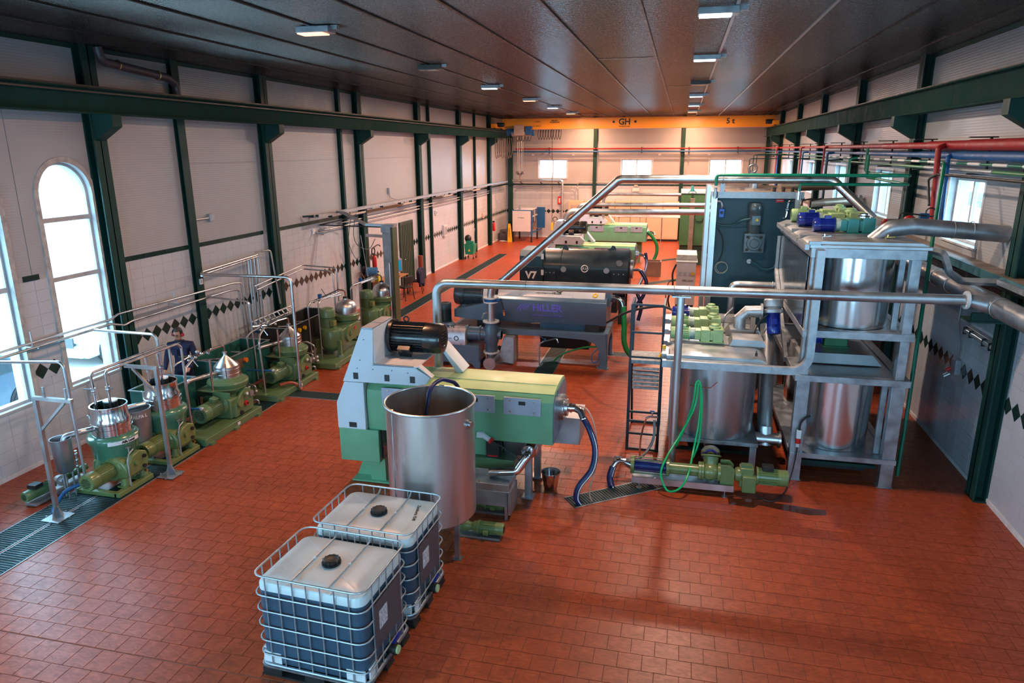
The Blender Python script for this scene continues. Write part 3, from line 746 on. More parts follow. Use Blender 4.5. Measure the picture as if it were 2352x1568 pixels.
    if full:
        Pt('frame_box', B().box(-4.2, -2.45, 9.5, 10.3, .62, .965), green_l, bev=.01)
        Pt('gear_box', B().box(-3.6, -2.2, 9.40, 10.2, .30, .62), green_m, bev=.01)
        sw = Pt('socket_box', B().box(-2.62, -2.42, 9.36, 9.5, .66, .90), ink_b)
        Pt('red_strip', B().box(-2.6, -2.44, 9.352, 9.362, .68, .70), red, sw)
        Pt('steel_chute', B().prism([(9.5, .95), (10.3, .95), (10.2, .62), (9.6, .62)], 0, -2.4, -1.9).box(-2.35, -1.35, 10.35, 11.0, .55, 1.0), steel_d, bev=.004)
        Pt('spout', B().cyl((-1.97, 9.5, .82), (-1.97, 9.36, .80), .11, n=20).tube([(-1.97, 9.45, .80), (-1.97, 9.28, .78), (-2.12, 9.2, .55), (-2.52, 9.15, .52)], .062, 14, .08), chrome)
        for x, y in ((-2.55, 9.5), (-2.0, 9.5), (-2.0, 10.2), (-2.55, 10.2)): Pt('leg', B().box(x-.05, x+.05, y-.05, y+.05, .03, .66).box(x-.09, x+.09, y-.09, y+.09, .005, .03), steel_d)
        pl = Pt('power_plug', B().cyl((-2.66, 9.24, 1.08), (-2.52, 9.22, 1.0), .04, n=12).box(-2.72, -2.62, 9.2, 9.26, 1.03, 1.11), white_w)
        Pt('plug_collar', B().cyl((-2.52, 9.22, 1.0), (-2.49, 9.21, .985), .048, n=12), red, pl)
        Pt('cable', B().tube([(-2.49, 9.21, .985), (-2.35, 9.2, .93), (-2.1, 9.22, .75), (-2.06, 9.3, .62)], .009, 6, .08), rubber)
    else:
        Pt('support_frame', B().box(-4.2, -1.8, 9.5, 10.3, .30, .965), green_m, bev=.01)
        for x in (-2.5, -1.9): Pt('leg', B().box(x-.06, x+.06, 9.5, 9.62, .0, .3), green_m)
    return t
da = decanter('decanter_centrifuge', 'large green centrifuge with silver belt guard and black motor, nearest of the green ones')
# trough under its spout with the pumps below
tr = thing('drain_trough', 'shallow stainless trough on legs under the centrifuge spout, behind the open tank', 'trough', (-2.5, 8.9, 0))
b = B(); b.box(-2.95, -2.12, 8.72, 9.18, .44, .45)
for q in ((-2.95, -2.12, 8.72, 8.73), (-2.95, -2.12, 9.17, 9.18), (-2.95, -2.94, 8.73, 9.17), (-2.13, -2.12, 8.73, 9.17)): b.box(*q, .45, .56)
part('trough_pan', b, steel, tr, bev=.003)
part('trough_apron', B().box(-2.14, -2.10, 8.74, 9.16, .08, .44).box(-2.9, -2.16, 8.72, 8.735, .22, .44), steel_d, tr)
for x, y in ((-2.9, 8.76), (-2.17, 8.76), (-2.17, 9.14), (-2.9, 9.14)): part('leg', B().box(x-.02, x+.02, y-.02, y+.02, 0, .44), steel_d, tr)
def small_pump(name, lab, p, L=.62, mat=green_o, valve=True):
    t = thing(name, lab, 'pump', p); p = Vector(p)
    part('pump_base', B().box(p.x-.35, p.x+.30, p.y-.09, p.y+.09, p.z, p.z+.03), steel_d, t)
    part('pump_body', B().lathe([(.05, 0), (.08, .03), (.08, .10), (.055, .14), (.055, .20), (.075, .20), (.075, .26)], p+V(-.28, 0, .13), (1, 0, 0)).cyl(p+V(-.2, 0, .13), p+V(-.2, 0, .30), .03), mat, t)
    motor(t, p+V(-.02, 0, .13), p+V(.34, 0, .13), .085, mat, box=(0, -1, -.3), nf=18)
    if valve:
        v = part('valve', B().cyl(p+V(-.2, 0, .30), p+V(-.2, 0, .40), .022).cyl(p+V(-.2, 0, .33), p+V(-.2, 0, .37), .036), chrome, t)
        part('valve_handle', B().bar(p+V(-.2, 0, .40), p+V(-.12, .02, .46), .02, .006), red, v)
    return t
small_pump('transfer_pump', 'small olive pump and motor on the floor beside the open tank leg', (-2.42, 8.27, .0))
small_pump('transfer_pump', 'small olive pump half hidden under the stainless trough', (-2.50, 8.95, .0), valve=True)

# open steel tank
ot = thing('open_tank', 'tall open stainless tank with a blue hose over its rim, behind the plastic totes', 'tank', (-2.97, 7.98, 0))
cx, cy, R = -2.97, 7.98, .565
prof = [(.001, .40), (R*.9, .44), (R, .50), (R, 2.0), (R+.018, 2.0), (R+.018, 2.03), (R-.004, 2.03), (R-.008, .52), (R*.88, .46), (.001, .42)]
shell = part('shell', B().lathe(prof, (cx, cy, 0), n=64, cap=False), M('brushed_tank', (.60, .58, .56), .30, .92, .10, 3.0, .08, 24, stretch=(1, 1, .15)), ot)
part('rim_bead', B().ring((cx, cy, 2.02), (0, 0, 1), R+.008, .016, 56), steel, shell)
part('weld_seam', B().box(cx-.34, cx-.33, cy-.46, cy-.452, .5, 1.98), steel_d, shell)
part('port', B().cyl((cx-R*.93, cy-.12, 1.86), (cx-R*.80, cy-.12, 1.86), .045).cyl((cx+R*.97, cy-.14, 1.80), (cx+R*1.06, cy-.16, 1.80), .04, n=16).cyl((cx+R*.95, cy-.14, 1.80), (cx+R*1.0, cy-.15, 1.80), .06, n=16), steel, shell)
for a in (-.65, 1.0, 2.5, -2.2): 
    x, y = cx+.53*math.cos(a), cy+.53*math.sin(a); part('leg', B().bar((x, y, .01), (x, y, .62), .06, .06).box(x-.06, x+.06, y-.05, y+.05, 0, .012), steel_d, ot)
hz = part('tank_hose', B().tube([(-2.98, 8.10, 1.3), (-3.10, 8.16, 1.75), (-3.10, 8.35, 2.08), (-3.02, 8.62, 2.10), (-2.90, 8.85, 1.98), (-2.8, 9.0, 1.6), (-2.75, 9.08, 1.1)], .028, 12, .25), blue_h)
tag(hz, 'dark blue hose hooked over the rim of the open tank', 'hose')

# IBC totes
def tote(x, y, rz, lab):
    t = thing('tote', lab, 'tote', (0, 0, 0), 'caged plastic totes in the foreground'); W, D = .60, .475
    def rr(w_, d_, r, z, n=5):
        out = []
        for cx_, cy_, a0 in ((w_-r, d_-r, 0), (-w_+r, d_-r, PI/2), (-w_+r, -d_+r, PI), (w_-r, -d_+r, 3*PI/2)):
            for k in range(n+1): a = a0+PI/2*k/n; out.append((cx_+r*math.cos(a), cy_+r*math.sin(a), z))
        return out
    def stack(lv, cap0=True, cap1=True):
        b = B(); vs = []; n = len(lv[0])
        for l in lv: vs += l
        fs = [(i*n+k, i*n+(k+1) % n, (i+1)*n+(k+1) % n, (i+1)*n+k) for i in range(len(lv)-1) for k in range(n)]
        if cap0: fs.append(tuple(range(n))[::-1])
        if cap1: fs.append(tuple(range((len(lv)-1)*n, len(lv)*n)))
        return b.add(vs, fs)
    w_, d_ = W-.02, D-.02
    low = stack([rr(w_-.05, d_-.05, .09, .135), rr(w_-.01, d_-.01, .10, .16), rr(w_, d_, .10, .20), rr(w_, d_, .10, .98)], True, False)
    lp = part('filled_body', low, ibc_d, t, label='dark blue filled lower body of the tote')
    up = stack([rr(w_, d_, .10, .98), rr(w_, d_, .10, 1.035), rr(w_-.015, d_-.015, .10, 1.065), rr(w_-.06, d_-.06, .09, 1.085), rr(.30, .24, .12, 1.094), rr(.16, .14, .10, 1.086)], False, True)
    tp = part('top_shell', up, ibc, t, label='milky white top of the tote')
    ribs = B()
    for sx, sy in ((-1, -1), (1, 1), (1, -1), (-1, 1)): ribs.bar((sx*.50, sy*.37, 1.083), (sx*.22, sy*.17, 1.092), .018, .008)
    ribs.box(-.25, .25, -.452, -.40, 1.060, 1.078)
    part('moulded_ribs', ribs, ibc, tp)
    cp = part('screw_cap', B().lathe([(.095, 0), (.098, .02), (.082, .022), (.082, .052), (.072, .058), (.06, .05), (.001, .05)], (0, 0, 1.086), n=32).bolts((0, 0, 1.115), (0, 0, 1), .083, 12, .009, .022), ink_b, t)
    # white corner feet of the bottle
    cf = B()
    for sx in (-1, 1): cf.box(sx*(w_-.12)-.1, sx*(w_-.12)+.1, -d_-.004, -d_+.02, .15, .28).box(sx*(w_)-.012+sx*.004-.0, sx*(w_)+.012-.0, -d_+.05, -d_+.2, .15, .28)
    part('bottom_corner', cf, white_w, t, bev=.004)
    # galvanised cage
    rail_ = lambda z, o=0.0: [(p[0], p[1], p[2]) for p in rr(W+o, D+o, .11, z, 4)]
    part('top_rail', B().tube(rail_(1.15), .0105, 8, closed=True), galv, t)
    for z in (.94, .77, .60, .43, .27): part('cage_ring', B().tube(rail_(z, .006), .0085, 7, closed=True), galv, t)
    part('cage_ring', B().tube(rail_(.155, .0), .014, 7, closed=True), galv, t)
    for k in range(7):
        x_ = -.45+.15*k
        for s_ in (-1, 1): part('cage_bar', B().cyl((x_, s_*D, .14), (x_, s_*D, 1.15), .0075, n=7), galv, t)
    for k in range(5):
        y_ = -.30+.15*k
        for s_ in (-1, 1): part('cage_bar', B().cyl((s_*W, y_, .14), (s_*W, y_, 1.15), .0075, n=7), galv, t)
    for x_ in (-.20, .20): 
        cb = part('cross_bar', B().tube([(x_, -D, 1.15), (x_, -D+.06, 1.105), (x_, D-.06, 1.105), (x_, D, 1.15)], .0085, 7, .03), galv, t)
        part('clip', B().cyl((x_, .0, 1.105), (x_, .025, 1.105), .013, n=8), white_w, cb)
    part('side_label', B().box(W+.010, W+.018, -.30, .26, .42, .92), M('worn_label_plate', (.085, .085, .10), .45, .3, .3, 25), t)
    part('side_sticker', B().box(W+.0185, W+.0215, -.22, -.05, .60, .80), M('torn_white_label', (.45, .45, .48), .7, 0, .5, 40), t)
    # pallet
    part('pallet_tray', B().add(stack([rr(W, D, .08, .105), rr(W+.01, D+.01, .08, .135)]).v, stack([rr(W, D, .08, .105), rr(W+.01, D+.01, .08, .135)]).f), galv, t)
    for x_ in (-.48, 0, .48):
        for y_ in (-.38, 0, .38): part('pallet_foot', B().box(x_-.11, x_+.11, y_-.085, y_+.085, .02, .105), ink_b, t, bev=.008)
    part('pallet_runner', B().box(-.6, .6, -.465, -.30, 0, .022), ink_b, t); part('pallet_runner', B().box(-.6, .6, .30, .465, 0, .022), ink_b, t); part('pallet_runner', B().box(-.6, .6, -.08, .08, 0, .022), ink_b, t)
    # outlet valve on the +x side
    ov = part('outlet_valve', B().cyl((W-.04, .0, .22), (W+.05, .0, .22), .05).cyl((W+.05, 0, .22), (W+.08, 0, .22), .062), ink_b, t)
    part('valve_lever', B().bar((W+.04, 0, .28), (W+.04, .16, .30), .03, .012), blue_m, ov); part('valve_cap', B().cyl((W+.08, 0, .22), (W+.10, 0, .22), .045, n=12), green_t, ov)
    t.location = (x, y, 0); t.rotation_euler.z = rz
    return t
t1 = tote(-3.22, 5.66, -.055, 'front caged plastic tote filled with dark liquid, nearest the camera')
t2 = dup(t1, (0.05, 1.06, 0), 'rear caged tote with handwriting on top, next to the open steel tank', rz=.012)
hw = text('Zanahoria 1541', .055, (.42, .10, 1.0905), Euler((0, 0, -PI/2+.2)), ink_b, None)
hw.name = 'handwriting'; hw.parent = t2

# bucket
bk = part('steel_bucket', B().lathe([(.001, 0), (.095, 0), (.10, .01), (.145, .28), (.152, .285), (.152, .295), (.140, .292), (.094, .02), (.001, .015)], (-1.72, 9.83, .001), n=32, cap=False), chrome)
tag(bk, 'small stainless bucket on the floor right of the open tank', 'bucket')
# hoses right of centrifuge A
h = thing('thick_hose', 'thick dark blue hose with white stripe curving down from the green centrifuge', 'hose', (-1.22, 9.74, 1.2))
pts = [(-1.23, 9.75, 1.26), (-1.12, 9.66, 1.12), (-1.02, 9.58, .85), (-1.05, 9.52, .55), (-1.22, 9.44, .3), (-1.26, 9.42, .12), (-1.21, 9.44, .01)]
def smooth(pts, n=6):
    P = [Vector(p) for p in pts]; out = []
    for i in range(len(P)-1):
        p0 = P[max(i-1, 0)]; p1 = P[i]; p2 = P[i+1]; p3 = P[min(i+2, len(P)-1)]
        for k in range(n):
            t = k/n; out.append(.5*((2*p1)+(p2-p0)*t+(2*p0-5*p1+4*p2-p3)*t*t+(3*p1-p0-3*p2+p3)*t**3))
    return out+[P[-1]]
part('hose_tube', B().tube(smooth(pts), .046, 14), blue_h, h)
part('hose_stripe', B().tube([p+V(.028, -.032, 0) for p in smooth(pts)], .010, 6), ink_w, h)
part('hose_clamp', B().ring((-1.22, 9.74, 1.24), (.4, -.4, -1), .052, .010), chrome, h)
h2 = thing('thin_hose', 'thin pink hose hanging beside the thick dark blue one', 'hose', (-1.2, 9.9, 0))
part('hose_tube', B().tube(smooth([(-1.30, 9.8, 1.42), (-1.15, 9.72, 1.38), (-1.03, 9.66, 1.1), (-1.0, 9.6, .6), (-1.08, 9.52, .2), (-1.04, 9.52, .03)]), .012, 8), M('pale_hose', (.5, .28, .2), .4), h2)

# ---------------------------------------------------------------- big screw pump in front of the right tanks
sp = thing('screw_pump', 'long green and blue screw pump on a steel skid in front of the tanks', 'pump', (.35, 10.28, 0))
Y, Zp = 10.30, .33
part('skid', B().box(-.50, 1.02, Y-.16, Y+.16, .12, .135).box(-.50, 1.02, Y-.17, Y-.16, .10, .20).box(-.50, 1.02, Y+.16, Y+.17, .10, .20), steel, sp)
for x in (-.38, .90):
    for dy in (-.13, .13): part('levelling_foot', B().cyl((x, Y+dy, .012), (x, Y+dy, .12), .012).cyl((x, Y+dy, 0), (x, Y+dy, .015), .045), steel_d, sp)
part('stator', B().cyl((-.48, Y, Zp), (.02, Y, Zp), .098, n=28), M('stator_blue', (.006, .02, .12), .25, .2), sp, label='dark blue stator tube')
fl = B(); flange(fl, (-.50, Y, Zp), (1, 0, 0), .14, .05, bolts=8); flange(fl, (.04, Y, Zp), (1, 0, 0), .135, .04); flange(fl, (.52, Y, Zp), (1, 0, 0), .14, .04); flange(fl, (.56, Y, Zp), (1, 0, 0), .14, .03); flange(fl, (.80, Y, Zp), (1, 0, 0), .14, .04)
for dz in (-.11, .11):
    for dy in (-.06, .06): fl.cyl((-.5, Y+dy, Zp+dz), (.04, Y+dy, Zp+dz), .008, n=6)
part('flanges', fl, green_o, sp)
part('rotor_casing', B().cyl((.06, Y, Zp), (.52, Y, Zp), .09, n=28), green_o, sp)
part('inlet_housing', B().lathe([(.10, 0), (.13, .05), (.135, .12), (.12, .18), (.09, .22)], (.57, Y, Zp), (1, 0, 0)).cyl((.68, Y+.06, Zp+.05), (.68, Y+.12, Zp+.20), .11, n=24).cyl((.68, Y+.12, Zp+.20), (.68, Y+.13, Zp+.22), .15, n=24), green_o, sp)
part('bearing_frame', B().prism([(.82, .16), (1.02, .16), (1.02, .44), (.96, .50), (.82, .50)], 1, Y-.11, Y-.09).prism([(.82, .16), (1.02, .16), (1.02, .44), (.96, .50), (.82, .50)], 1, Y+.09, Y+.11).box(.82, 1.02, Y-.11, Y+.11, .14, .17).cyl((.8, Y, Zp), (1.1, Y, Zp), .05), green_o, sp)
part('gearbox', B().lathe([(.09, 0), (.11, .04), (.11, .10)], (1.03, Y, Zp), (1, 0, 0)).box(1.10, 1.30, Y-.09, Y+.10, .16, .47).box(1.14, 1.34, Y-.15, Y-.02, .10, .36), green_o, sp, bev=.015)
part('gearbox_cover', B().box(1.12, 1.27, Y-.06, Y+.06, .47, .50), green_m, sp)
motor(sp, V(1.34, Y, Zp), V(1.80, Y, Zp), .125, green_o, box=None, nf=20)
part('terminal_box', B().box(1.42, 1.58, Y-.06, Y+.06, Zp+.11, Zp+.19), ink_b, sp, bev=.005)
part('outlet_elbow', B().cyl((-.52, Y, Zp), (-.62, Y, Zp+.03), .085, .055).tube([(-.60, Y, Zp+.03), (-.74, Y, Zp+.05), (-.80, Y-.04, Zp-.06)], .045, 14, .08), chrome, sp)
part('outlet_hose', B().tube(smooth([(-.80, 10.26, .28), (-.84, 10.20, .12), (-.80, 10.08, .01)]), .052, 14), blue_h, sp)
part('hose_stripe', B().tube([p+V(.03, -.035, 0) for p in smooth([(-.80, 10.26, .28), (-.84, 10.20, .12), (-.80, 10.08, .015)])], .009, 6), ink_w, sp)
va = thing('flanged_valve', 'round flanged outlet with a blue clamp under the nearest malaxer tank', 'valve', (.68, 10.75, .25))
part('flange_disc', B().cyl((.68, 10.62, .50), (.68, 10.57, .49), .145, n=32), steel, va)
part('elbow', B().tube([(.69, 11.3, .36), (.69, 10.9, .38), (.69, 10.64, .50)], .09, 18, .1), steel_d, va)
part('clamp_band', B().ring((.68, 10.56, .49), (0, 1, .2), .085, .016), blue_m, va)
# ================================================================== OTHER DECANTERS
decanter('decanter_centrifuge', 'middle green centrifuge directly behind the black one', X1=-1.50, Y0=25.45, full=False)
dc = decanter('decanter_centrifuge', 'farthest green centrifuge, in front of the cream cabinets', X1=-1.45, Y0=32.9, full=False)
# --- slate blue centrifuge on a portal frame
hc = thing('slate_centrifuge', 'slate blue centrifuge with white drum cover, big lettering on its side', 'centrifuge', (-3.3, 16.9, 0))
YA, YB = 16.25, 17.55
part('casing', B().prism([(YA+.12, 1.02), (YA, 1.28), (YA, 1.60), (YA+.12, 1.66), (YB-.12, 1.66), (YB, 1.6), (YB, 1.28), (YB-.12, 1.02)], 0, -4.40, -1.56), greybl, hc, bev=.008)
part('casing_wing', B().prism([(-5.32, 1.10), (-4.38, 1.02), (-4.38, 1.60), (-4.6, 1.46), (-5.32, 1.30)], 1, YA, YB), greybl, hc, bev=.006)
dr = part('drum_cover', B().lathe([(.36, 0), (.36, 2.62)], (-4.24, 16.75, 1.53), (1, 0, 0), 40), M('drum_silver', (.62, .62, .64), .32, .15, .04), hc)
for x in (-4.08, -2.72): part('lifting_ring', B().ring((x, 16.48, 1.68), (0, 1, 0), .055, .014, 16), greybl, dr)
part('guard_ring', B().cyl((-4.62, 16.75, 1.56), (-4.52, 16.75, 1.56), .36, n=8), white_p, hc)
part('guard_ring_dark', B().cyl((-4.52, 16.75, 1.56), (-4.30, 16.9, 1.56), .34, .40, n=16), ink_b, hc)
motor(hc, V(-4.64, 16.75, 1.58), V(-5.42, 16.75, 1.58), .27, M('dark_grey_motor', (.04, .06, .07), .3, .1, coat=.3), nf=30)
part('motor_foot', B().box(-5.2, -4.7, 16.5, 17.0, 1.29, 1.36), greybl, hc)
part('right_bearing', B().box(-1.66, -1.50, 16.6, 17.1, 1.45, 1.86).cyl((-1.5, 16.85, 1.6), (-1.42, 16.85, 1.6), .09), greybl, hc)
part('feed_elbow', B().tube([(-1.46, 16.8, 1.62), (-1.26, 16.72, 1.62), (-1.20, 16.70, 1.42)], .055, 14, .1), chrome, hc)
# portal frame with arched legs
fp = [(-1.50, .02), (-1.68, .02), (-1.70, .45), (-1.82, .62), (-2.05, .70), (-3.0, .735), (-4.22, .735), (-4.22, .86), (-1.56, .86)]
for y in (YA-.05, YB-.02): part('frame_side', B().prism(fp, 1, y, y+.07), greybl, hc, bev=.004)
part('frame_deck', B().box(-5.4, -1.56, YA+.02, YB-.02, .80, .86), greybl, hc); part('frame_end', B().prism([(YA, .86), (YB, .86), (YB, .02), (YB-.12, .02), (YB-.14, .5), (YB-.35, .68), (YA+.35, .68), (YA+.14, .5), (YA+.12, .02), (YA, .02)], 0, -1.56, -1.50), greybl, hc)
part('frame_foot', B().box(-1.74, -1.46, YA-.08, YA+.06, .0, .02), greybl, hc); part('frame_foot', B().box(-1.74, -1.46, YB-.06, YB+.08, .0, .02), greybl, hc)
for x in (-1.9, -4.6): part('damper', B().box(x-.16, x+.16, YA+.1, YB-.1, .86, 1.04), ink_b, hc)
part('sump', B().prism([(YA+.25, .70), (YB-.25, .70), (YB-.35, .35), (YA+.35, .35)], 0, -3.2, -2.0), ink_b, hc)
part('sludge_box', B().box(-3.2, -2.0, YA+.3, YB-.3, .86, 1.02), greybl, hc)
part('rear_leg', B().box(-5.3, -5.18, YA+.1, YA+.2, 0, .8), greybl, hc); part('rear_leg', B().box(-5.3, -5.18, YB-.2, YB-.1, 0, .8), greybl, hc)
text('HILLER', .235, (-2.98, YA-.004, 1.42), '-y', ink_v, hc, bold=.006)
text('MASCHINENFABRIK VILSBIBURG', .052, (-2.98, YA-.004, 1.245), '-y', ink_v, hc)
lg = B()
for k in range(4):
    x = -3.66+.075*k; lg.bar((x-.07, YA-.004, 1.36+.012*k), (x+.06, YA-.004, 1.50+.006*k), .022, .004, up=(0, 1, 0)); lg.box(x-.055, x-.03, YA-.006, YA-.002, 1.33+.01*k, 1.35+.01*k)
part('logo_mark', lg, ink_v, hc)
def cyl_text(s, size, c, R, ang, mat, parent, bold=.002, axis='x', flip=False):
    """letters wrapped on a drum whose axis runs along x (or z)"""
    t = text_mesh(s, size, bold, .0015); b = B(); vs = []
    for v in t.v:
        if axis == 'x':
            a = ang+v[1]/R; vs.append((c[0]+v[0], c[1]-math.cos(a)*(R+.002+v[2]), c[2]+math.sin(a)*(R+.002+v[2])))
        else:
            a = ang+v[0]/R; vs.append((c[0]+math.cos(a)*(R+.002+v[2]), c[1]+math.sin(a)*(R+.002+v[2]), c[2]+v[1]))
    b.add(vs, t.f); return part('lettering', b, mat, parent, flat=True)
cyl_text('alemana', .15, (-3.0, 16.75, 1.53), .36, .95, ink_b, dr, .004)
cyl_text('HILLER', .075, (-2.78, 16.75, 1.53), .36, .66, ink_b, dr, .003)
cyl_text('www.centrifugacion.com', .04, (-3.1, 16.75, 1.53), .36, .66, ink_b, dr, .001)
b = B(); cyl = [(-2.72+.10*math.cos(2*PI*k/18+.9), 1.0+.10/.42*math.sin(2*PI*k/18+.9)) for k in range(14)]
b.tube([(x, 16.75-math.cos(a)*.362, 1.53+math.sin(a)*.362) for x, a in cyl], .012, 6); part('ring_mark', b, ink_b, dr)
b = B(); 
part('round_sticker', B().tube([(-1.85+.05*math.cos(2*PI*k/14), 16.75-math.cos(.62+.12*math.sin(2*PI*k/14))*.363, 1.53+math.sin(.62+.12*math.sin(2*PI*k/14))*.363) for k in range(14)], .018, 6, closed=True), yel, dr)
# feed pump in front of it
pp = thing('feed_pump', 'feed pump with silver cover and upright dark motor beside the slate blue centrifuge', 'pump', (-4.9, 15.9, 0))
part('base_box', B().box(-5.62, -4.52, 15.62, 16.18, .16, .56), greybl, pp, bev=.006)
part('base_foot', B().prism([(-5.62, .16), (-5.62, .0), (-5.5, .0), (-5.42, .12), (-4.72, .12), (-4.62, .0), (-4.5, .0), (-4.5, .16)], 1, 15.62, 15.70), greybl, pp); part('base_foot', B().prism([(-5.62, .16), (-5.62, .0), (-5.5, .0), (-5.42, .12), (-4.72, .12), (-4.62, .0), (-4.5, .0), (-4.5, .16)], 1, 16.1, 16.18), greybl, pp)
cv = part('silver_cover', B().prism([(15.62, .56), (15.62, .86), (15.68, .95), (16.1, .95), (16.1, .56)], 0, -5.62, -4.86), M('silver_cover', (.48, .44, .48), .3, .5), pp, bev=.004)
text('nutricion', .07, (-5.32, 15.615, .72), '-y', ink_b, cv); part('ring_mark', B().ring((-5.08, 15.615, .72), (0, 1, 0), .05, .010, 16), ink_b, cv)
part('cover_handle', B().tube([(-5.35, 15.75, .95), (-5.35, 15.75, .99), (-5.18, 15.75, .99), (-5.18, 15.75, .95)], .012, 6), ink_b, cv)
part('pump_barrel', B().cyl((-4.86, 15.9, .80), (-4.46, 15.9, .80), .17, n=28).cyl((-4.9, 15.9, .8), (-4.84, 15.9, .8), .2, n=28).cyl((-4.56, 15.9, .8), (-4.52, 15.9, .8), .2, n=28), greybl, pp)
motor(pp, V(-5.45, 15.95, 1.05), V(-5.45, 15.95, 1.52), .15, navy, nf=22, cowl=navy); part('motor_base', B().lathe([(.26, .92), (.22, 1.0), (.15, 1.06)], (-5.45, 15.95, 0)), greybl, pp)
part('level_glass', B().cyl((-5.08, 15.62, .42), (-5.08, 15.59, .42), .03, n=12).tube([(-5.1, 15.62, .3), (-5.1, 15.55, .3), (-5.1, 15.53, .24)], .016, 8), brass, pp)
# cross piece and valve column
vc = thing('valve_column', 'vertical slate blue pump outlet with white flanges and butterfly valve', 'valve', (-4.28, 15.9, 0))
part('cross_body', B().lathe([(.15, .38), (.15, .55), (.17, .60), (.19, .72), (.19, .85), (.17, .96), (.15, 1.02), (.15, 1.12)], (-4.28, 15.9, 0)).cyl((-4.46, 15.9, .8), (-4.28, 15.9, .8), .16).cyl((-4.28, 15.9, .80), (-4.02, 15.9, .80), .09, n=20).cyl((-4.08, 15.9, .8), (-4.02, 15.9, .8), .12, n=20), greybl, vc)
for z, r in ((.36, .20), (1.12, .20), (1.60, .18), (1.70, .18)):
    f_ = B(); flange(f_, (-4.28, 15.9, z), (0, 0, 1), r, .03, 32, 10); part('white_flange', f_, white_w, vc)
part('riser', B().cyl((-4.28, 15.9, 1.13), (-4.28, 15.9, 1.60), .10, n=24), steel, vc)
bv = part('butterfly_valve', B().cyl((-4.28, 15.9, 1.61), (-4.28, 15.9, 1.69), .165, n=32).cyl((-4.12, 15.85, 1.65), (-4.02, 15.83, 1.67), .035), blue_p, vc)
part('valve_lever', B().bar((-4.02, 15.82, 1.70), (-3.93, 15.8, 1.38), .035, .02), ink_b, bv); part('lever_grip', B().bar((-3.945, 15.8, 1.43), (-3.925, 15.8, 1.30), .036, .026), orange, bv)
part('small_valve', B().tube([(-4.36, 15.82, 1.35), (-4.42, 15.76, 1.33), (-4.46, 15.76, 1.22)], .018, 8), steel_d, vc)
part('bottom_elbow', B().tube([(-4.28, 15.9, .35), (-4.28, 15.9, .20), (-4.25, 15.6, .14)], .115, 20, .12).cyl((-4.26, 15.75, .16), (-4.15, 16.3, .30), .12, n=20), steel_d, vc)
part('end_cap', B().cyl((-4.25, 15.62, .145), (-4.25, 15.56, .14), .15, n=28), steel, vc)
part('suction_hopper', B().prism([(-4.15, .1), (-3.75, .05), (-3.75, .72), (-4.0, .72)], 1, 16.0, 16.5), galv, vc)
# tap
tp = thing('water_tap', 'chrome standing water tap beside a floor drain', 'tap', (-3.12, 16.05, 0))
part('standpipe', B().tube([(-3.12, 16.05, 0), (-3.12, 16.05, .58), (-3.0, 16.05, .66)], .018, 10, .06), steel_d, tp)
part('spout', B().tube([(-3.02, 16.05, .65), (-2.70, 16.05, .74), (-2.66, 16.05, .64)], .02, 10, .05), chrome, tp)
part('tap_lever', B().bar((-3.0, 16.05, .70), (-3.12, 16.05, .78), .02, .008).cyl((-2.98, 16.05, .64), (-2.98, 16.05, .73), .014), blue_p, tp)
gh = part('garden_hose', B().tube(smooth([(-1.75, 16.3, .52), (-2.1, 16.3, .48), (-2.6, 16.32, .28), (-2.85, 16.4, .04)]), .022, 10), green_h); tag(gh, 'green garden hose sloping from the slate blue machine frame to the drain', 'hose')
gh = part('coiled_cable', B().tube(smooth([(-1.72, 16.2, .50), (-1.86, 16.15, .36), (-1.84, 16.12, .18), (-1.72, 16.12, .22), (-1.70, 16.15, .40)]), .012, 8), blue_p); tag(gh, 'blue cable loop hanging on the leg of the slate blue machine', 'cable')
gh = part('suction_hose', B().tube(smooth([(-1.20, 16.70, 1.45), (-1.16, 16.68, 1.0), (-1.14, 16.7, .55), (-1.0, 16.75, .25), (-.75, 16.95, .10), (-.45, 17.2, .06)]), .065, 14), green_h); tag(gh, 'thick dark green hose dropping from the slate blue centrifuge to the drain', 'hose')

# --- black decanter
vd = thing('black_centrifuge', 'large black drum centrifuge with V7 written on its gear housing', 'centrifuge', (-3.0, 21.3, 0))
YC, ZV = 21.35, 1.60
part('drum_casing', B().lathe([(.57, 0), (.57, 2.10)], (-3.95, YC, ZV), (1, 0, 0), 48).box(-3.95, -1.85, YC-.57, YC+.57, 1.15, ZV), navy, vd)
part('drum_band', B().lathe([(.59, 0), (.59, .05)], (-3.47, YC, ZV), (1, 0, 0), 48), navy, vd); part('drum_band', B().lathe([(.59, 0), (.59, .05)], (-1.95, YC, ZV), (1, 0, 0), 48), navy, vd)
part('end_casing', B().lathe([(.59, 0), (.59, .50), (.53, .55)], (-1.90, YC, ZV), (1, 0, 0), 48).box(-1.90, -1.42, YC-.59, YC+.57, 1.1, ZV), navy, vd)
part('gear_housing', B().prism([(20.72, .95), (20.72, 2.0), (20.85, 2.16), (21.9, 2.16), (21.95, .95)], 0, -4.66, -3.95), tealdk, vd, bev=.01)
part('housing_panel', B().box(-4.64, -3.93, 20.695, 20.72, .95, 1.68), navy, vd, bev=.004)
text('V7', .30, (-4.30, 20.69, 1.42), '-y', ink_w, vd, bold=.012)
part('sticker', B().box(-3.99, -3.91, 20.688, 20.694, 1.92, 2.08), white_w, vd); part('sticker', B().box(-3.99, -3.91, 20.688, 20.694, 1.44, 1.60), white_w, vd)
part('bolt_plate', B().box(-3.90, -3.55, 20.72, 20.75, 1.15, 1.58), navy, vd); part('bolt_plate', B().box(-1.86, -1.46, 20.70, 20.73, 1.15, 1.60), navy, vd)
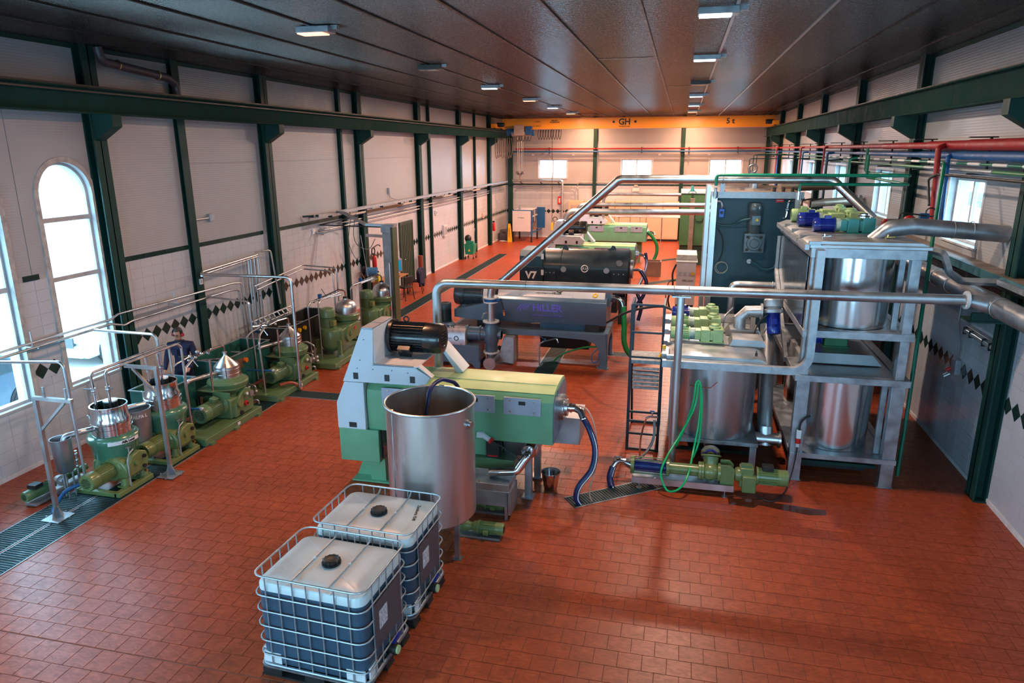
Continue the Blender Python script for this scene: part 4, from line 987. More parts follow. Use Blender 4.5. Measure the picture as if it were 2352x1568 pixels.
for x in (-3.84, -3.72, -3.60):
    for z in (1.52, 1.22): part('bolt', B().cyl((x, 20.72, z), (x, 20.705, z), .018, n=8), galv, vd)
for x in (-1.80, -1.66, -1.52):
    for z in (1.54, 1.24): part('bolt', B().cyl((x, 20.70, z), (x, 20.685, z), .018, n=8), galv, vd)
for x in (-3.32, -2.03): part('round_port', B().cyl((x, YC-.55, 1.62), (x, YC-.59, 1.62), .085, n=28), galv, vd)
part('round_port', B().cyl((-1.66, YC-.52, 1.84), (-1.66, YC-.575, 1.86), .095, n=28), chrome, vd)
em = part('emblem', B().ring((-2.68, YC-.575, 1.66), (0, 1, 0), .10, .014, 20), ink_w, vd); em2 = text('AV', .13, (-2.68, YC-.582, 1.66), '-y', ink_w, em)
for x in (-3.4, -1.95): part('lifting_lug', B().prism([(x-.18, 2.15), (x+.16, 2.15), (x+.10, 2.28), (x+.02, 2.30), (x-.02, 2.22)], 1, YC-.02, YC+.02), navy, vd)
for x in (-3.5, -1.9): part('white_lug', B().ring((x-.6, 20.74, 1.02), (0, 1, 0), .05, .018, 14), white_w, vd)
part('base_frame', B().box(-4.6, -1.45, 20.8, 20.95, .85, 1.1).box(-4.6, -1.45, 21.75, 21.9, .85, 1.1), navy, vd)
for x, y in ((-1.55, 20.8), (-1.55, 21.8), (-4.45, 20.8), (-4.45, 21.8)): part('leg', B().box(x-.09, x+.09, y, y+.12, .0, .9), navy, vd)
part('discharge_box', B().prism([(20.9, .9), (21.8, .9), (21.7, .3), (21.0, .3)], 0, -2.3, -1.7), navy, vd)
part('feed_head', B().cyl((-1.38, YC, ZV), (-1.28, YC, ZV), .28, n=28).bolts((-1.3, YC, ZV), (1, 0, 0), .24, 10, .02, .03).tube([(-1.3, YC-.1, 1.6), (-1.1, YC-.2, 1.62), (-.95, YC-.25, 1.55)], .045, 10), steel_d, vd)
bh = part('feed_hose', B().tube(smooth([(-1.05, 21.1, 1.60), (-.86, 21.0, 1.30), (-.92, 20.95, .9), (-1.1, 20.9, .6), (-1.2, 20.9, .3), (-1.22, 20.9, .03)]), .055, 12), blue_h); tag(bh, 'dark blue hose hanging from the black drum centrifuge', 'hose')
bh = part('feed_hose', B().tube(smooth([(-1.12, 25.6, 1.50), (-1.05, 25.2, 1.1), (-1.10, 22.6, 1.0), (-1.14, 21.3, .95), (-.98, 21.1, .55), (-1.05, 21.0, .1)]), .055, 12), blue_h); tag(bh, 'dark blue hose looping behind the black drum centrifuge', 'hose')
bx = part('open_carton', B().box(-1.28, -1.24, 29.4, 30.0, 0, .62).box(-.68, -.64, 29.4, 30.0, 0, .62).box(-1.24, -.68, 29.4, 29.44, 0, .62).box(-1.24, -.68, 29.96, 30.0, 0, .62).box(-1.24, -.68, 29.44, 29.96, 0, .05), pcard); tag(bx, 'brown carton box on the floor beside the far green centrifuges', 'box')
gh = part('green_hose', B().tube(smooth([(-1.42, 33.3, 1.40), (-1.2, 33.3, 1.2), (-.98, 33.3, .85), (-.95, 33.3, .45), (-1.10, 33.3, .02)]), .075, 12), green_h); tag(gh, 'light green hose curving down from the farthest green centrifuge', 'hose')

# ================================================================== SEPARATORS
def bowl_sep(name, lab, group=None):
    cx, cy = -8.50, 8.58; t = thing(name, lab, 'separator', (-8.4, 8.5, 0), group); ax, mz = -8.36, .34
    part('bed_frame', B().box(-8.86, -8.78, 8.05, 8.75, .015, .09).box(-8.14, -8.04, 8.05, 8.78, .015, .09).box(-8.8, -8.1, 8.05, 8.13, .015, .08).box(-8.8, -8.1, 8.64, 8.74, .015, .08), green_o, t, bev=.006)
    for x in (-8.74, -8.14):
        for y in (8.30, 8.68): part('pedestal', B().cyl((x, y, .09), (x, y, .22), .07, .055, 14).box(x-.08, x+.08, y-.08, y+.08, .09, .115), green_o, t)
    part('gear_case', B().prism([(-8.72, .18), (-8.10, .18), (-8.08, .34), (-8.14, .46), (-8.28, .54), (-8.52, .54), (-8.70, .46)], 1, 8.30, 8.74), green_o, t, bev=.03)
    gc = part('gear_cover', B().prism([(8.33, .24), (8.70, .24), (8.75, .40), (8.71, .52), (8.58, .58), (8.42, .54), (8.33, .42)], 0, -8.13, -8.05), green_o, t, bev=.015)
    for p_, r, m in (((-8.06, 8.64, .46), .030, ink_b), ((-8.06, 8.62, .30), .030, ink_b), ((-8.06, 8.64, .21), .022, brass), ((-8.06, 8.47, .42), .04, green_o)):
        part('round_port', B().cyl(p_, V(*p_)+V(.045, 0, 0), r, n=16), m, gc)
    motor(t, V(ax, 8.32, mz), V(ax, 7.80, mz), .135, green_o, nf=24)
    part('motor_flange', B().lathe([(.19, 0), (.20, .03), (.20, .07), (.17, .10)], (ax, 8.38, mz), (0, -1, 0), 28).bolts((ax, 8.30, mz), (0, 1, 0), .175, 10, .012, .02), green_o, t)
    bc = part('bowl_casing', B().lathe([(.16, .36), (.27, .42), (.315, .50), (.34, .70), (.365, .74), (.372, .80), (.36, .825), (.32, .855), (.28, .86)], (cx, cy, 0), n=48), M('casing_green', (.07, .21, .13), .22, 0, .06, coat=.5), t)
    part('drain_bend', B().tube([(cx-.05, cy-.22, .50), (cx-.05, cy-.30, .38), (cx-.05, cy-.30, .24)], .07, 14, .06), green_m, t)
    hd = part('steel_hood', B().lathe([(.285, .86), (.285, .94), (.295, .945), (.295, .96), (.285, .965), (.285, 1.015), (.300, 1.02), (.300, 1.04), (.285, 1.045), (.283, 1.10), (.260, 1.14), (.257, 1.29), (.268, 1.295), (.268, 1.31), (.248, 1.308), (.246, 1.06), (.0, 1.05)], (cx, cy, 0), n=48, cap=False), chrome, t)
    for a in (-.6, 1.5, 3.6, 5.0): part('hood_clamp', B().bar((cx+.305*math.cos(a), cy+.305*math.sin(a), .86), (cx+.302*math.cos(a), cy+.302*math.sin(a), 1.13), .014, .014).sph((cx+.31*math.cos(a), cy+.31*math.sin(a), 1.14), .016), steel, hd)
    part('inner_drum', B().cyl((cx-.03, cy+.08, 1.05), (cx-.03, cy+.08, 1.33), .10, n=24), M('black_cover', (.01, .02, .02), .3), hd); part('inner_cap', B().cyl((cx-.03, cy+.08, 1.33), (cx-.03, cy+.08, 1.35), .105, n=24), white_w, hd)
    # feed and delivery pipes with valves
    for k, (ox, oy) in enumerate(((-.10, -.12), (.05, .0))):
        x, y = cx+ox, cy+oy
        fp_ = part('feed_pipe', B().tube([(x, y, 1.08), (x-.01, y, 1.5), (x-.02, y, 1.80)], .022, 10), chrome, t)
        part('valve', B().sph((x-.01, y, 1.55), .035, sz=1.3).cyl((x-.01, y, 1.50), (x-.01, y, 1.60), .032, n=12), steel, fp_)
        part('valve_handle', B().bar((x, y, 1.58), (x+(-.15 if k == 0 else .12), y-.04, 1.59), .02, .008), blue_h if k == 0 else green_d, fp_)
    sc_ = part('outlet_spout', B().tube([(cx-.10, cy-.24, .98), (cx-.18, cy-.42, .99), (cx-.29, cy-.58, .98), (cx-.31, cy-.62, .90)], .045, 14, .05), steel, t)
    part('sight_pipe', B().tube([(-8.04, 8.30, .10), (-8.04, 8.30, .52), (-8.06, 8.36, .60), (-8.10, 8.5, .62)], .012, 8, .04), galv, t)
    part('cross_handle', B().cyl((-8.14, 8.46, .58), (-8.14, 8.46, .68), .012, n=8).bar((-8.19, 8.46, .67), (-8.09, 8.46, .67), .012).bar((-8.14, 8.41, .67), (-8.14, 8.51, .67), .012), steel, t)
    return t
s1 = None
s1 = bowl_sep('disc_separator', 'nearest green separator with open steel bowl and white name strip, beside the slim steel vessel')
s2 = dup(s1, (0, 1.16, 0), 'second green separator with open steel bowl, behind the triangular gallows bracket')
hp_ = thing('feed_header', 'pair of steel pipes linking the two open bowl separators overhead', 'pipe', (-8.6, 9.2, 1.8))
for ox, oy in ((-.12, -.12), (.03, .0)): part('header_pipe', B().tube([(-8.50+ox, 8.58+oy, 1.78), (-8.50+ox, 8.63+oy, 1.84), (-8.44+ox, 10.15+oy, 1.86), (-8.42+ox, 10.22+oy, 1.78), (-8.42+ox, 10.22+oy, .35)], .023, 10, .05), steel, hp_)
# white strip with lettering on the first
b = B(); cx, cy = -8.50, 8.58; n_ = 14; vs = []
for k in range(n_+1):
    a = -1.05+1.35*k/n_; vs += [(cx+.378*math.cos(a), cy+.378*math.sin(a), .742), (cx+.378*math.cos(a), cy+.378*math.sin(a), .802)]
b.add(vs, [(2*k, 2*k+2, 2*k+3, 2*k+1) for k in range(n_)])
ns = part('name_strip', b, ink_w, s1, flat=True); cyl_text('Alfa Laval', .055, (cx, cy, .772), .379, -.25, ink_b, ns, .002, axis='z')
def dish(p, r, h, parent): pass
# slim vessel receiving the spout
sv = thing('slim_vessel', 'slim upright stainless vessel on legs left of the nearest separator', 'vessel', (-8.81, 7.93, 0))
part('shell', B().lathe([(.001, .42), (.10, .44), (.12, .47), (.145, .96), (.15, .965), (.15, .975), (.135, .972), (.11, .48), (.001, .46)], (-8.82, 7.93, 0), n=32, cap=False), steel_d, sv)
for dx, dy in ((-.07, 0), (.05, .06), (.05, -.06)): part('leg', B().cyl((-8.82+dx, 7.93+dy, .015), (-8.82+dx, 7.93+dy, .46), .014), galv, sv)
part('level_pipe', B().tube([(-8.70, 8.02, .2), (-8.68, 8.02, .75)], .02, 10).sph((-8.68, 8.02, .7), .03).sph((-8.68, 8.02, .6), .03).sph((-8.69, 8.02, .5), .03), steel, sv)
rv = thing('steel_vat', 'round steel vat with worn lettering between the two open bowl separators', 'vat', (-8.60, 9.25, 0))
part('shell', B().lathe([(.001, .35), (.20, .38), (.235, .98), (.243, .985), (.243, 1.0), (.226, .995), (.195, .40), (.001, .37)], (-8.62, 9.22, 0), n=40, cap=False), steel_d, rv)
cyl_text('ALFA L', .075, (-8.62, 9.22, .90), .232, -.55, ink_w, rv, .002, axis='z')
for a in (0.3, 2.4, 4.4): part('leg', B().cyl((-8.62+.17*math.cos(a), 9.22+.17*math.sin(a), .015), (-8.62+.17*math.cos(a), 9.22+.17*math.sin(a), .4), .015), galv, rv)
fp1 = thing('floor_pump', 'low green floor pump with grey terminal box at the far left', 'pump', (-9.15, 8.0, 0))
part('base_rail', B().box(-9.26, -9.06, 7.55, 8.55, .015, .06), galv, fp1)
part('pump_tube', B().cyl((-9.16, 7.95, .17), (-9.16, 8.6, .17), .055), green_m, fp1); part('pump_flange', B().cyl((-9.12, 8.05, .2), (-9.02, 8.02, .22), .085, n=24).cyl((-9.03, 8.02, .22), (-8.98, 8.01, .225), .035), steel, fp1)
motor(fp1, V(-9.17, 7.92, .17), V(-9.2, 7.5, .17), .085, green_m, nf=16); part('terminal_box', B().box(-9.25, -9.10, 7.62, 7.76, .25, .31), ink_b, fp1, bev=.004)
bh = part('drain_hose', B().tube(smooth([(-8.42, 7.98, .30), (-8.55, 7.85, .28), (-8.66, 7.7, .22), (-8.68, 7.5, .06), (-8.62, 7.42, .02)]), .028, 10), blue_p); tag(bh, 'blue hose arching from the nearest separator to the left drain', 'hose')
# green vat troughs between separators and wall
def vat(name, lab, x0, x1, y0, y1, z0, z1, mat):
    t = thing(name, lab, 'vat', ((x0+x1)/2, (y0+y1)/2, 0)); k = .02
    part('vat_wall', B().box(x0, x0+k, y0, y1, z0, z1).box(x1-k, x1, y0, y1, z0, z1).box(x0+k, x1-k, y0, y0+k, z0, z1).box(x0+k, x1-k, y1-k, y1, z0, z1), mat, t)
    part('vat_bottom', B().box(x0+k, x1-k, y0+k, y1-k, z0, z0+.03), mat, t)
    part('vat_rim', B().box(x0-.02, x1+.02, y0-.02, y0+.01, z1, z1+.015).box(x0-.02, x1+.02, y1-.01, y1+.02, z1, z1+.015).box(x0-.02, x0+.01, y0+.01, y1-.01, z1, z1+.015).box(x1-.01, x1+.02, y0+.01, y1-.01, z1, z1+.015), galv, t)
    for x in (x0+.05, x1-.05):
        for y in (y0+.05, y1-.05): part('leg', B().box(x-.03, x+.03, y-.03, y+.03, 0, z0), mat, t)
    return t
vat('settling_vat', 'dark green sloping vat behind the first cone-topped separator', -9.45, -8.82, 10.05, 11.0, .25, .95, green_v)
v2 = vat('settling_vat', 'long dark green vat with an orange switch, between the two cone-topped separators', -9.5, -8.78, 11.75, 13.5, .25, 1.02, green_v)
sw = part('switch_plate', B().box(-8.78, -8.75, 12.25, 12.45, .72, .92), M('brown_plate', (.12, .07, .04), .5), v2); part('isolator_knob', B().cyl((-8.75, 12.5, .86), (-8.69, 12.5, .86), .05, n=16), orange, sw)
part('inner_pipes', B().tube([(-9.4, 12.0, .95), (-8.9, 12.3, .95)], .02, 8).tube([(-9.3, 12.8, .9), (-8.9, 12.6, .98)], .03, 8), steel, v2)
v3 = vat('settling_vat', 'black-sided vat against the wall behind the domed separator', -9.6, -8.85, 14.4, 16.6, .25, 1.05, M('vat_black', (.02, .022, .02), .45))
part('inner_pipes', B().tube([(-9.4, 14.9, .95), (-8.95, 15.1, .95)], .025, 8).tube([(-9.3, 15.6, .9), (-8.95, 15.4, .98)], .03, 8), steel, v3)
part('isolator_knob', B().cyl((-8.85, 14.9, .9), (-8.80, 14.9, .9), .05, n=16), yel, v3); part('isolator_knob', B().cyl((-8.85, 15.15, .9), (-8.80, 15.15, .9), .05, n=16), yel, v3)

def plinth(t, y0, y1, x0=-8.86, x1=-7.98):
    part('plinth', B().box(x0, x1, y0, y1, .015, .145), green_m, t, bev=.008)
    part('chequer_plate', B().box(x0+.02, x1-.02, y0+.02, y0+.35, .146, .152), green_m, t)
    for y in (y0+.15, (y0+y1)/2, y1-.15): part('anchor_bracket', B().box(x1, x1+.05, y-.06, y+.06, .0, .05), green_m, t)
    part('plate_tag', B().box(x1, x1+.004, y0+.95, y0+1.03, .05, .11), white_w, t)
def handpipes(t, cx, cy, yy, ztop, k=0):
    for i, (x, y) in enumerate(((cx+.02, yy), (cx+.24, yy+.16))):
        part('stand_pipe', B().tube([(x, y, .15), (x, y, ztop), (x-.06, y+.10, ztop+.05), (cx+.05-.1*i, cy-.1, ztop+.12)], .018, 9, .05), steel, t)
    m = B()
    for q in ((cx-.12, cy-.42, ztop+.08), (cx, cy-.32, ztop+.12), (cx+.08, cy-.22, ztop+.10), (cx-.2, cy-.5, ztop+.06)): m.sph(q, .036)
    m.tube([(cx-.32, cy-.55, ztop+.04), (cx-.1, cy-.35, ztop+.12), (cx, cy-.05, ztop+.16), (cx, cy, ztop+.10)], .018, 8, .05)
    m.tube([(cx-.25, cy-.40, ztop+.14), (cx-.1, cy-.25, ztop+.04)], .012, 6)
    mf = part('valve_manifold', m, chrome, t)
    part('valve_lever', B().bar((cx-.12, cy-.42, ztop+.12), (cx-.22, cy-.52, ztop+.16), .018, .006), galv, mf)
    part('blue_valve', B().box(cx-.02, cx+.03, cy-.40, cy-.35, ztop+.13, ztop+.20), blue_p, mf)
def cone_sep(name, lab, group=None):
    t = thing(name, lab, 'separator', (-8.4, 10.9, 0), group); cx, cy = -8.40, 11.40; ax, mz = -8.36, .42
    plinth(t, 10.03, 11.80)
    part('gear_case', B().prism([(-8.72, .15), (-8.12, .15), (-8.10, .52), (-8.22, .60), (-8.62, .60), (-8.72, .52)], 1, 11.0, 11.66), green_m, t, bev=.02)
    gc = part('gear_cover', B().prism([(11.05, .17), (11.64, .17), (11.66, .48), (11.58, .60), (11.45, .66), (11.30, .60), (11.08, .40)], 0, -8.12, -8.05), green_m, t, bev=.012)
    for p_, r, m in (((-8.05, 11.20, .43), .085, green_o), ((-8.05, 11.40, .55), .055, green_o), ((-8.03, 11.40, .55), .028, ink_w), ((-8.04, 11.38, .36), .045, red), ((-8.03, 11.38, .36), .022, ink_b), ((-8.05, 11.57, .50), .06, galv), ((-8.05, 11.22, .22), .04, ink_b)):
        part('round_port', B().cyl(p_, V(*p_)+V(.04, 0, 0), r, n=20), m, gc)
    motor(t, V(ax, 11.0, mz), V(ax, 10.42, mz), .165, green_m, box=(.3, 0, 1), cowl=green_m, nf=26)
    part('motor_flange', B().lathe([(.21, 0), (.21, .05), (.17, .09)], (ax, 11.03, mz), (0, -1, 0), 28), green_m, t)
    part('neck', B().lathe([(.22, .52), (.26, .58), (.33, .66), (.34, .70)], (cx, cy, 0), n=32), green_m, t)
    bc = part('bowl_casing', B().lathe([(.34, .68), (.37, .72), (.385, .79), (.37, .82), (.32, .84), (.29, .87), (.235, .89)], (cx, cy, 0), n=48), green_m, t)
    part('sludge_tray', B().prism([(cx-.36, cy-.48), (cx-.02, cy-.50), (cx+.32, cy-.30), (cx+.40, cy), (cx-.38, cy)], 2, .70, .715).prism([(cx-.02, .58), (cx+.32, .58), (cx+.36, .71), (cx-.02, .71)], 1, cy-.47, cy-.455), green_m, bc)
    cn = part('cone_hood', B().lathe([(.228, .88), (.228, .95), (.234, .955), (.228, .96), (.228, 1.03), (.234, 1.035), (.234, 1.045), (.228, 1.05), (.226, 1.10), (.035, 1.29), (.03, 1.31), (.03, 1.34), (.045, 1.345), (.045, 1.365), (.001, 1.37)], (cx, cy, 0), n=48, cap=False), steel, t)
    for a in (-1.0, .6, 2.4, 4.2): part('hood_clamp', B().bar((cx+.246*math.cos(a), cy+.246*math.sin(a), .88), (cx+.242*math.cos(a), cy+.242*math.sin(a), 1.10), .012, .012).bar((cx+.242*math.cos(a), cy+.242*math.sin(a), 1.10), (cx+.18*math.cos(a), cy+.18*math.sin(a), 1.17), .012, .012), chrome, cn)
    part('outlet_spout', B().tube([(cx-.08, cy-.20, 1.0), (cx-.28, cy-.72, .99), (cx-.31, cy-.78, .95)], .04, 12, .03), steel, t)
    for x, y in ((cx-.02, cy-.44), ): part('stand_bar', B().cyl((x, y, .71), (x, y, 1.34), .02), chrome, t)
    part('left_pipe', B().tube([(-8.80, 10.40, .15), (-8.80, 10.40, 1.30), (-8.76, 10.5, 1.37), (-8.72, 10.80, 1.42)], .018, 9, .05), steel, t)
    part('front_pipe', B().tube([(-8.36, 10.20, .15), (-8.42, 10.24, 1.22), (-8.50, 10.4, 1.34), (-8.64, 10.82, 1.40)], .022, 9, .06), steel, t)
    m = B()
    for q in ((-8.72, 10.82, 1.42), (-8.66, 10.90, 1.38), (-8.60, 11.0, 1.43), (-8.54, 11.1, 1.42), (-8.70, 10.76, 1.36)): m.sph(q, .034)
    m.tube([(-8.86, 10.7, 1.44), (-8.62, 10.98, 1.42), (-8.52, 11.15, 1.48), (cx, cy, 1.50), (cx, cy, 1.36)], .017, 8, .05)
    m.tube([(-8.7, 10.8, 1.42), (-8.6, 10.85, 1.22)], .014, 6); part('valve_manifold', m, chrome, t)
    part('valve_knob', B().sph((-8.63, 10.92, 1.48), .035), orange if group == 'x' else galv, t)
    bp = part('side_pipe', B().tube([(-8.2, 10.28, .62), (-8.75, 10.20, .62)], .022, 9), blue_p, t); part('pipe_end', B().sph((-8.18, 10.28, .62), .042), galv, bp)
    ms = B().tube([(-8.15, 11.9, .35), (-8.15, 11.9, .52), (-8.3, 11.9, .55)], .022, 8, .05).tube([(-8.25, 11.86, .2), (-8.12, 11.9, .24), (-8.12, 11.92, .14)], .02, 8, .04)
    for q in ((-8.12, 11.86, .42), (-8.2, 11.88, .34), (-8.3, 11.9, .48)): ms.sph(q, .04)
    part('water_valves', ms, steel_d, t)
    return t
s3 = cone_sep('disc_separator', 'green separator with pointed steel cone hood, standing in front of the man')
s4 = dup(s3, (.0, 2.34, 0), 'second cone-hooded green separator, beside the tall steel pipe arch')
def dome_sep(name, lab):
    t = thing(name, lab, 'separator', (-8.3, 15.7, 0)); cx, cy = -8.30, 16.36
    plinth(t, 14.72, 16.85, -8.80, -7.84)
    part('lower_drum', B().lathe([(.14, .26), (.24, .34), (.27, .42), (.27, .76), (.25, .80), (.20, .82)], (-8.32, 15.54, 0), n=36), green_m, t)
    part('gear_case', B().prism([(15.5, .38), (16.6, .42), (16.6, .78), (16.3, .82), (15.5, .78)], 0, -8.58, -8.02), green_m, t, bev=.02)
    gc = part('gear_cover', B().cyl((-8.02, 15.86, .62), (-7.97, 15.86, .62), .20, n=28).bar((-7.96, 15.80, .62), (-7.96, 15.93, .62), .03).bar((-7.96, 15.86, .56), (-7.96, 15.86, .69), .03), green_m, t)
    part('red_mark', B().box(-8.018, -8.012, 16.2, 16.28, .64, .72), red, gc)
    for x, y in ((-8.06, 15.42), (-8.08, 16.55), (-8.62, 15.4), (-8.62, 16.55)): part('leg', B().bar((x, y, .17), (x, y, .55), .09, .09), green_m, t); part('leg_pad', B().cyl((x, y, .145), (x, y, .18), .08, n=16), galv, t)
    mo = part('motor', B().lathe([(.21, .80), (.21, .85), (.16, .87), (.16, 1.10), (.19, 1.12), (.19, 1.28), (.16, 1.33), (.06, 1.36)], (-8.38, 15.50, 0), n=28), green_m, t)
    fb = B()
    for k in range(22): a = 2*PI*k/22; fb.bar((-8.38+.165*math.cos(a), 15.50+.165*math.sin(a), .88), (-8.38+.165*math.cos(a), 15.50+.165*math.sin(a), 1.10), .03, .007, up=(-math.sin(a), math.cos(a), 0))
    part('cooling_fins', fb, green_m, mo); part('terminal_box', B().box(-8.24, -8.14, 15.34, 15.48, .92, 1.05), green_o, mo, bev=.004)
    part('neck', B().lathe([(.26, .80), (.26, .86), (.29, .88)], (cx, cy, 0), n=36), green_m, t)
    part('bowl_ring', B().lathe([(.29, .88), (.325, .89), (.335, 1.0), (.32, 1.02), (.29, 1.03)], (cx, cy, 0), n=44), green_m, t)
    dm_ = part('dome_hood', B().lathe([(.285, 1.03), (.287, 1.045), (.275, 1.05), (.275, 1.18), (.262, 1.24), (.22, 1.31), (.15, 1.36), (.07, 1.385), (.065, 1.42), (.001, 1.42)], (cx, cy, 0), n=48, cap=False), steel, t)
    part('dome_nut', B().cyl((cx, cy, 1.42), (cx, cy, 1.46), .06, n=6), ink_b, dm_)
    part('white_label', B().box(-8.0, -7.985, 16.4, 16.5, .84, .92), ink_w, t)
    for x, y in ((-8.62, 15.02), (-8.50, 15.30)):
        part('stand_pipe', B().tube([(x, y, .15), (x, y, 1.48), (x+.02, y+.1, 1.55), (cx-.06, cy-.2, 1.60)], .019, 9, .07), steel, t)
    m = B()
    for k in range(6): m.sph((-8.58+.035*k, 15.25+.16*k, 1.54+.016*k), .030)
    m.tube([(-8.62, 15.2, 1.54), (-8.40, 16.2, 1.66), (cx, cy, 1.62), (cx, cy, 1.46)], .02, 8, .08).tube([(-8.45, 15.6, 1.56), (-8.35, 16.2, 1.54)], .016, 6).bar((-8.5, 15.7, 1.62), (-8.55, 15.6, 1.80), .012)
    mf = part('valve_manifold', m, chrome, t); part('blue_valve', B().box(-8.56, -8.49, 15.42, 15.50, 1.60, 1.69), blue_p, mf)
    ms = B().tube([(-8.30, 14.60, .2), (-8.30, 14.6, .62), (-8.45, 14.55, .72), (-8.6, 14.5, .70), (-8.68, 14.45, .4)], .022, 8, .08)
    for q in ((-8.36, 14.62, .45), (-8.28, 14.65, .32), (-8.4, 14.6, .28), (-8.25, 14.6, .24)): ms.sph(q, .045)
    part('water_valves', ms, steel_d, t)
    return t
s5 = dome_sep('disc_separator', 'green separator with rounded steel dome and upright motor, nearer the silver belt guard')
s6 = dup(s5, (0, 2.32, 0), 'farther dome-topped green separator right beside the steel jib column')
oh = part('orange_hose', B().tube(smooth([(-8.2, 12.85, .22), (-8.05, 13.05, .22), (-7.95, 13.2, .1), (-7.9, 13.2, .02)]), .035, 10), M('rust_hose', (.35, .07, .03), .4)); tag(oh, 'rust red hose running off the plinth of the second cone-hooded separator', 'hose')
# ================================================================== RIGHT SIDE: MALAXER TANKS
wst = M('galv_stained', (.34, .37, .40), .38, .8, .25, 6)
mirror = M('bright_tank', (.78, .80, .82), .20, 1.0, .06, 2.5, .10, 14, stretch=(1, 1, .12))
def gear_unit(t, x, y, z, gm, mm, gl=.36, kn=True, big=1.0):
    """gearbox with its motor lying along x, motor on the left"""
    g = part('gearbox', B().box(x, x+gl*.42, y-.13*big, y+.13*big, z, z+.20*big).box(x+gl*.55, x+gl, y-.14*big, y+.14*big, z, z+.22*big).box(x+gl*.35, x+gl*.6, y-.11*big, y+.11*big, z+.02, z+.18*big).box(x-.1, x, y-.10*big, y+.10*big, z+.02, z+.18*big), gm, t, bev=.008)
    part('gear_foot', B().box(x-.02, x+gl+.02, y-.16*big, y+.16*big, z-.012, z), gm, g)
    cx = x+gl*.62
    if kn: part('breather_cap', B().lathe([(.10, 0), (.10, .02), (.07, .035), (.07, .06), (.04, .07), (.001, .07)], (cx, y, z+.22*big), n=20), gm if gm is gear_g else chrome, g)
    part('coupling', B().cyl((x-.18, y, z+.10*big), (x-.1, y, z+.10*big), .10*big, n=24), M('faded_blue_green', (.30, .42, .40), .4, 0, .4, 14), g)
    motor(t, V(x-.18, y, z+.10*big), V(x-.50, y, z+.10*big), .105*big, mm, box=(0, 0, 1), nf=20, cowl=mm)
def lid(t, x0, x1, y0, y1, z, mat=steel_d):
    part('lid', B().prism([(x0, z), (x0+.10, z+.045), (x1-.10, z+.045), (x1, z)], 1, y0+.05, y1-.05), mat, t)
    part('hinge_strap', B().box(x0-.02, x0+.14, y0-.03, y0+.045, z+.0, z+.05), wst, t)
# --- nearest tank unit
ta = thing('malaxer_tank', 'nearest round stainless tank on a low stand with pale green gear motors on top', 'tank', (.66, 12.6, 0))
for k, (cy, nm) in enumerate(((11.62, 'tank_shell'), (13.25, 'tank_shell'))):
    part(nm, B().lathe([(.63, .57), (.635, 1.74)], (.74 if k == 0 else .70, cy, 0), n=64), M('satin_tank', (.46, .47, .49), .30, .95, .10, 3, .06, 20, stretch=(1, 1, .2)), ta)
part('stand_plate', B().box(.02, 1.42, 10.98, 14.2, .50, .565), wst, ta, bev=.004)
for x, y in ((.08, 11.02), (1.34, 11.02), (.08, 12.6), (1.34, 12.6), (.08, 14.1), (1.34, 14.1)): part('leg', B().box(x-.04, x+.06, y-.04, y+.06, .012, .50).box(x-.07, x+.09, y-.07, y+.09, 0, .012), wst, ta)
part('corner_post', B().box(.0, .07, 11.0, 11.08, .565, 1.78), steel_d, ta); part('corner_post', B().box(.0, .07, 14.1, 14.18, .565, 1.78), steel_d, ta); part('corner_post', B().box(1.36, 1.42, 14.1, 14.18, .565, 1.78), steel_d, ta)
part('deck', B().box(-.06, 1.44, 10.95, 14.25, 1.77, 1.90), steel_d, ta, bev=.004)
for k in range(4):
    y0 = 10.98+.82*k; lid(ta, -.06, 1.44, y0, y0+.82, 1.90)
    part('deck_notch', B().box(-.16, -.05, y0+.12, y0+.55, 1.84, 1.93), wst, ta)
part('splash_cover', B().prism([(.92, 1.95), (.97, 2.06), (1.45, 2.06), (1.50, 1.95)], 1, 11.75, 12.2), steel_d, ta); part('splash_cover', B().prism([(.90, 1.95), (.97, 2.06), (1.45, 2.06), (1.50, 1.95)], 1, 12.45, 12.9), steel_d, ta)
gear_unit(ta, .46, 11.98, 1.97, gear_g, gear_g, kn=True); gear_unit(ta, .46, 12.80, 1.97, gear_g, gear_g); gear_unit(ta, .46, 13.62, 1.97, gear_g, blue_m)
part('cable', B().tube(smooth([(.0, 13.7, 2.07), (-.3, 13.9, 2.1), (-.9, 14.2, 1.9), (-1.4, 14.8, 1.5)]), .025, 8), rubber, ta)
part('hand_rail', B().tube([(.86, 12.75, 1.95), (.88, 12.75, 2.22), (.95, 12.9, 2.26), (1.05, 13.3, 2.26)], .016, 8, .03), galv, ta)
part('hook_bracket', B().tube([(.30, 10.96, 1.60), (.30, 10.88, 1.50), (.62, 10.86, 1.49), (.72, 10.84, 1.60)], .008, 6), chrome, ta)
part('deck_knob', B().cyl((1.30, 11.25, 1.94), (1.30, 11.25, 1.99), .02).ring((1.30, 11.25, 1.99), (1, 0, 0), .03, .008), ink_b, ta)
el = thing('feed_elbow', 'fat segmented pipe elbow rising from the deck of the nearest tank', 'pipe', (1.15, 12.6, 1.95))
part('elbow_pipe', B().tube([(1.13, 12.6, 1.95), (1.13, 12.6, 2.24), (1.24, 12.6, 2.36), (1.48, 12.6, 2.37)], .105, 20).cyl((1.46, 12.6, 2.37), (1.49, 12.6, 2.37), .14, n=28), galv, el)
part('bracket', B().box(1.30, 1.38, 12.5, 12.55, 1.95, 2.28), M('rusty_bracket', (.30, .20, .15), .5, .5, .3), el)
part('under_shade_block', B().prism([(.25, .46), (1.2, .46), (1.05, .05), (.4, .05)], 1, 11.7, 14.0), ink_b, ta); part('under_beam', B().box(.05, 1.4, 11.3, 11.36, .22, .27), green_d, ta)  # black block added below the stand plate, in place of the shade there
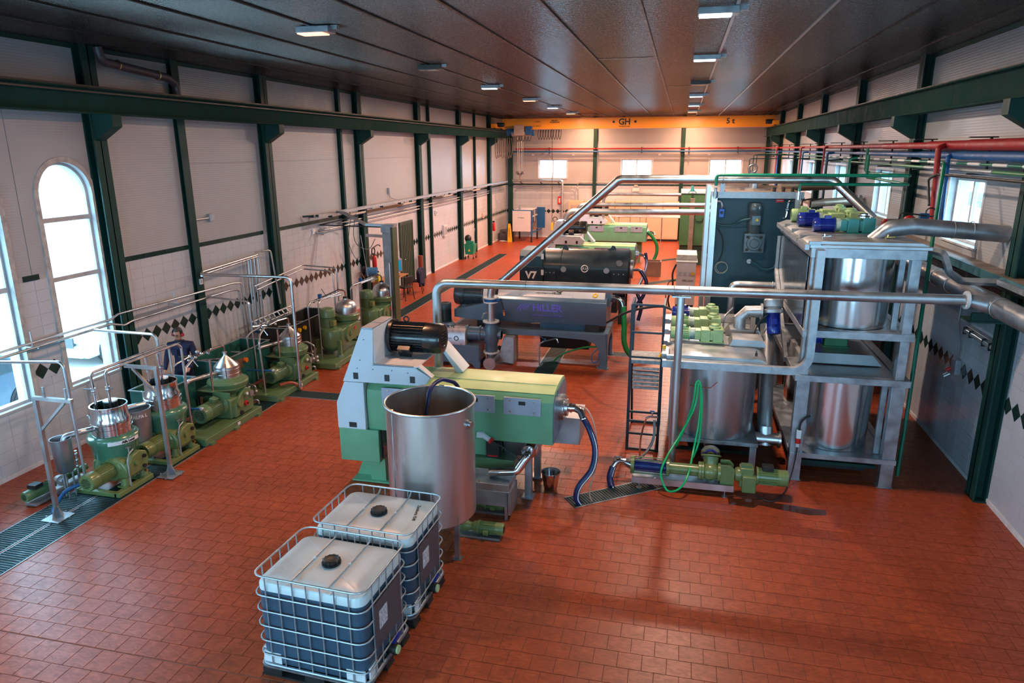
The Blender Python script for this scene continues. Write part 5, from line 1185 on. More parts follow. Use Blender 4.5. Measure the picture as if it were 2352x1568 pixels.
# vertical pump column between the tanks
vp_ = thing('lift_pump', 'tall steel riser tube with a blue motor hanging at its top, between the tanks', 'pump', (1.62, 12.3, 0))
part('riser_tube', B().cyl((1.60, 11.75, .40), (1.62, 12.75, 2.10), .125, n=32), steel_d, vp_)
part('gear_head', B().lathe([(.12, 0), (.16, .05), (.16, .16), (.13, .2), (.17, .22), (.17, .27)], (1.66, 12.65, 2.62), (.05, -.25, -1), 28), galv, vp_)
motor(vp_, V(1.67, 12.60, 2.36), V(1.70, 12.48, 2.0), .115, blue_m, box=(0, -1, .0), nf=20, cowl=blue_m)
part('outlet_cross', B().cyl((1.40, 11.6, .42), (1.84, 11.6, .42), .105, n=24).cyl((1.80, 11.6, .42), (1.84, 11.6, .42), .14, n=28).cyl((1.6, 11.6, .30), (1.6, 11.7, .60), .12, n=24), steel, vp_)
part('cable', B().tube(smooth([(1.58, 12.5, 2.35), (1.42, 12.4, 2.2), (1.36, 12.3, 1.95), (1.42, 12.0, 1.96)]), .012, 6), rubber, vp_)

# --- tall two-level stack of tanks
ts = thing('tank_stack', 'tall double-decker frame of bright stainless tanks on the right', 'tank', (2.7, 12.7, 0))
x0, x1, y0, y1 = 1.90, 3.44, 11.0, 14.45
for x in (1.92, 3.26):
    for y in (11.0, 14.3):
        part('frame_post', B().box(x-.02, x+.17, y, y+.14, .01, 1.66).box(x-.04, x+.19, y-.02, y+.16, 0, .012), wst, ts, bev=.004)
        part('frame_post', B().box(x, x+.13, y, y+.14, 1.76, 3.6), wst, ts, bev=.004)
for z0, z1, e in ((.40, .48, 0), (1.66, 1.76, .04), (2.36, 2.47, 0), (3.56, 3.70, 0)):
    part('frame_beam', B().box(x0-e, x1+e, 10.97, 11.09, z0, z1), wst, ts, bev=.004); part('frame_beam', B().box(x0-e, x1+e, 14.33, y1, z0, z1), wst, ts, bev=.004)
    part('frame_beam', B().box(x0-e, x0+.1, 11.1, 14.33, z0, z1), wst, ts, bev=.004); part('frame_beam', B().box(x1-.1, x1+e, 11.1, 14.33, z0, z1), wst, ts, bev=.004)
part('shelf_plate', B().box(x0+.1, x1-.1, 11.09, 14.33, .44, .47), wst, ts); part('shelf_plate', B().box(x0+.1, x1-.1, 11.09, 14.33, 2.42, 2.46), wst, ts); part('middle_deck', B().box(x0+.02, x1-.02, 11.09, 14.33, 1.68, 1.74), steel_d, ts)
for cy in (11.70, 13.40):
    part('lower_tank', B().lathe([(.53, .475), (.54, 1.68)], (2.62, cy, 0), n=64), mirror, ts)
    part('upper_tank', B().lathe([(.55, 2.47), (.555, 3.58)], (2.66, cy, 0), n=64), mirror, ts)
part('back_panel', B().box(3.16, 3.24, 11.2, 11.26, .48, 1.66), wst, ts); part('back_panel', B().box(3.16, 3.24, 11.2, 11.26, 2.48, 3.56), wst, ts)
part('side_rail', B().bar((1.86, 12.0, 1.70), (1.86, 14.2, 2.85), .06, .10).bar((1.86, 14.2, 2.85), (1.86, 14.2, 3.5), .05), galv, ts)
part('side_glass', B().box(1.895, 1.905, 11.15, 14.3, 2.5, 3.55), M('smoked_panel', (.12, .15, .17), .15, .6), ts)
part('top_deck', B().box(x0-.02, x1+.06, 10.98, y1, 3.70, 3.745), steel_d, ts, bev=.004)
for k in range(4):
    y_ = 11.0+.86*k; lid(ts, x0-.02, x1+.04, y_, y_+.86, 3.745)
    part('edge_profile', B().box(x0-.08, x0-.02, y_+.05, y_+.80, 3.66, 3.74), galv, ts)
gear_unit(ts, 2.62, 12.35, 3.80, M('gear_teal', (.02, .22, .24), .3, 0, .08, coat=.3), blue_m, gl=.40, big=1.05)
gear_unit(ts, 2.50, 13.15, 3.80, gear_g, blue_m, gl=.55, big=1.15); gear_unit(ts, 2.5, 13.95, 3.80, gear_g, gear_g, gl=.5, big=1.15)
for x, y in ((2.08, 11.25), (2.95, 11.3)): part('deck_tap', B().tube([(x, y, 3.79), (x, y, 3.84), (x+.12, y, 3.85)], .012, 6).cyl((x+.03, y, 3.84), (x+.03, y, 3.88), .015), brass if x > 2.5 else chrome, ts)
part('middle_gear', B().box(2.45, 2.80, 12.1, 12.35, 1.95, 2.18).box(2.43, 2.82, 12.08, 12.37, 1.92, 1.95), M('deep_green', (.03, .18, .07), .35), ts, bev=.006)
motor(ts, V(2.42, 12.22, 2.06), V(2.10, 12.22, 2.06), .10, blue_m, nf=18, cowl=blue_m)
part('middle_cover', B().prism([(2.0, 1.90), (2.2, 1.93), (3.1, 1.93), (3.25, 1.76), (2.0, 1.76)], 1, 11.7, 12.6), steel_d, ts)
part('under_shade_block', B().prism([(2.1, .40), (3.25, .40), (3.15, .04), (2.2, .04)], 1, 11.5, 14.2), ink_b, ts); part('under_beam', B().box(2.07, 3.24, 11.25, 11.31, .20, .25), green_d, ts)  # black filler added beneath the lower tanks to darken the shaded gap
for z in (1.32, .82): part('side_tap', B().cyl((3.40, 11.3, z), (3.50, 11.3, z), .022).cyl((3.49, 11.3, z), (3.51, 11.3, z), .04), steel, ts)
# plug and cable on the front left post
pc = thing('power_plug', 'white and red power plug hanging on the left post of the tall tank frame', 'plug', (1.99, 10.95, .8))
part('plug_body', B().box(1.96, 2.03, 10.90, 10.96, .74, .88), white_w, pc, bev=.006); part('plug_ring', B().cyl((1.995, 10.93, .66), (1.995, 10.93, .74), .04, n=16), red, pc); part('plug_end', B().cyl((1.995, 10.93, .60), (1.995, 10.93, .66), .028, n=12), white_w, pc)
part('supply_cable', B().tube(smooth([(2.0, 10.93, .88), (2.01, 10.93, 1.0), (2.08, 10.96, 1.08), (2.14, 10.99, 1.1)]), .016, 8), rubber, pc)
part('floor_cable', B().tube(smooth([(1.995, 10.92, .60), (1.97, 10.9, .3), (1.88, 10.7, .05), (1.72, 10.3, .02), (1.55, 10.12, .02), (1.36, 10.25, .03), (1.32, 10.28, .2)]), .010, 7), rubber, pc)
# --- galvanised tray that frames the two units
cb = thing('cable_tray', 'galvanised square duct running along the tank edge and bending up the tall frame', 'cable tray', (1.0, 10.93, 1.85))
P_ = fillet([(-.14, 10.89, 1.84), (2.02, 10.89, 1.84), (2.02, 10.89, 3.68)], .26, 8)
b = B()
vs = []
for i, p in enumerate(P_):
    t_ = (P_[min(i+1, len(P_)-1)]-P_[max(i-1, 0)]).normalized(); nrm = Vector((t_.z, 0, -t_.x))
    for s_, q in ((-1, -1), (1, -1), (1, 1), (-1, 1)): vs.append(p+nrm*s_*.055+Vector((0, q*.05, 0)))
fs = [(0, 1, 2, 3)]+[(4*i+k, 4*i+(k+1) % 4, 4*i+4+(k+1) % 4, 4*i+4+k) for i in range(len(P_)-1) for k in range(4)]+[(4*len(P_)-1, 4*len(P_)-2, 4*len(P_)-3, 4*len(P_)-4)]
b.add(vs, fs); part('tray_duct', b, galv, cb)
for x in (.3, 1.5): part('joint', B().box(x-.004, x+.004, 10.826, 10.835, 1.78, 1.90), steel_d, cb)

# --- dark teal tank block behind
bt = thing('teal_tank', 'tall dark teal tank front with an upright gear motor bolted on it', 'tank', (1.55, 16.9, 0))
part('front_panel', B().box(.74, 2.36, 15.52, 15.56, .4, 4.16), tealdk, bt)
part('body', B().box(.74, 2.36, 15.56, 18.6, .4, 4.18), tealdk, bt)
part('top_plate', B().box(.70, 2.42, 15.45, 18.7, 4.18, 4.23), M('tan_top', (.34, .26, .20), .4, .5, .3, 5), bt)
part('top_edge', B().box(.70, 2.42, 15.40, 15.46, 4.12, 4.25), galv, bt)
part('corner_post', B().box(.62, .74, 15.40, 15.56, 0, 4.25), steel, bt); part('corner_post', B().box(.52, .60, 15.40, 15.52, 0, 4.35), steel, bt); part('corner_post', B().box(2.26, 2.36, 15.38, 15.5, 0, 4.25), steel, bt)
part('side_frame', B().box(.60, .72, 18.5, 18.7, 0, 4.25).bar((.66, 15.6, 4.20), (.66, 18.5, 4.20), .08).bar((.64, 15.6, 2.9), (.64, 17.0, 2.0), .07), galv, bt)
part('base_skid', B().box(.7, 2.4, 15.5, 18.6, .0, .4), ink_b, bt)
gm = M('grey_motor', (.05, .075, .085), .3, .1, coat=.3)
g = part('gear_head', B().box(1.32, 1.72, 15.25, 15.52, 3.02, 3.42).cyl((1.52, 15.20, 3.22), (1.52, 15.5, 3.22), .15, n=28).cyl((1.52, 15.15, 3.22), (1.52, 15.22, 3.22), .09, n=24), gm, bt, bev=.01)
for x in (1.36, 1.62):
    for z in (3.06, 3.32): part('gear_pocket', B().box(x, x+.06, 15.243, 15.252, z, z+.05), ink_b, g)
part('gear_neck', B().cyl((1.50, 15.36, 3.42), (1.50, 15.36, 3.60), .11, .13, n=24).bolts((1.5, 15.36, 3.58), (0, 0, 1), .12, 8, .012, .02), gm, bt); 
mo = part('motor_body', B().lathe([(.135, 3.6), (.135, 3.85), (.14, 3.86), (.14, 4.0), (.12, 4.03), (.001, 4.03)], (1.5, 15.36, 0), n=28, cap=False).box(1.44, 1.60, 15.18, 15.28, 3.60, 3.78), gm, bt)
part('warning_triangle', B().prism([(1.50, 3.68), (1.57, 3.68), (1.535, 3.745)], 1, 15.172, 15.179), yel, mo)
part('motor_cable', B().tube(smooth([(1.40, 15.22, 3.72), (1.25, 15.25, 3.68), (1.12, 15.4, 3.58), (.9, 15.46, 3.55), (.72, 15.46, 3.6)]), .018, 8), M('cable_teal', (.02, .10, .12), .5), bt)
part('cable_gland', B().cyl((1.47, 15.52, 2.82), (1.47, 15.42, 2.82), .05, n=16), galv, bt); part('cable_gland', B().cyl((2.03, 15.52, 2.72), (2.03, 15.44, 2.72), .05, n=16), galv, bt)
part('sensor_cable', B().tube(smooth([(1.50, 15.42, 2.82), (1.62, 15.42, 2.76), (1.8, 15.42, 2.66), (2.05, 15.43, 2.74), (2.2, 15.45, 2.86)]), .016, 8), MATS['cable_teal'], bt)
part('coiled_wire', B().ring((.92, 15.48, 2.66), (0, 1, .1), .13, .009, 24).ring((.93, 15.46, 2.67), (0, 1, .2), .115, .007, 24), M('pale_wire', (.35, .40, .35), .5), bt)
part('hanging_cable', B().tube(smooth([(.78, 15.48, 3.5), (.90, 15.46, 3.3), (.92, 15.46, 3.0), (.86, 15.46, 2.8)]), .010, 6), rubber, bt)
lb = part('red_label', B().box(1.90, 2.06, 15.505, 15.516, 4.04, 4.11), red, bt); part('label_line', B().box(1.92, 2.04, 15.502, 15.505, 4.07, 4.082), ink_w, lb)
part('red_label', B().box(.80, .92, 15.9, 16.0, 4.235, 4.245), red, bt)
ib = part('isolator_box', B().box(.79, .90, 15.42, 15.52, 3.72, 3.90), M('isolator_blue', (.01, .10, .50), .3), bt, bev=.01); part('isolator_knob', B().cyl((.845, 15.42, 3.82), (.845, 15.38, 3.82), .03, n=14), ink_b, ib)
part('conduit', B().tube([(.70, 15.44, 4.05), (.82, 15.44, 4.05), (.845, 15.44, 3.97), (.845, 15.46, 3.90)], .022, 8, .05), galv, bt)
part('drain_valve', B().tube([(2.30, 15.44, 4.08), (2.14, 15.44, 4.08), (2.12, 15.44, 3.85), (2.10, 15.42, 3.74), (2.04, 15.40, 3.72)], .022, 8, .05).sph((2.12, 15.44, 3.9), .035), chrome, bt)
for k, (x, y) in enumerate(((1.55, 16.6), )): part('manhole', B().cyl((x, y, 4.23), (x, y, 4.27), .34, n=36).cyl((x, y, 4.27), (x, y, 4.40), .09, n=20).cyl((x, y, 4.40), (x, y, 4.43), .16, n=24), steel, bt)
part('top_flange', B().cyl((1.58, 17.6, 4.23), (1.58, 17.6, 4.58), .09, n=24).ring((1.58, 17.55, 4.66), (0, 1, 0), .085, .03, 24), M('grey_flange', (.16, .17, .19), .4, .4), bt)
part('brown_duct', B().cyl((2.15, 17.2, 4.30), (3.35, 17.4, 4.34), .14, n=24), M('tan_duct', (.34, .25, .18), .35, .6), bt)
for k in range(3): part('swirl_nozzle', B().cyl((1.9+.18*k, 15.9, 4.23), (1.9+.18*k, 15.9, 4.32), .035, n=12), ink_b, bt)
# pipe running in front of the teal tank
cp = thing('cross_pipe', 'steel pipe with an elbow low in front of the dark teal tank', 'pipe', (1.8, 14.9, 2.3))
part('pipe_run', B().tube([(1.13, 14.8, .6), (1.13, 14.8, 2.42), (1.25, 14.8, 2.44), (2.3, 14.8, 2.44), (2.6, 14.6, 2.38), (2.95, 14.5, 2.3)], .072, 18, .16), steel, cp)
for x in (1.9, 2.3): part('clamp_ring', B().ring((x, 14.8, 2.44), (1, 0, 0), .076, .008, 20), galv, cp)
# --- white electrical cabinet
cw = thing('machine_cabinet', 'white ventilated cabinet with a yellow knob beside the teal tank', 'cabinet', (.28, 23.4, 0))
part('cabinet_body', B().box(.0, .60, 23.0, 23.8, .22, 1.60), white_p, cw, bev=.006)
part('cabinet_top', B().box(-.03, .64, 22.98, 23.95, 1.60, 1.63).box(-.02, .62, 23.3, 24.5, 1.63, 1.80), M('cabinet_cream', (.50, .47, .42), .5, 0, .2, 8), cw)
part('cabinet_base', B().box(.02, .58, 23.05, 23.75, .0, .22), ink_b, cw)
for r in range(8):
    for c_ in range(3): part('louvre', B().box(.06+.16*c_, .15+.16*c_, 22.988, 23.0, .52+.045*r if r < 5 else 1.18+.045*(r-5), .532+.045*r if r < 5 else 1.192+.045*(r-5)), grey_pl, cw)
text('Alfa Laval', .09, (.36, 22.992, 1.02), '-y', ink_b, cw)
part('yellow_knob', B().cyl((.50, 23.0, 1.25), (.50, 22.93, 1.25), .05, n=16), yel, cw)
part('side_cables', B().tube(smooth([(-.02, 23.2, 1.5), (-.12, 23.2, 1.2), (-.1, 23.1, .8), (-.22, 23.0, .4), (-.15, 22.9, .1)]), .03, 8).tube(smooth([(0, 23.1, 1.0), (-.22, 23.0, .95), (-.3, 22.9, .6), (-.25, 22.9, .2)]), .015, 6), rubber, cw)
# --- tall green machine block further back and cream cabinets on the end wall
gb = thing('green_mill', 'tall dark green machine housing behind the white cabinet', 'machine', (.8, 33.5, 0))
part('housing', B().box(.02, 1.75, 32.8, 34.6, .9, 3.2), M('mill_green', (.06, .14, .05), .4, 0, .15, 2), gb); part('plinth', B().box(.06, 1.7, 32.9, 34.5, 0, .9), M('plinth_dark', (.03, .06, .03), .5), gb)
part('round_cover', B().cyl((.85, 32.8, 2.15), (.85, 32.74, 2.15), .17, n=24), MATS['mill_green'], gb)
part('top_frame', B().box(.0, 1.8, 32.75, 34.6, 3.2, 3.3), white_p, gb); part('support_post', B().box(.42, .62, 32.4, 32.6, 0, 3.0), MATS['tan_duct'], gb); part('strut', B().bar((1.1, 32.5, 2.4), (1.7, 32.5, 1.6), .1, .06), MATS['tan_duct'], gb)
part('spider_valve', B().cyl((.48, 32.5, 3.3), (.48, 32.5, 3.55), .09, .05, 12).bar((.3, 32.5, 3.2), (.48, 32.5, 3.45), .03).bar((.68, 32.5, 3.2), (.48, 32.5, 3.45), .03), M('valve_teal', (.03, .22, .22), .4), gb)
cc = None
for k in range(7):
    x = -6.35+.90*k
    c_ = thing('tall_cabinet', ('cream control cabinet on the far wall, %s from the left of its row' % ['', 'second', 'third', 'fourth', 'fifth', 'sixth', 'seventh and last'][k]) if k else 'leftmost cream cabinet with vent grille and dark lettering on the far wall', 'cabinet', (x, 41.6, 0), 'cream cabinets along the far wall')
    part('body', B().box(x, x+.88, 41.25, 41.92, .12, 2.22), cream, c_, bev=.006); part('plinth', B().box(x, x+.88, 41.3, 41.9, 0, .12), ink_b, c_)
    part('door', B().box(x+.02, x+.86, 41.235, 41.25, .18, 2.2), cream, c_, bev=.003)
    part('lamp_knob', B().cyl((x+.44, 41.235, 1.55), (x+.44, 41.2, 1.55), .035, n=10), orange if k % 2 else red, c_)
    if k == 0: part('vent_grille', B().box(x+.12, x+.52, 41.225, 41.235, 1.65, 1.98), M('vent_grey', (.40, .34, .30), .6), c_)
    if k == 1: text('nutri', .2, (x+.28, 41.228, 1.85), '-y', ink_b, c_); part('ring_mark', B().ring((x+.66, 41.225, 1.85), (0, 1, 0), .11, .02, 16), ink_b, c_)
pl = thing('pipe_rack', 'thin steel pipes running in front of the cream cabinets', 'pipe', (-2, 40.2, 2))
for k in range(4): part('pipe_run', B().cyl((-4.3, 37.2+.18*k, 1.72+.02*k), (1.0, 37.2+.18*k, 1.72+.02*k), .022, n=8), galv, pl)
for x in (-4.2, -3.1, -2.0, -.9): part('rack_support', B().box(x-.02, x+.02, 37.15, 37.85, 1.6, 1.72).box(x-.015, x+.015, 37.5, 37.53, 0, 1.6), galv, pl)

# ladder platform
ld = thing('platform_ladder', 'black mobile step ladder with worn grey treads left of the nearest tank', 'ladder', (-.40, 11.8, 0))
for x in (-.68, -.16):
    part('stile', B().bar((x, 11.62, 0), (x, 11.62, 1.62), .05, .04), navy, ld); part('rail_post', B().bar((x, 11.55, 1.5), (x, 11.55, 2.62), .035), navy, ld)
    part('back_leg', B().bar((x, 12.9, 0), (x, 12.1, 1.6), .04), navy, ld); part('side_rail', B().bar((x, 11.55, 2.6), (x, 12.2, 2.6), .035), navy, ld); part('rail_post', B().bar((x, 12.2, 1.6), (x, 12.2, 2.6), .035), navy, ld)
for z in (2.62, 2.15, 1.72): part('cross_rail', B().bar((-.68, 11.55, z), (-.16, 11.55, z), .032), navy, ld)
tread = M('worn_tread', (.30, .31, .32), .6, .3, .45, 16)
part('platform', B().box(-.69, -.15, 11.56, 12.15, 1.60, 1.66), tread, ld)
for k in range(6): part('tread', B().box(-.63, -.19, 11.50+.012*k, 11.56+.012*k, 1.51-.072*k, 1.55-.072*k), tread, ld, bev=.003)
for z in (.72, .55, .32): part('rung', B().bar((-.66, 11.6, z), (-.18, 11.6, z), .035), navy, ld)
part('base_bar', B().bar((-.7, 11.6, .03), (-.14, 11.6, .03), .04).bar((-.7, 12.9, .03), (-.14, 12.9, .03), .04), navy, ld)
tr_ = part('hose_nozzle', B().cyl((-.13, 11.45, 1.88), (-.13, 11.45, 1.98), .03).bar((-.13, 11.45, 1.88), (-.2, 11.42, 1.78), .03), yel); tag(tr_, 'yellow and red spray nozzle clipped at the tank corner by the ladder', 'nozzle')
# bright green hose on the hook
gh = part('green_hose_loop', B().tube(smooth([(.02, 10.8, .25), (.20, 10.78, .62), (.36, 10.76, 1.2), (.40, 10.8, 1.58), (.47, 10.8, 1.52), (.48, 10.76, 1.0), (.42, 10.6, .55), (.34, 10.1, .32), (.22, 9.95, .16), (.05, 9.98, .10), (-.06, 10.1, .3), (.02, 10.3, .52), (.22, 10.62, .8), (.40, 10.76, 1.2), (.44, 10.8, 1.57), (.50, 10.78, 1.3), (.50, 10.7, .7), (.42, 10.6, .4)], 7), .016, 9), green_b); tag(gh, 'bright green water hose looped over a hook on the nearest tank', 'hose')
wb = thing('water_hoses', 'thin brown and grey hoses with a blue valve between ladder and screw pump', 'hose', (-.3, 11.1, 0))
part('grey_hose', B().tube(smooth([(-.22, 11.2, .75), (-.22, 11.1, .45), (-.35, 10.9, .25), (-.55, 10.6, .22), (-.70, 10.45, .35), (-.78, 10.35, .40)]), .022, 8), steel_d, wb)
part('brown_hose', B().tube(smooth([(-.36, 11.2, .75), (-.42, 11.0, .5), (-.42, 10.85, .2)]), .015, 8), MATS['rust_hose'], wb)
part('tap_body', B().tube([(-.36, 11.2, .76), (-.30, 11.2, .80), (-.16, 11.2, .80)], .018, 8).cyl((-.26, 11.2, .8), (-.26, 11.2, .88), .014), chrome, wb); part('tap_handle', B().bar((-.30, 11.2, .9), (-.22, 11.2, .9), .02), blue_p, wb)

# ================================================================== PIPES
def pipe_thing(name, lab, pts, r, mat, fil=.15, n=18, extra=None, cat='pipe', loc=None):
    t = thing(name, lab, cat, loc or pts[0]); part('pipe_run', B().tube(pts, r, n, fil, seg=8), mat, t)
    return t
front = pipe_thing('front_pipe', 'long fat stainless pipe crossing the hall in the foreground from centrifuge to right wall', [(-3.80, 10.70, .9), (-3.80, 10.70, 3.02), (3.90, 10.70, 3.07)], .073, steel_d, .20, 24)
for x in (-2.30, ): part('weld_bead', B().ring((x, 10.70, 3.03), (1, 0, 0), .072, .006, 24), chrome, front)
for x in (-.02, .20): part('pipe_clamp', B().ring((x, 10.70, 3.045), (1, 0, 0), .075, .006, 24), galv, front)
part('support_tube', B().cyl((.09, 10.70, 0), (.09, 10.70, 2.95), .058, n=28).box(-.05, .23, 10.63, 10.77, 2.95, 2.97), steel, front)
fl_ = B(); flange(fl_, (3.92, 10.70, 3.07), (1, 0, 0), .125, .035, 36, 12); part('end_flange', fl_, white_w, front)
dg = pipe_thing('diagonal_pipe', 'polished pipe rising diagonally from the slate pump and crossing above the teal tank', [(-4.28, 15.88, 1.70), (-4.25, 15.88, 1.95), (-3.95, 15.85, 2.15), (-1.27, 15.3, 4.50), (2.90, 15.3, 4.50), (3.62, 14.9, 3.80)], .085, steel, .22, 24)
part('pipe_strap', B().ring((.82, 15.3, 4.5), (1, 0, 0), .09, .010, 24).box(.78, .86, 15.27, 15.33, 4.25, 4.42), galv, dg)
# far pipes across the hall
fa = pipe_thing('far_pipe', 'dark horizontal pipe with a bend, lowest of the three far pipes', [(-4.30, 27.2, 1.0), (-4.30, 27.2, 2.80), (2.58, 27.2, 2.86)], .11, steel_d, .35, 18)
fb = pipe_thing('far_pipe', 'warm reflecting horizontal pipe, middle one of the three far pipes', [(-3.9, 27.9, .9), (-3.9, 27.9, 2.95), (-3.6, 27.9, 3.02), (2.58, 27.9, 3.06)], .078, steel_d, .3, 18)
fc = pipe_thing('far_pipe', 'thin pale horizontal pipe, highest of the three far pipes', [(-3.45, 33.0, 1.2), (-3.45, 33.0, 3.12), (1.1, 33.0, 3.12)], .065, steel_d, .3, 16)
fd = pipe_thing('end_wall_pipe', 'pale pipe dropping from the far wall bracket behind the mixer', [(-9.7, 41.3, 3.35), (-6.75, 41.3, 3.35), (-6.65, 40.8, 3.3), (-6.65, 40.8, 1.3)], .065, galv, .25, 16)
for x in (-9.2, -8.0, -6.95): part('bracket', B().bar((x, 41.95, 3.1), (x-.05, 41.4, 3.25), .05), navy, fd)
fe = pipe_thing('end_wall_pipe', 'thin pair of pipes curving down the far wall beside the exit sign', [(-9.6, 41.8, 2.85), (-6.1, 41.8, 2.85), (-6.05, 41.8, 2.2)], .03, galv, .2, 8)
part('pipe_run', B().tube([(-9.6, 41.8, 3.0), (-5.9, 41.8, 3.0), (-5.85, 41.8, 2.2)], .03, 8, .2), galv, fe)
ff = pipe_thing('end_wall_pipe', 'long thin conduit high along the far wall under the windows', [(-6.0, 41.86, 3.0), (-5.8, 41.86, 3.25), (4.3, 41.86, 3.25)], .025, galv, .2, 8)
fg = pipe_thing('upper_conduit', 'thin conduit with white boxes above the far windows', [(-9.9, 41.93, 4.80), (4.3, 41.93, 4.80)], .012, galv, .1, 6)
for x in (-8.6, -6.2, -1.3, 1.4): part('junction_box', B().box(x-.08, x+.08, 41.86, 41.95, 4.76, 4.86), white_p, fg)

# coloured mains on the right wall
def mains(name, lab, x, z, secs, mat, zslope=0):
    t = thing(name, lab, 'pipe', (x, 12, z))
    for (ya, yb, r) in secs: part('pipe_run', B().cyl((x, ya, z), (x, yb, z), r, n=18), mat, t)
    return t
rp = mains('red_main', 'red water main running along the right wall and the far wall', 4.32, 5.14, ((5, 12.6, .085), (12.6, 14.5, .075), (14.5, 17.6, .062), (17.6, 25, .05), (25, 41.5, .038)), red_p)
part('end_wall_run', B().tube([(4.32, 41.4, 5.14), (4.1, 41.62, 5.14), (-9.6, 41.62, 5.14)], .038, 12, .1), red_p, rp)
bp = mains('blue_main', 'blue water main running just under the red one', 4.32, 5.0-.02, ((5, 13.0, .070), (13.0, 15.0, .06), (15, 20, .048), (20, 41.5, .034)), blue_p)
part('end_wall_run', B().tube([(4.32, 41.4, 4.98), (4.1, 41.62, 4.98), (-9.75, 41.62, 4.98)], .042, 12, .1), blue_p, bp)
wp = mains('striped_pipe', 'green and white banded pipe below the blue main', 4.32, 4.86, ((5, 41, .022),), green_p)
for k in range(17):
    part('white_band', B().cyl((4.32, 8.3+.95*k, 4.86), (4.32, 8.3+.95*k+.48, 4.86), .025, n=12), white_w, wp)
gp = mains('green_pipe', 'dark green lagged pipe, lowest of the mains on the right wall', 4.32, 4.76, ((5, 16, .030), (16, 30, .022)), MATS['deep_green'])
part('foil_wrap', B().cyl((4.32, 11.6, 4.76), (4.32, 14.6, 4.76), .036, n=14), galv, gp)
ORD = ['nearest', 'second', 'third', 'fourth', 'fifth', 'sixth', 'seventh', 'eighth', 'ninth', 'tenth', 'eleventh', 'farthest']
for i_, y in enumerate((9.3, 12.4, 15.1, 17.7, 20.4, 23.1, 25.8, 28.5, 31.2, 33.9, 36.6, 39.3)):
    h_ = part('pipe_hanger', B().box(4.21, 4.60, y-.03, y+.03, 5.245, 5.265).box(4.50, 4.53, y-.02, y+.02, 4.70, 5.245).box(4.25, 4.55, y-.02, y+.02, 4.70, 4.725), ink_b); tag(h_, ORD[i_]+' black hanger bracket of the coloured mains on the right wall', 'bracket', 'pipe hangers on the right wall')
for i_, x in enumerate((-7.6, -4.9, -2.3, 0.3, 2.9)):
    h_ = part('pipe_hanger', B().box(x-.03, x+.03, 41.5, 41.995, 5.19, 5.21).box(x-.02, x+.02, 41.66, 41.69, 4.9, 5.19).box(x-.03, x+.03, 41.5, 41.995, 4.9, 4.92), ink_b); tag(h_, ['leftmost', 'second from left', 'middle', 'fourth from left', 'rightmost'][i_]+' dark bracket of the red and blue mains on the far wall', 'bracket', 'pipe hangers on the far wall')
# droppers
for (y, lab) in ((35.4, 'farthest'), (28.3, 'middle'), (23.8, 'nearest of the three small')):
    t = pipe_thing('red_dropper', lab+' red branch pipe dropping from the mains behind the teal tank', [(4.32, y, 5.14), (4.18, y, 5.12), (4.18, y, 3.7 if y > 24 else 4.0)], .028 if y > 24 else .032, red_p, .05, 10)
    t = pipe_thing('blue_dropper', lab+' blue branch pipe dropping beside the red branch', [(4.32, y-.9, 4.98), (4.12, y-.9, 4.96), (4.12, y-.9, 3.3)], .026 if y > 24 else .036, blue_p, .05, 10)
pipe_thing('red_dropper', 'thick red branch pipe dropping in front of the nearest sliding window', [(4.28, 13.55, 5.14), (4.12, 13.4, 5.10), (4.12, 13.2, 3.92), (4.0, 13.1, 3.86)], .045, red_p, .06, 14)
pipe_thing('blue_dropper', 'thick blue branch pipe dropping in front of the nearest sliding window', [(4.28, 13.25, 4.98), (4.20, 13.15, 4.94), (4.20, 13.0, 3.75)], .038, blue_p, .06, 14)
pipe_thing('green_dropper', 'long upright green and white pipe beside the tall tank frame', [(4.30, 13.6, 4.86), (4.02, 12.7, 4.84), (3.86, 12.2, 3.9), (3.62, 11.4, 1.0), (3.58, 11.3, .1)], .030, green_p, .06, 12)
pipe_thing('black_branch', 'black branch pipe crossing under the green lagged pipe at right', [(4.25, 9.0, 4.68), (4.1, 13.2, 4.68), (4.0, 13.3, 4.60), (3.95, 12.9, 4.2)], .022, ink_b, .06, 8)
# green cooling pipes from the mains to the teal tank
g1 = pipe_thing('cooling_pipe', 'upper bright green pipe running above the polished diagonal pipe', [(.68, 15.13, 4.38), (.68, 15.13, 4.59), (2.6, 15.13, 4.59), (4.24, 15.13, 4.59), (4.24, 18.2, 4.54), (4.15, 18.3, 4.60), (4.15, 18.3, 5.10)], .032, green_p, .06, 12)
g2 = pipe_thing('cooling_pipe', 'lower bright green pipe ending at the right corner of the teal tank', [(2.27, 15.13, 4.28), (2.27, 15.13, 4.42), (4.24, 15.18, 4.42), (4.24, 17.6, 4.44), (4.1, 17.9, 4.46), (4.1, 17.9, 4.95)], .030, green_p, .05, 12)
for x in (.68, 2.27): part('pipe_fitting', B().cyl((x, 15.13, 4.12), (x, 15.13, 4.34), .03, n=10), chrome, g1 if x < 1 else g2)
for i, (xx, zz) in enumerate(((4.0, 4.86), (3.6, 4.86), (3.2, 4.76))):
    pipe_thing('thin_green_branch', ['first thin dark green branch dropping behind the teal tank', 'second thin dark green branch dropping behind the teal tank', 'third thin dark green branch dropping behind the teal tank'][i], [(4.32, 33-i*3, zz), (xx-.9, 33-i*3, zz), (xx-.9, 33-i*3, 3.6)], .018, green_d, .06, 6)
pipe_thing('thin_green_branch', 'thin dark green branch with elbow left of the second right column', [(4.3, 19.9, 4.87), (4.12, 19.9, 4.85), (4.12, 19.9, 4.40)], .03, green_p, .05, 10)
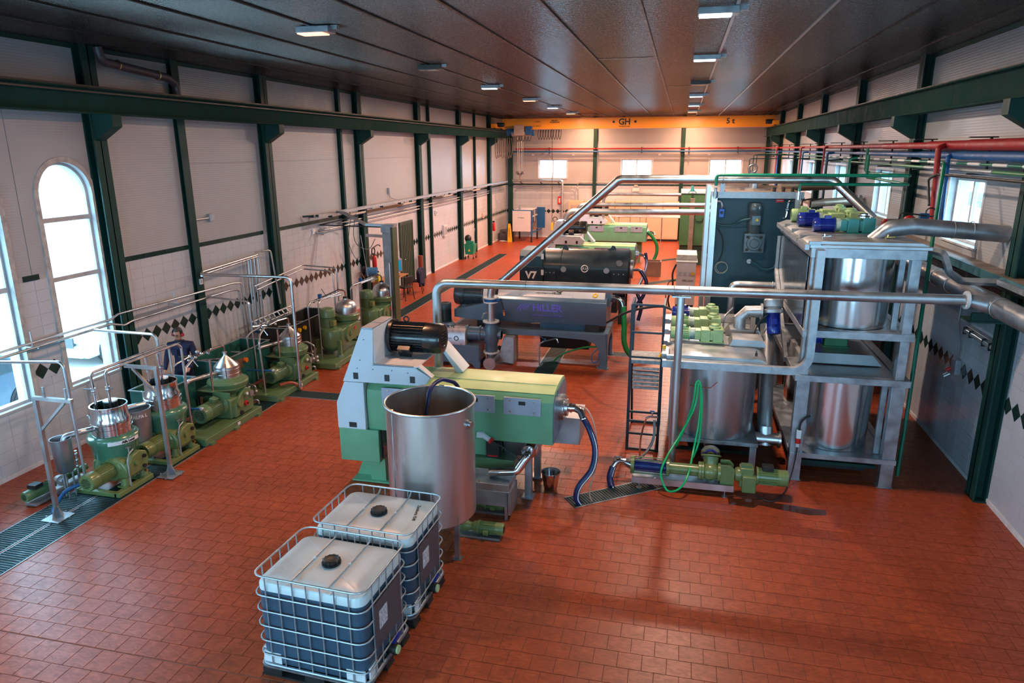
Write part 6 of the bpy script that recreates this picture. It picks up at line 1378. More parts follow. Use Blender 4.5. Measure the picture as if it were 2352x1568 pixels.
pipe_thing('thin_green_branch', 'thin green branch pipe dropping above the blue gear motors', [(4.3, 21.6, 4.80), (3.9, 21.6, 4.78), (3.9, 21.6, 3.5), (3.6, 21.6, 3.45)], .022, green_d, .06, 8)
# valve group on the tank top
vg = thing('valve_group', 'red and black valve assembly above the fat grey duct at the right', 'valve', (3.5, 13.0, 3.85))
part('valve_pipe', B().tube([(3.33, 13.0, 3.78), (3.33, 13.0, 3.93), (3.95, 13.0, 3.95)], .028, 10, .03), steel_d, vg); part('red_elbow', B().tube([(3.33, 13.0, 3.79), (3.33, 13.0, 3.92), (3.38, 13.0, 3.93)], .034, 10, .03), red_p, vg)
part('red_valve', B().sph((3.72, 13.0, 3.95), .075, 1.3), red_p, vg); part('blue_actuator', B().box(3.86, 4.0, 12.95, 13.05, 3.97, 4.06), blue_p, vg, bev=.006); part('cable_loop', B().ring((4.02, 12.98, 4.08), (.3, 1, 0), .07, .012, 20).tube(smooth([(3.55, 12.98, 3.95), (3.58, 12.95, 4.06), (3.75, 12.95, 4.05), (3.95, 12.95, 4.02)]), .012, 6), rubber, vg)
part('blue_run', B().cyl((3.36, 13.0, 3.78), (3.9, 13.0, 3.77), .02, n=8), blue_p, vg)
# exhaust duct into the right wall, round duct and walkway along the wall
ed = pipe_thing('exhaust_duct', 'fat steel duct curving from the top of the tall tanks towards the right wall', [(2.90, 11.75, 3.72), (3.10, 11.7, 3.93), (3.4, 11.7, 3.97), (4.68, 11.7, 3.88)], .125, MATS['galv_stained'], .18, 24)
for x in (3.95, 4.2): part('duct_joint', B().ring((x, 11.7, 3.93), (1, 0, 0), .126, .006, 24), steel_d, ed)
rd = pipe_thing('round_duct', 'thick spiral duct running along the right wall towards the camera', [(4.26, 16.5, 3.02), (4.26, 6.5, 3.02)], .14, MATS['galv_stained'], .1, 28)
part('branch_saddle', B().cyl((3.94, 10.70, 3.07), (4.2, 10.62, 3.03), .09, .13, 24), MATS['galv_stained'], rd)
for y in (12.9, 12.2, 10.45, 9.2): part('duct_joint', B().ring((4.26, y, 3.02), (0, 1, 0), .142, .007, 28), steel, rd)
part('support_shelf', B().box(4.02, 4.69, 10.75, 11.1, 2.74, 2.765).prism([(4.05, 2.765), (4.5, 2.765), (4.5, 2.88), (4.05, 2.88)], 1, 10.77, 10.82), green_d, rd)
wk = thing('wall_walkway', 'narrow ledge with worn wooden top and teal edge along the right wall', 'shelf', (4.5, 11, 3.2))
part('ledge_board', B().box(4.42, 4.69, 10.1, 17.5, 3.34, 3.37), M('worn_board', (.20, .16, .13), .6, 0, .3, 8), wk); part('ledge_edge', B().box(4.40, 4.43, 10.1, 17.5, 3.24, 3.365), M('teal_edge', (.06, .20, .24), .35, .3), wk)
part('under_channel', B().box(4.48, 4.60, 10.1, 17.5, 3.16, 3.24), ink_b, wk)
ct = pipe_thing('bent_tray', 'galvanised tray swinging down in an S from the tall tank top to the right wall', [(3.50, 11.6, 3.66), (3.78, 11.4, 3.62), (3.86, 11.3, 3.35), (4.0, 11.2, 3.25), (4.55, 11.0, 3.28)], .055, galv, .12, 4, cat='cable tray')
part('tray_end', B().box(4.35, 4.68, 10.0, 10.95, 3.26, 3.33), galv, ct)
pipe_thing('thin_conduit', 'thin dark conduit down the right wall to the plug box', [(4.66, 12.9, 3.2), (4.66, 12.9, 2.3), (4.66, 12.7, 1.95), (4.66, 12.7, 1.7)], .014, steel_d, .05, 6)
tl = thing('tube_lamp', 'wall mounted fluorescent tube lamp below the duct on the right wall', 'lamp', (4.66, 11.9, 2.25))
part('lamp_tray', B().box(4.61, 4.69, 11.25, 12.45, 2.20, 2.33), steel_d, tl, bev=.006); part('lamp_cover', B().lathe([(.045, 0), (.045, 1.14)], (4.60, 11.28, 2.26), (0, 1, 0), 16), M('clear_cover', (.45, .45, .44), .15, .1), tl)
for y in (11.35, 11.6, 12.1, 12.35): part('clip', B().box(4.55, 4.62, y-.01, y+.01, 2.20, 2.32), ink_b, tl)
sb = thing('socket_box', 'grey socket box with red plug on the right wall among the diamonds', 'socket', (4.63, 12.7, 1.5))
part('box_body', B().box(4.60, 4.69, 12.55, 12.75, 1.45, 1.70), grey_pl, sb, bev=.006); part('red_socket', B().cyl((4.60, 12.72, 1.52), (4.54, 12.74, 1.47), .035, n=12), red, sb); part('grey_socket', B().cyl((4.60, 12.72, 1.42), (4.52, 12.74, 1.36), .04, n=12), steel_d, sb)
wf_ = thing('wall_flange', 'round dark flanged pipe stub on the right wall left of the second window', 'pipe', (4.5, 20.3, 3.7))
part('flange_disc', B().cyl((4.62, 20.4, 3.75), (4.55, 20.4, 3.75), .17, n=28).cyl((4.50, 20.4, 3.75), (4.45, 20.4, 3.75), .17, n=28), steel_d, wf_); part('stub', B().cyl((4.69, 20.4, 3.75), (4.1, 20.4, 3.72), .09, n=20), steel_d, wf_)
tn = thing('tan_tank_line', 'row of dusty brown tank tops behind the teal tank', 'tank', (3.2, 20, 0))
part('tank_body', B().box(2.55, 3.45, 18.0, 29.0, .3, 3.45), M('tan_tank', (.30, .22, .17), .5, .3, .3, 4), tn)
for k in range(11): part('tank_lid', B().prism([(2.5, 3.46), (2.65, 3.56), (3.35, 3.56), (3.5, 3.46)], 1, 18.05+k, 18.95+k), MATS['tan_tank'], tn)
part('duct', B().cyl((3.2, 19.5, 3.75), (4.1, 19.7, 3.80), .10, n=18), MATS['tan_duct'], tn)
for k in range(3): part('pipe_stub', B().tube([(2.75+.2*k, 19.0, 3.56), (2.75+.2*k, 19.0, 3.85), (3.0+.2*k, 19.0, 3.9)], .022, 6, .04), ink_b, tn)
# ================================================================== LEFT WALL PIPEWORK
t = pipe_thing('wall_pipe_pair', 'upper steel pipe of the pair running along the left wall past the arched windows', [(-10.08, 5.5, 2.12), (-10.08, 10.55, 2.12), (-10.08, 10.75, 2.18), (-10.08, 14.25, 2.12), (-9.98, 14.45, 2.10), (-9.95, 14.5, .75)], .022, steel, .06, 10)
t = pipe_thing('wall_pipe_pair', 'lower steel pipe of the pair running along the left wall, dipping beside the first column', [(-10.0, 5.5, 2.05), (-10.0, 10.45, 2.06), (-9.95, 10.7, 1.98), (-10.0, 10.95, 2.0), (-10.0, 14.0, 2.0), (-9.92, 14.25, 1.98), (-9.9, 14.3, .7)], .022, steel, .06, 10)
for y in (8.9, 12.3): part('pipe_bracket', B().cyl((-10.1, y, 2.0), (-10.1, y, 2.3), .012, n=6).box(-10.26, -9.97, y-.015, y+.015, 2.03, 2.05), galv, t)
t = pipe_thing('branch_pipe', 'steel branch pipe leaving the wall at far left and dropping beside the floor pump', [(-10.0, 7.95, 2.08), (-8.62, 8.02, 2.15), (-8.58, 8.02, .35)], .024, steel, .10, 10)
t = pipe_thing('branch_pipe', 'steel branch pipe bending down behind the second open bowl separator', [(-9.98, 10.05, 2.05), (-8.68, 10.0, 2.05), (-8.62, 10.0, .3)], .026, steel, .10, 10)
t = pipe_thing('branch_pipe', 'large steel pipe arch coming down in front of the second cone separator', [(-9.95, 15.15, 2.66), (-9.98, 13.1, 2.58), (-9.92, 13.0, 2.55), (-7.80, 13.0, 2.56), (-7.80, 13.0, .17)], .032, steel, .12, 12)
t = pipe_thing('branch_pipe', 'parallel steel pipe just behind the large arch', [(-10.05, 15.3, 2.60), (-10.08, 13.3, 2.50), (-10.0, 13.1, 2.50)], .026, steel, .08, 10)
t = pipe_thing('branch_pipe', 'thin steel branch dropping between the two cone-hooded separators', [(-9.98, 13.2, 2.02), (-8.78, 12.9, 2.02), (-8.74, 12.9, .3)], .020, steel, .08, 9)
rs = thing('riser_pipes', 'bundle of upright steel pipes on the left wall before the second wide column', 'pipe', (-10.05, 15.2, .6))
for k in range(6): part('riser', B().tube([(-10.12+.02*(k % 2), 15.02+.075*k, .45+.05*k), (-10.12+.02*(k % 2), 15.02+.075*k, 2.55+.03*(k % 3))], .017, 8), steel, rs)
part('riser', B().tube([(-10.1, 15.3, 2.70), (-9.95, 15.75, 2.70), (-9.92, 15.8, 2.1), (-9.9, 15.9, 1.3)], .02, 9, .08), steel, rs)
for k in range(2): pipe_thing('branch_pipe', ['upper', 'lower'][k]+' of two steel pipes bending along the wall towards the domed separator', [(-9.95, 14.9+.1*k, 1.93-.1*k), (-9.92, 17.15, 2.10-.1*k), (-9.2, 17.3, 2.04-.1*k), (-8.98+.02*k, 17.3-.25*k, 2.02-.1*k), (-8.98+.02*k, 17.3-.25*k, .8)], .020, steel, .07, 9)
mf = thing('wall_manifold', 'manifold of small steel pipes with blue valves low on the left wall', 'manifold', (-9.9, 15.5, .8))
part('header_pipe', B().tube([(-9.95, 14.6, 1.10), (-9.95, 16.6, 1.12)], .026, 9), steel, mf); part('header_pipe', B().tube([(-9.88, 14.6, .98), (-9.88, 16.4, 1.0)], .026, 9), steel, mf)
for k in range(9):
    y = 14.7+.21*k; part('manifold_leg', B().tube([(-9.92, y, 1.12), (-9.86, y, 1.05), (-9.86, y, .45)], .016, 8, .04), steel, mf); part('blue_valve', B().box(-9.90, -9.80, y-.05, y+.05, .84, .89), blue_p, mf)
part('header_pipe', B().tube([(-9.9, 14.3, .48), (-9.9, 16.6, .48)], .024, 8), steel, mf)
# gallows brackets
def gallows(name, lab, x, y, xr, h, brace, stubs):
    t = thing(name, lab, 'bracket', (x, y, 0))
    part('base_plate', B().box(x-.15, x+.15, y-.15, y+.15, .012, .024).bolts((x, y, .026), (0, 0, 1), .17, 4, .012, .01), galv, t)
    part('gusset', B().prism([(x-.10, .024), (x+.10, .024), (x+.02, .22), (x-.02, .22)], 1, y-.004, y+.004).prism([(y-.10, .024), (y+.10, .024), (y+.02, .22), (y-.02, .22)], 0, x-.004, x+.004), steel_d, t)
    part('post', B().bar((x, y, .02), (x, y, h), .055, .055), steel_d, t)
    part('top_beam', B().bar((min(x, xr)-.03, y, h), (max(x, xr)+.03, y, h), .05, .05), steel, t)
    part('brace', B().bar((x, y, h-.48), (xr-.1*(1 if xr > x else -1), y, h-.03), .035, .035), steel, t)
    for s in stubs: part('stub', B().cyl((s, y, h), (s, y, h+.17), .017, n=10), galv, t)
gallows('gallows_bracket', 'steel gallows bracket on a base plate at the far left edge, two stubs on top', -8.48, 7.36, -7.90, 1.84, 1, (-8.32, -7.96))
gallows('gallows_bracket', 'steel gallows bracket on a base plate in front of the second separator', -7.84, 8.93, -8.38, 1.83, -1, ())
# wide channel rail on the wall with tube lamps, jib arm and its column
rl = thing('wall_rail', 'long galvanised channel rail along the left wall above the door', 'rail', (-9.9, 29, 3.3))
part('channel', B().box(-9.98, -9.82, 18.1, 40.6, 3.29, 3.31).box(-9.98, -9.965, 18.1, 40.6, 3.31, 3.37).box(-9.835, -9.82, 18.1, 40.6, 3.31, 3.37), galv, rl)
part('bracket', B().box(-10.27, -9.98, 18.35, 18.41, 3.26, 3.29).bar((-10.2, 17.9, 3.33), (-9.9, 18.3, 3.33), .05), navy, rl)
for y in (21.7, 27.1, 32.4, 37.8): part('bracket', B().box(-10.1, -9.8, y-.03, y+.03, 3.25, 3.29), galv, rl)
for y in (18.9, 19.8, 21.2, 22.6, 24.2, 25.3, 26.4, 28, 30, 32, 34): part('hook_clip', B().box(-9.96, -9.84, y, y+.04, 3.23, 3.29), navy, rl)
part('wall_conduit', B().tube([(-10.15, 20.0, 2.95), (-10.15, 41, 2.95)], .02, 6), galv, rl); part('wall_conduit', B().tube([(-10.15, 19.0, 2.84), (-10.15, 41, 2.84)], .02, 6), galv, rl)
for k, y in enumerate((20.0, 24.5, 29.1, 33.6)):
    l_ = thing('tube_lamp', ['nearest tube lamp hanging under the left wall rail, beside the jib arm', 'second tube lamp under the left wall rail, above the door', 'third tube lamp under the left wall rail, beyond the door', 'last tube lamp under the left wall rail, toward the far corner'][k], 'lamp', (-9.9, y+.6, 3.15))
    part('lamp_tray', B().box(-9.95, -9.85, y, y+1.25, 3.18, 3.22), M('cream_lamp', (.5, .45, .38), .4), l_); part('lamp_tube', B().cyl((-9.9, y+.03, 3.165), (-9.9, y+1.22, 3.165), .018, n=8), white_w, l_)
    part('lamp_hanger', B().box(-9.91, -9.89, y+.2, y+.22, 3.22, 3.29), ink_b, l_)
jb = thing('jib_column', 'tall stainless box column with green edge carrying a jib arm, beside the last domed separator', 'column', (-8.05, 18.75, 0))
part('column_shaft', B().box(-8.22, -7.94, 18.72, 18.95, .01, 2.85), steel_d, jb); part('green_flange', B().box(-7.94, -7.88, 18.66, 19.0, .0, 3.0), M('flange_green', (.05, .075, .035), .4), jb)
part('bent_head', B().prism([(-8.24, 2.85), (-8.24, 3.02), (-8.18, 3.08), (-7.86, 3.08), (-7.86, 3.03), (-7.94, 2.85)], 1, 18.68, 18.98), galv, jb); part('foot_plate', B().box(-8.3, -7.72, 18.6, 19.05, .0, .015), green_m, jb)
part('jib_arm', B().bar((-8.2, 18.8, 3.04), (-8.72, 18.72, 3.06), .10, .07).bar((-8.70, 18.72, 3.06), (-9.45, 18.9, 3.36), .10, .07).bar((-9.44, 18.9, 3.36), (-9.85, 19.3, 3.36), .10, .06), steel_d, jb)
part('tie_bar', B().bar((-8.2, 18.85, 2.98), (-10.25, 18.9, 3.0), .03).bar((-10.25, 18.9, 3.0), (-9.6, 20.1, 3.16), .03), ink_b, jb)
part('side_pipe', B().cyl((-8.0, 18.62, .05), (-8.0, 18.62, 2.0), .03, n=10), steel, jb)
# hanging cables and rod near column four
cb_ = thing('hanging_cables', 'thin dark cables looping between the jib arm and the wide green column', 'cable', (-9.6, 20.6, 2))
part('cable', B().tube(smooth([(-9.85, 20.5, 3.2), (-9.92, 20.4, 2.6), (-9.9, 20.6, 2.2), (-9.8, 21.2, 2.0), (-9.7, 21.5, 2.3)]), .012, 6), MATS['cable_teal'], cb_); part('cable', B().tube(smooth([(-9.85, 20.2, 3.2), (-9.95, 20.1, 2.4), (-9.95, 20.5, 1.8), (-9.9, 20.8, 1.9)]), .009, 6), MATS['cable_teal'], cb_)
part('rod', B().cyl((-9.85, 20.75, 2.5), (-9.75, 20.9, 1.15), .012, n=6), galv, cb_)
# camera, wall sockets and switch boxes
def wallbox(name, lab, cat, y, z, w_, h, d=.06, mat=None, extra=None):
    t = thing(name, lab, cat, (XL+.02, y, z)); m = mat or white_p
    part('box_body', B().box(XL+.012, XL+.012+d, y-w_/2, y+w_/2, z-h/2, z+h/2), m, t, bev=.005); part('box_front', B().box(XL+.012+d, XL+.018+d, y-w_*.35, y+w_*.35, z-h*.35, z+h*.35), grey_pl, t); return t
e_ = wallbox('switch_box', 'small grey junction box with a stub pipe high on the left wall', 'box', 13.95, 3.67, .16, .16, .08, galv); part('stub_pipe', B().cyl((XL+.06, 13.3, 3.66), (XL+.06, 13.87, 3.66), .016, n=8), galv, e_)
e_ = wallbox('switch_box', 'small box with a curved cable above the wall rail', 'box', 24.1, 3.70, .14, .20, .08, grey_pl); part('curved_cable', B().tube(smooth([(XL+.06, 24.1, 3.6), (XL+.06, 24.2, 3.45), (XL+.2, 24.5, 3.35)]), .015, 6), grey_pl, e_)
wallbox('thermostat', 'small square box above the door level on the left wall', 'box', 23.9, 2.33, .14, .16)
wallbox('thermostat', 'small pale box under the rail between door and mop trolley', 'box', 29.1, 2.50, .16, .20)
wallbox('electric_box', 'white wall box at the diamond row beyond the green door', 'box', 30.15, 1.62, .36, .50, .10)
wallbox('electric_box', 'small tan wall box at the diamond row near the far corner column', 'box', 36.6, 1.72, .20, .26, .08, cream)
w5 = thing('light_switch', 'white switch on the slim wall post beside the man', 'switch', (-10.15, 13.25, 1.9)); part('switch_plate', B().box(-10.16, -10.13, 13.2, 13.3, 2.28, 2.40), white_w, w5); part('switch_rocker', B().box(-10.13, -10.122, 13.23, 13.27, 2.31, 2.37), grey_pl, w5)
cm = thing('wall_camera', 'small white security camera pair on the left wall under the rail end', 'camera', (XL+.02, 18.6, 2.8))
part('mount', B().box(XL+.012, XL+.05, 18.45, 18.6, 2.78, 2.92), white_w, cm); part('camera_body', B().cyl((XL+.05, 18.6, 2.82), (XL+.22, 18.75, 2.76), .035, n=14), grey_pl, cm); part('camera_body', B().cyl((XL+.05, 18.8, 2.84), (XL+.2, 19.05, 2.86), .035, n=14), grey_pl, cm); part('camera_cable', B().tube(smooth([(XL+.04, 18.45, 2.8), (XL+.05, 18.3, 2.6), (XL+.05, 18.4, 2.5)]), .01, 6), white_w, cm)
bw = thing('rain_pipe', 'dark brown pipe with two elbows between the first column and slim post under the ceiling', 'pipe', (-9.98, 12, 6.6))
part('pipe_run', B().tube([(-9.98, 11.08, 6.85), (-9.98, 11.12, 6.62), (-9.98, 12.75, 6.50), (-9.98, 13.0, 6.40), (-9.98, 13.0, 6.18)], .075, 14, .14), brownp, bw)
for y, z in ((11.5, 6.60), (12.5, 6.52)): part('clamp', B().ring((-9.98, y, z), (0, 1, 0), .08, .010, 16), brass, bw)
# control panel on its swing arm
pn = thing('operator_panel', 'grey control terminal with a lit blue screen hanging from a swing arm', 'panel', (-8.95, 21.2, 1.4))
part('swing_arm', B().bar((-9.95, 21.4, 2.42), (-9.02, 21.2, 2.42), .09, .09).bar((-9.02, 21.2, 2.42), (-8.93, 21.2, 2.30), .09, .09).bar((-8.93, 21.2, 2.32), (-8.93, 21.2, 1.72), .08, .08), grey_pl, pn)
R_ = Matrix.Rotation(math.radians(38), 3, 'Z')
def rb(x0, x1, y0, y1, z0, z1, c=V(-8.93, 21.2, 0)):
    b = B().box(x0, x1, y0, y1, z0, z1); b.v = [tuple(c+R_ @ Vector(v)) for v in b.v]; return b
part('panel_case', rb(-.24, .24, -.05, .14, 1.28, 1.70), grey_pl, pn, bev=.008)
sc_ = part('screen', rb(-.20, .20, -.056, -.050, 1.33, 1.65), M('lit_screen', (.0, .12, .2), .3, 0, .02, emit=(.01, .22, .38), estr=.9), pn)
ic = B()
for a, b_, c_, d_ in ((-.09, -.06, 1.50, 1.54), (-.04, -.02, 1.52, 1.55), (.01, .05, 1.50, 1.56), (-.10, -.05, 1.41, 1.43), (-.03, -.01, 1.43, 1.46), (.08, .11, 1.44, 1.46), (-.18, -.14, 1.34, 1.36)): q = rb(a, b_, -.059, -.0565, c_, d_); ic.add(q.v, q.f)
part('screen_icons', ic, M('lit_icons', (.5, .8, .9), .3, emit=(.6, .9, 1), estr=1.0), sc_, kind='stuff')
dk = thing('work_desk', 'wooden topped desk against the left wall below the control screen', 'desk', (-9.85, 23, 0))
part('desk_top', B().box(-10.2, -9.55, 22.0, 23.95, .72, .75), wood, dk, bev=.004)
for x, y in ((-10.15, 22.05), (-9.6, 22.05), (-10.15, 23.9), (-9.6, 23.9)): part('leg', B().box(x-.02, x+.02, y-.02, y+.02, 0, .72), ink_b, dk)
pb = part('paper_stack', B().box(-10.05, -9.75, 23.1, 23.5, .751, .79), white_w, bev=.002); tag(pb, 'white papers lying on the desk', 'paper')
kb = part('dark_folder', B().box(-9.75, -9.62, 22.95, 23.3, .751, .775), ink_b, bev=.002); tag(kb, 'dark folder lying at the front edge of the desk', 'folder')
jr = thing('yellow_canister', 'yellow canister standing in front of the wide green column near the desk', 'canister', (-9.95, 22.25, .752)); part('canister_body', B().box(-10.05, -9.9, 22.05, 22.25, .752, 1.02), M('canister_yellow', (.55, .52, .05), .35), jr, bev=.02); part('canister_cap', B().cyl((-9.97, 22.12, 1.02), (-9.97, 22.12, 1.06), .03, n=12), ink_b, jr)
def chair(name, lab, x, y, rz):
    t = thing(name, lab, 'chair')
    part('seat', B().box(-.23, .23, -.22, .22, .43, .475), ink_b, t, bev=.015); part('backrest', B().box(-.22, .22, .20, .235, .58, .84), ink_b, t, bev=.012)
    for sx in (-1, 1):
        part('leg', B().bar((sx*.21, -.20, .43), (sx*.24, -.24, 0), .022), ink_b, t); part('leg', B().bar((sx*.21, .20, .84), (sx*.21, .20, .43), .022).bar((sx*.21, .20, .43), (sx*.24, .26, 0), .022), ink_b, t)
    t.location = (x, y, 0); t.rotation_euler.z = rz; return t
chair('office_chair', 'black chair pulled out at the near end of the desk', -9.33, 22.9, -1.9)
chair('office_chair', 'black chair with a dark blue jacket on it, far end of the desk', -9.35, 24.1, -1.3)
jk = part('work_jacket', B().prism([(23.78, .84), (23.9, .92), (24.05, .97), (24.2, .96), (24.36, .90), (24.46, .78), (24.40, .52), (24.44, .30), (24.34, .20), (24.24, .34), (24.12, .30), (24.02, .44), (23.9, .40), (23.80, .52)], 0, -9.20, -9.10).prism([(23.74, .80), (23.84, .86), (23.90, .40), (23.80, .26)], 0, -9.12, -9.04), cloth, bev=.03); tag(jk, 'dark blue work jacket hung over the back of the far chair', 'jacket')
fx = thing('fire_extinguisher', 'red fire extinguisher on the wide green column above the blue roll', 'extinguisher', (-9.85, 21.75, 1.3))
part('cylinder', B().lathe([(.06, 0), (.075, .03), (.075, .34), (.05, .40), (.02, .42)], (-9.92, 21.85, 1.28), n=18), red, fx); part('valve_head', B().box(-9.95, -9.88, 21.82, 21.88, 1.70, 1.76).bar((-9.9, 21.8, 1.76), (-9.85, 21.65, 1.80), .02), ink_b, fx); part('label', B().lathe([(.0765, 0), (.0765, .12)], (-9.92, 21.85, 1.40), n=18, cap=False, arc=2.2), white_w, fx)
rl_ = thing('paper_roll', 'big blue paper roll in a holder on the side of the wide green column', 'roll', (-9.85, 21.5, 1.15))
part('roll', B().lathe([(.03, 0), (.15, 0), (.15, .36), (.03, .36), (.03, 0)], (-10.0, 21.35, 1.22), (1, .25, 0), 28, cap=False), M('blue_paper', (.05, .20, .42), .8), rl_); part('roll_holder', B().cyl((-10.1, 21.3, 1.22), (-9.6, 21.45, 1.22), .02, n=8).box(-10.1, -10.06, 21.2, 21.4, 1.05, 1.4), ink_b, rl_)
he = part('hose_coil', B().ring((-9.9, 21.75, 1.85), (1, 0, 0), .12, .02, 16).tube(smooth([(-9.88, 21.6, 1.95), (-9.8, 21.9, 2.05), (-9.8, 22.1, 1.98)]), .02, 6), ink_b); tag(he, 'small black hose coil hung above the fire extinguisher', 'hose')
# red extinguishers near the far corner, cleaning trolley
f2 = thing('fire_extinguisher', 'distant red fire extinguisher on the last wide column of the left wall', 'extinguisher', (-9.98, 38.1, .9)); part('cylinder', B().lathe([(.06, 0), (.08, .03), (.08, .40), (.03, .48)], (-10.01, 38.03, .75), n=14), red, f2); part('valve_head', B().box(-10.08, -9.97, 38.0, 38.06, 1.22, 1.30), ink_b, f2)
tr_ = thing('mop_trolley', 'green mop bucket trolley with a black bag beside a wide column', 'trolley', (-9.75, 32.7, 0))
part('bucket', B().prism([(-10.0, .22), (-9.62, .22), (-9.55, .72), (-10.05, .72)], 1, 32.5, 33.0), M('trolley_green', (.0, .22, .12), .35), tr_, bev=.01); part('wringer', B().box(-9.98, -9.62, 32.55, 32.75, .72, .86), MATS['trolley_green'], tr_, bev=.01)
part('black_bag', B().sph((-9.95, 32.85, .95), .17, 1, 1, 1.1), ink_b, tr_); part('mop_stick', B().cyl((-9.7, 32.7, .7), (-9.85, 33.7, 1.35), .012, n=6), galv, tr_)
for x, y in ((-10.0, 32.5), (-9.6, 32.5), (-9.6, 33.0), (-10.0, 33.0)): part('caster', B().cyl((x-.02, y, .05), (x+.02, y, .05), .05, n=12).bar((x, y, .05), (x*.98-.196, y, .22), .02), ink_b, tr_)
part('warning_mark', B().prism([(-9.86, .38), (-9.74, .38), (-9.80, .5)], 1, 32.488, 32.496), yel, tr_)
rm = part('rolled_mat', B().cyl((-10.08, 26.62, .0), (-10.08, 26.62, 1.0), .10, n=18), M('rust_mat', (.22, .05, .03), .8)); tag(rm, 'rust brown rolled mat standing right of the green door', 'mat')
# mixer tank, sign and crate in the far left corner
mx = thing('mixer_trough', 'white and blue mixing trough on tall legs in the far left corner', 'mixer', (-8.6, 40.2, 0))
part('front_panel', B().box(-9.26, -8.20, 39.35, 39.42, .60, 1.76), white_p, mx, bev=.004)
bl = M('frame_blue', (.01, .10, .28), .35)
part('frame', B().box(-9.30, -8.16, 39.36, 39.48, 1.76, 1.80).box(-8.20, -8.12, 39.36, 39.5, .35, 1.80).box(-8.20, -7.72, 41.1, 41.2, .65, 1.85).bar((-8.14, 39.5, .55), (-7.9, 41.1, .6), .06), bl, mx)
part('trough_shell', B().prism([(-9.2, 1.78), (-9.2, 1.3), (-9.05, .95), (-8.7, .78), (-8.35, .95), (-8.18, 1.3), (-8.18, 1.78)], 1, 39.48, 41.1), steel_d, mx); part('trough_top', B().box(-9.2, -8.18, 39.5, 41.1, 1.78, 1.81), white_p, mx)
part('white_cross', B().box(-8.176, -8.165, 39.5, 41.1, 1.40, 1.46).box(-8.176, -8.165, 40.3, 40.4, 1.1, 1.75), white_w, mx)
for x, y in ((-9.24, 39.42), (-8.17, 39.42), (-9.24, 41.1), (-8.17, 41.1)): part('leg', B().box(x-.04, x+.04, y-.04, y+.04, .02, .6).cyl((x, y, 0), (x, y, .03), .07, n=10), ink_b, mx)
text('A. Mecano', .09, (-8.75, 39.345, 1.38), '-y', ink_b, mx); part('small_motor', B().box(-8.95, -8.82, 39.5, 39.65, 1.81, 2.05), grey_pl, mx)
part('gold_drain', B().cyl((-8.15, 39.9, .82), (-8.15, 39.9, .70), .05, n=12), brass, mx)
ws = thing('floor_sign', 'yellow folding wet floor sign in the far left corner', 'sign', (-9.4, 39.3, 0))
part('sign_leaf', B().prism([(-9.52, .0), (-9.28, .0), (-9.34, 1.05), (-9.46, 1.05)], 1, 39.15, 39.19), yel, ws); part('sign_leaf', B().prism([(-9.52, .0), (-9.28, .0), (-9.36, .9), (-9.44, .9)], 1, 39.35, 39.38), yel, ws)
text('CUIDADO', .12, (-9.40, 39.145, .55), Euler((PI/2, -PI/2, 0)), ink_b, ws)
cr = thing('grey_crate', 'dark grey crate behind the yellow floor sign', 'crate', (-9.85, 40, 0)); part('crate_shell', B().box(-10.1, -9.6, 39.7, 40.2, .0, .62), M('crate_grey', (.08, .08, .09), .6), cr, bev=.01); part('crate_handle', B().box(-9.95, -9.75, 39.68, 39.70, .45, .52), ink_b, cr)
rg = part('floor_rags', B().sph((-9.85, 39.35, .03), .16, 1.2, .6, .25).sph((-9.6, 39.3, .03), .10, 1.2, .6, .3), white_w); tag(rg, 'pale rags lying on the floor by the crate', 'rag', kind=None)
ex = thing('exit_sign', 'small red fire equipment sign on the far wall', 'sign', (-6.92, 41.95, 2.2)); part('sign_plate', B().box(-7.1, -6.78, 41.93, 41.95, 1.98, 2.42), red, ex); part('pictogram', B().box(-7.04, -6.97, 41.925, 41.93, 2.06, 2.32).box(-6.92, -6.86, 41.925, 41.93, 2.1, 2.2).box(-6.92, -6.86, 41.925, 41.93, 2.26, 2.33), ink_w, ex)
ex2 = thing('exit_sign', 'tiny red sign plate high beside the jib arm', 'sign', (-10.2, 22.1, 2.75)); part('sign_plate', B().box(-10.26, -10.24, 21.95, 22.15, 2.62, 2.95), red, ex2); part('pictogram', B().box(-10.24, -10.235, 22.0, 22.1, 2.72, 2.84), ink_w, ex2)
wb = thing('wash_basin', 'white wash basin with a coiled hose on the far wall', 'basin', (-7.0, 41.7, .8)); part('basin_body', B().box(-7.2, -6.8, 41.5, 41.95, .55, 1.0), white_w, wb, bev=.02); part('coil', B().ring((-7.18, 41.55, 1.12), (0, 1, 0), .13, .02, 18), ink_b, wb); part('tap', B().tube([(-6.95, 41.9, 1.0), (-6.95, 41.9, 1.12), (-6.95, 41.7, 1.12)], .015, 6), chrome, wb)
el_ = thing('emergency_lamp', 'small white emergency lamp on the far wall above the cabinets', 'lamp', (-2.5, 41.95, 3.1)); part('lamp_body', B().box(-2.75, -2.35, 41.86, 41.97, 2.75, 2.95), white_p, el_, bev=.01); part('lamp_head', B().box(-2.65, -2.45, 41.84, 41.9, 3.05, 3.12), cream, el_)

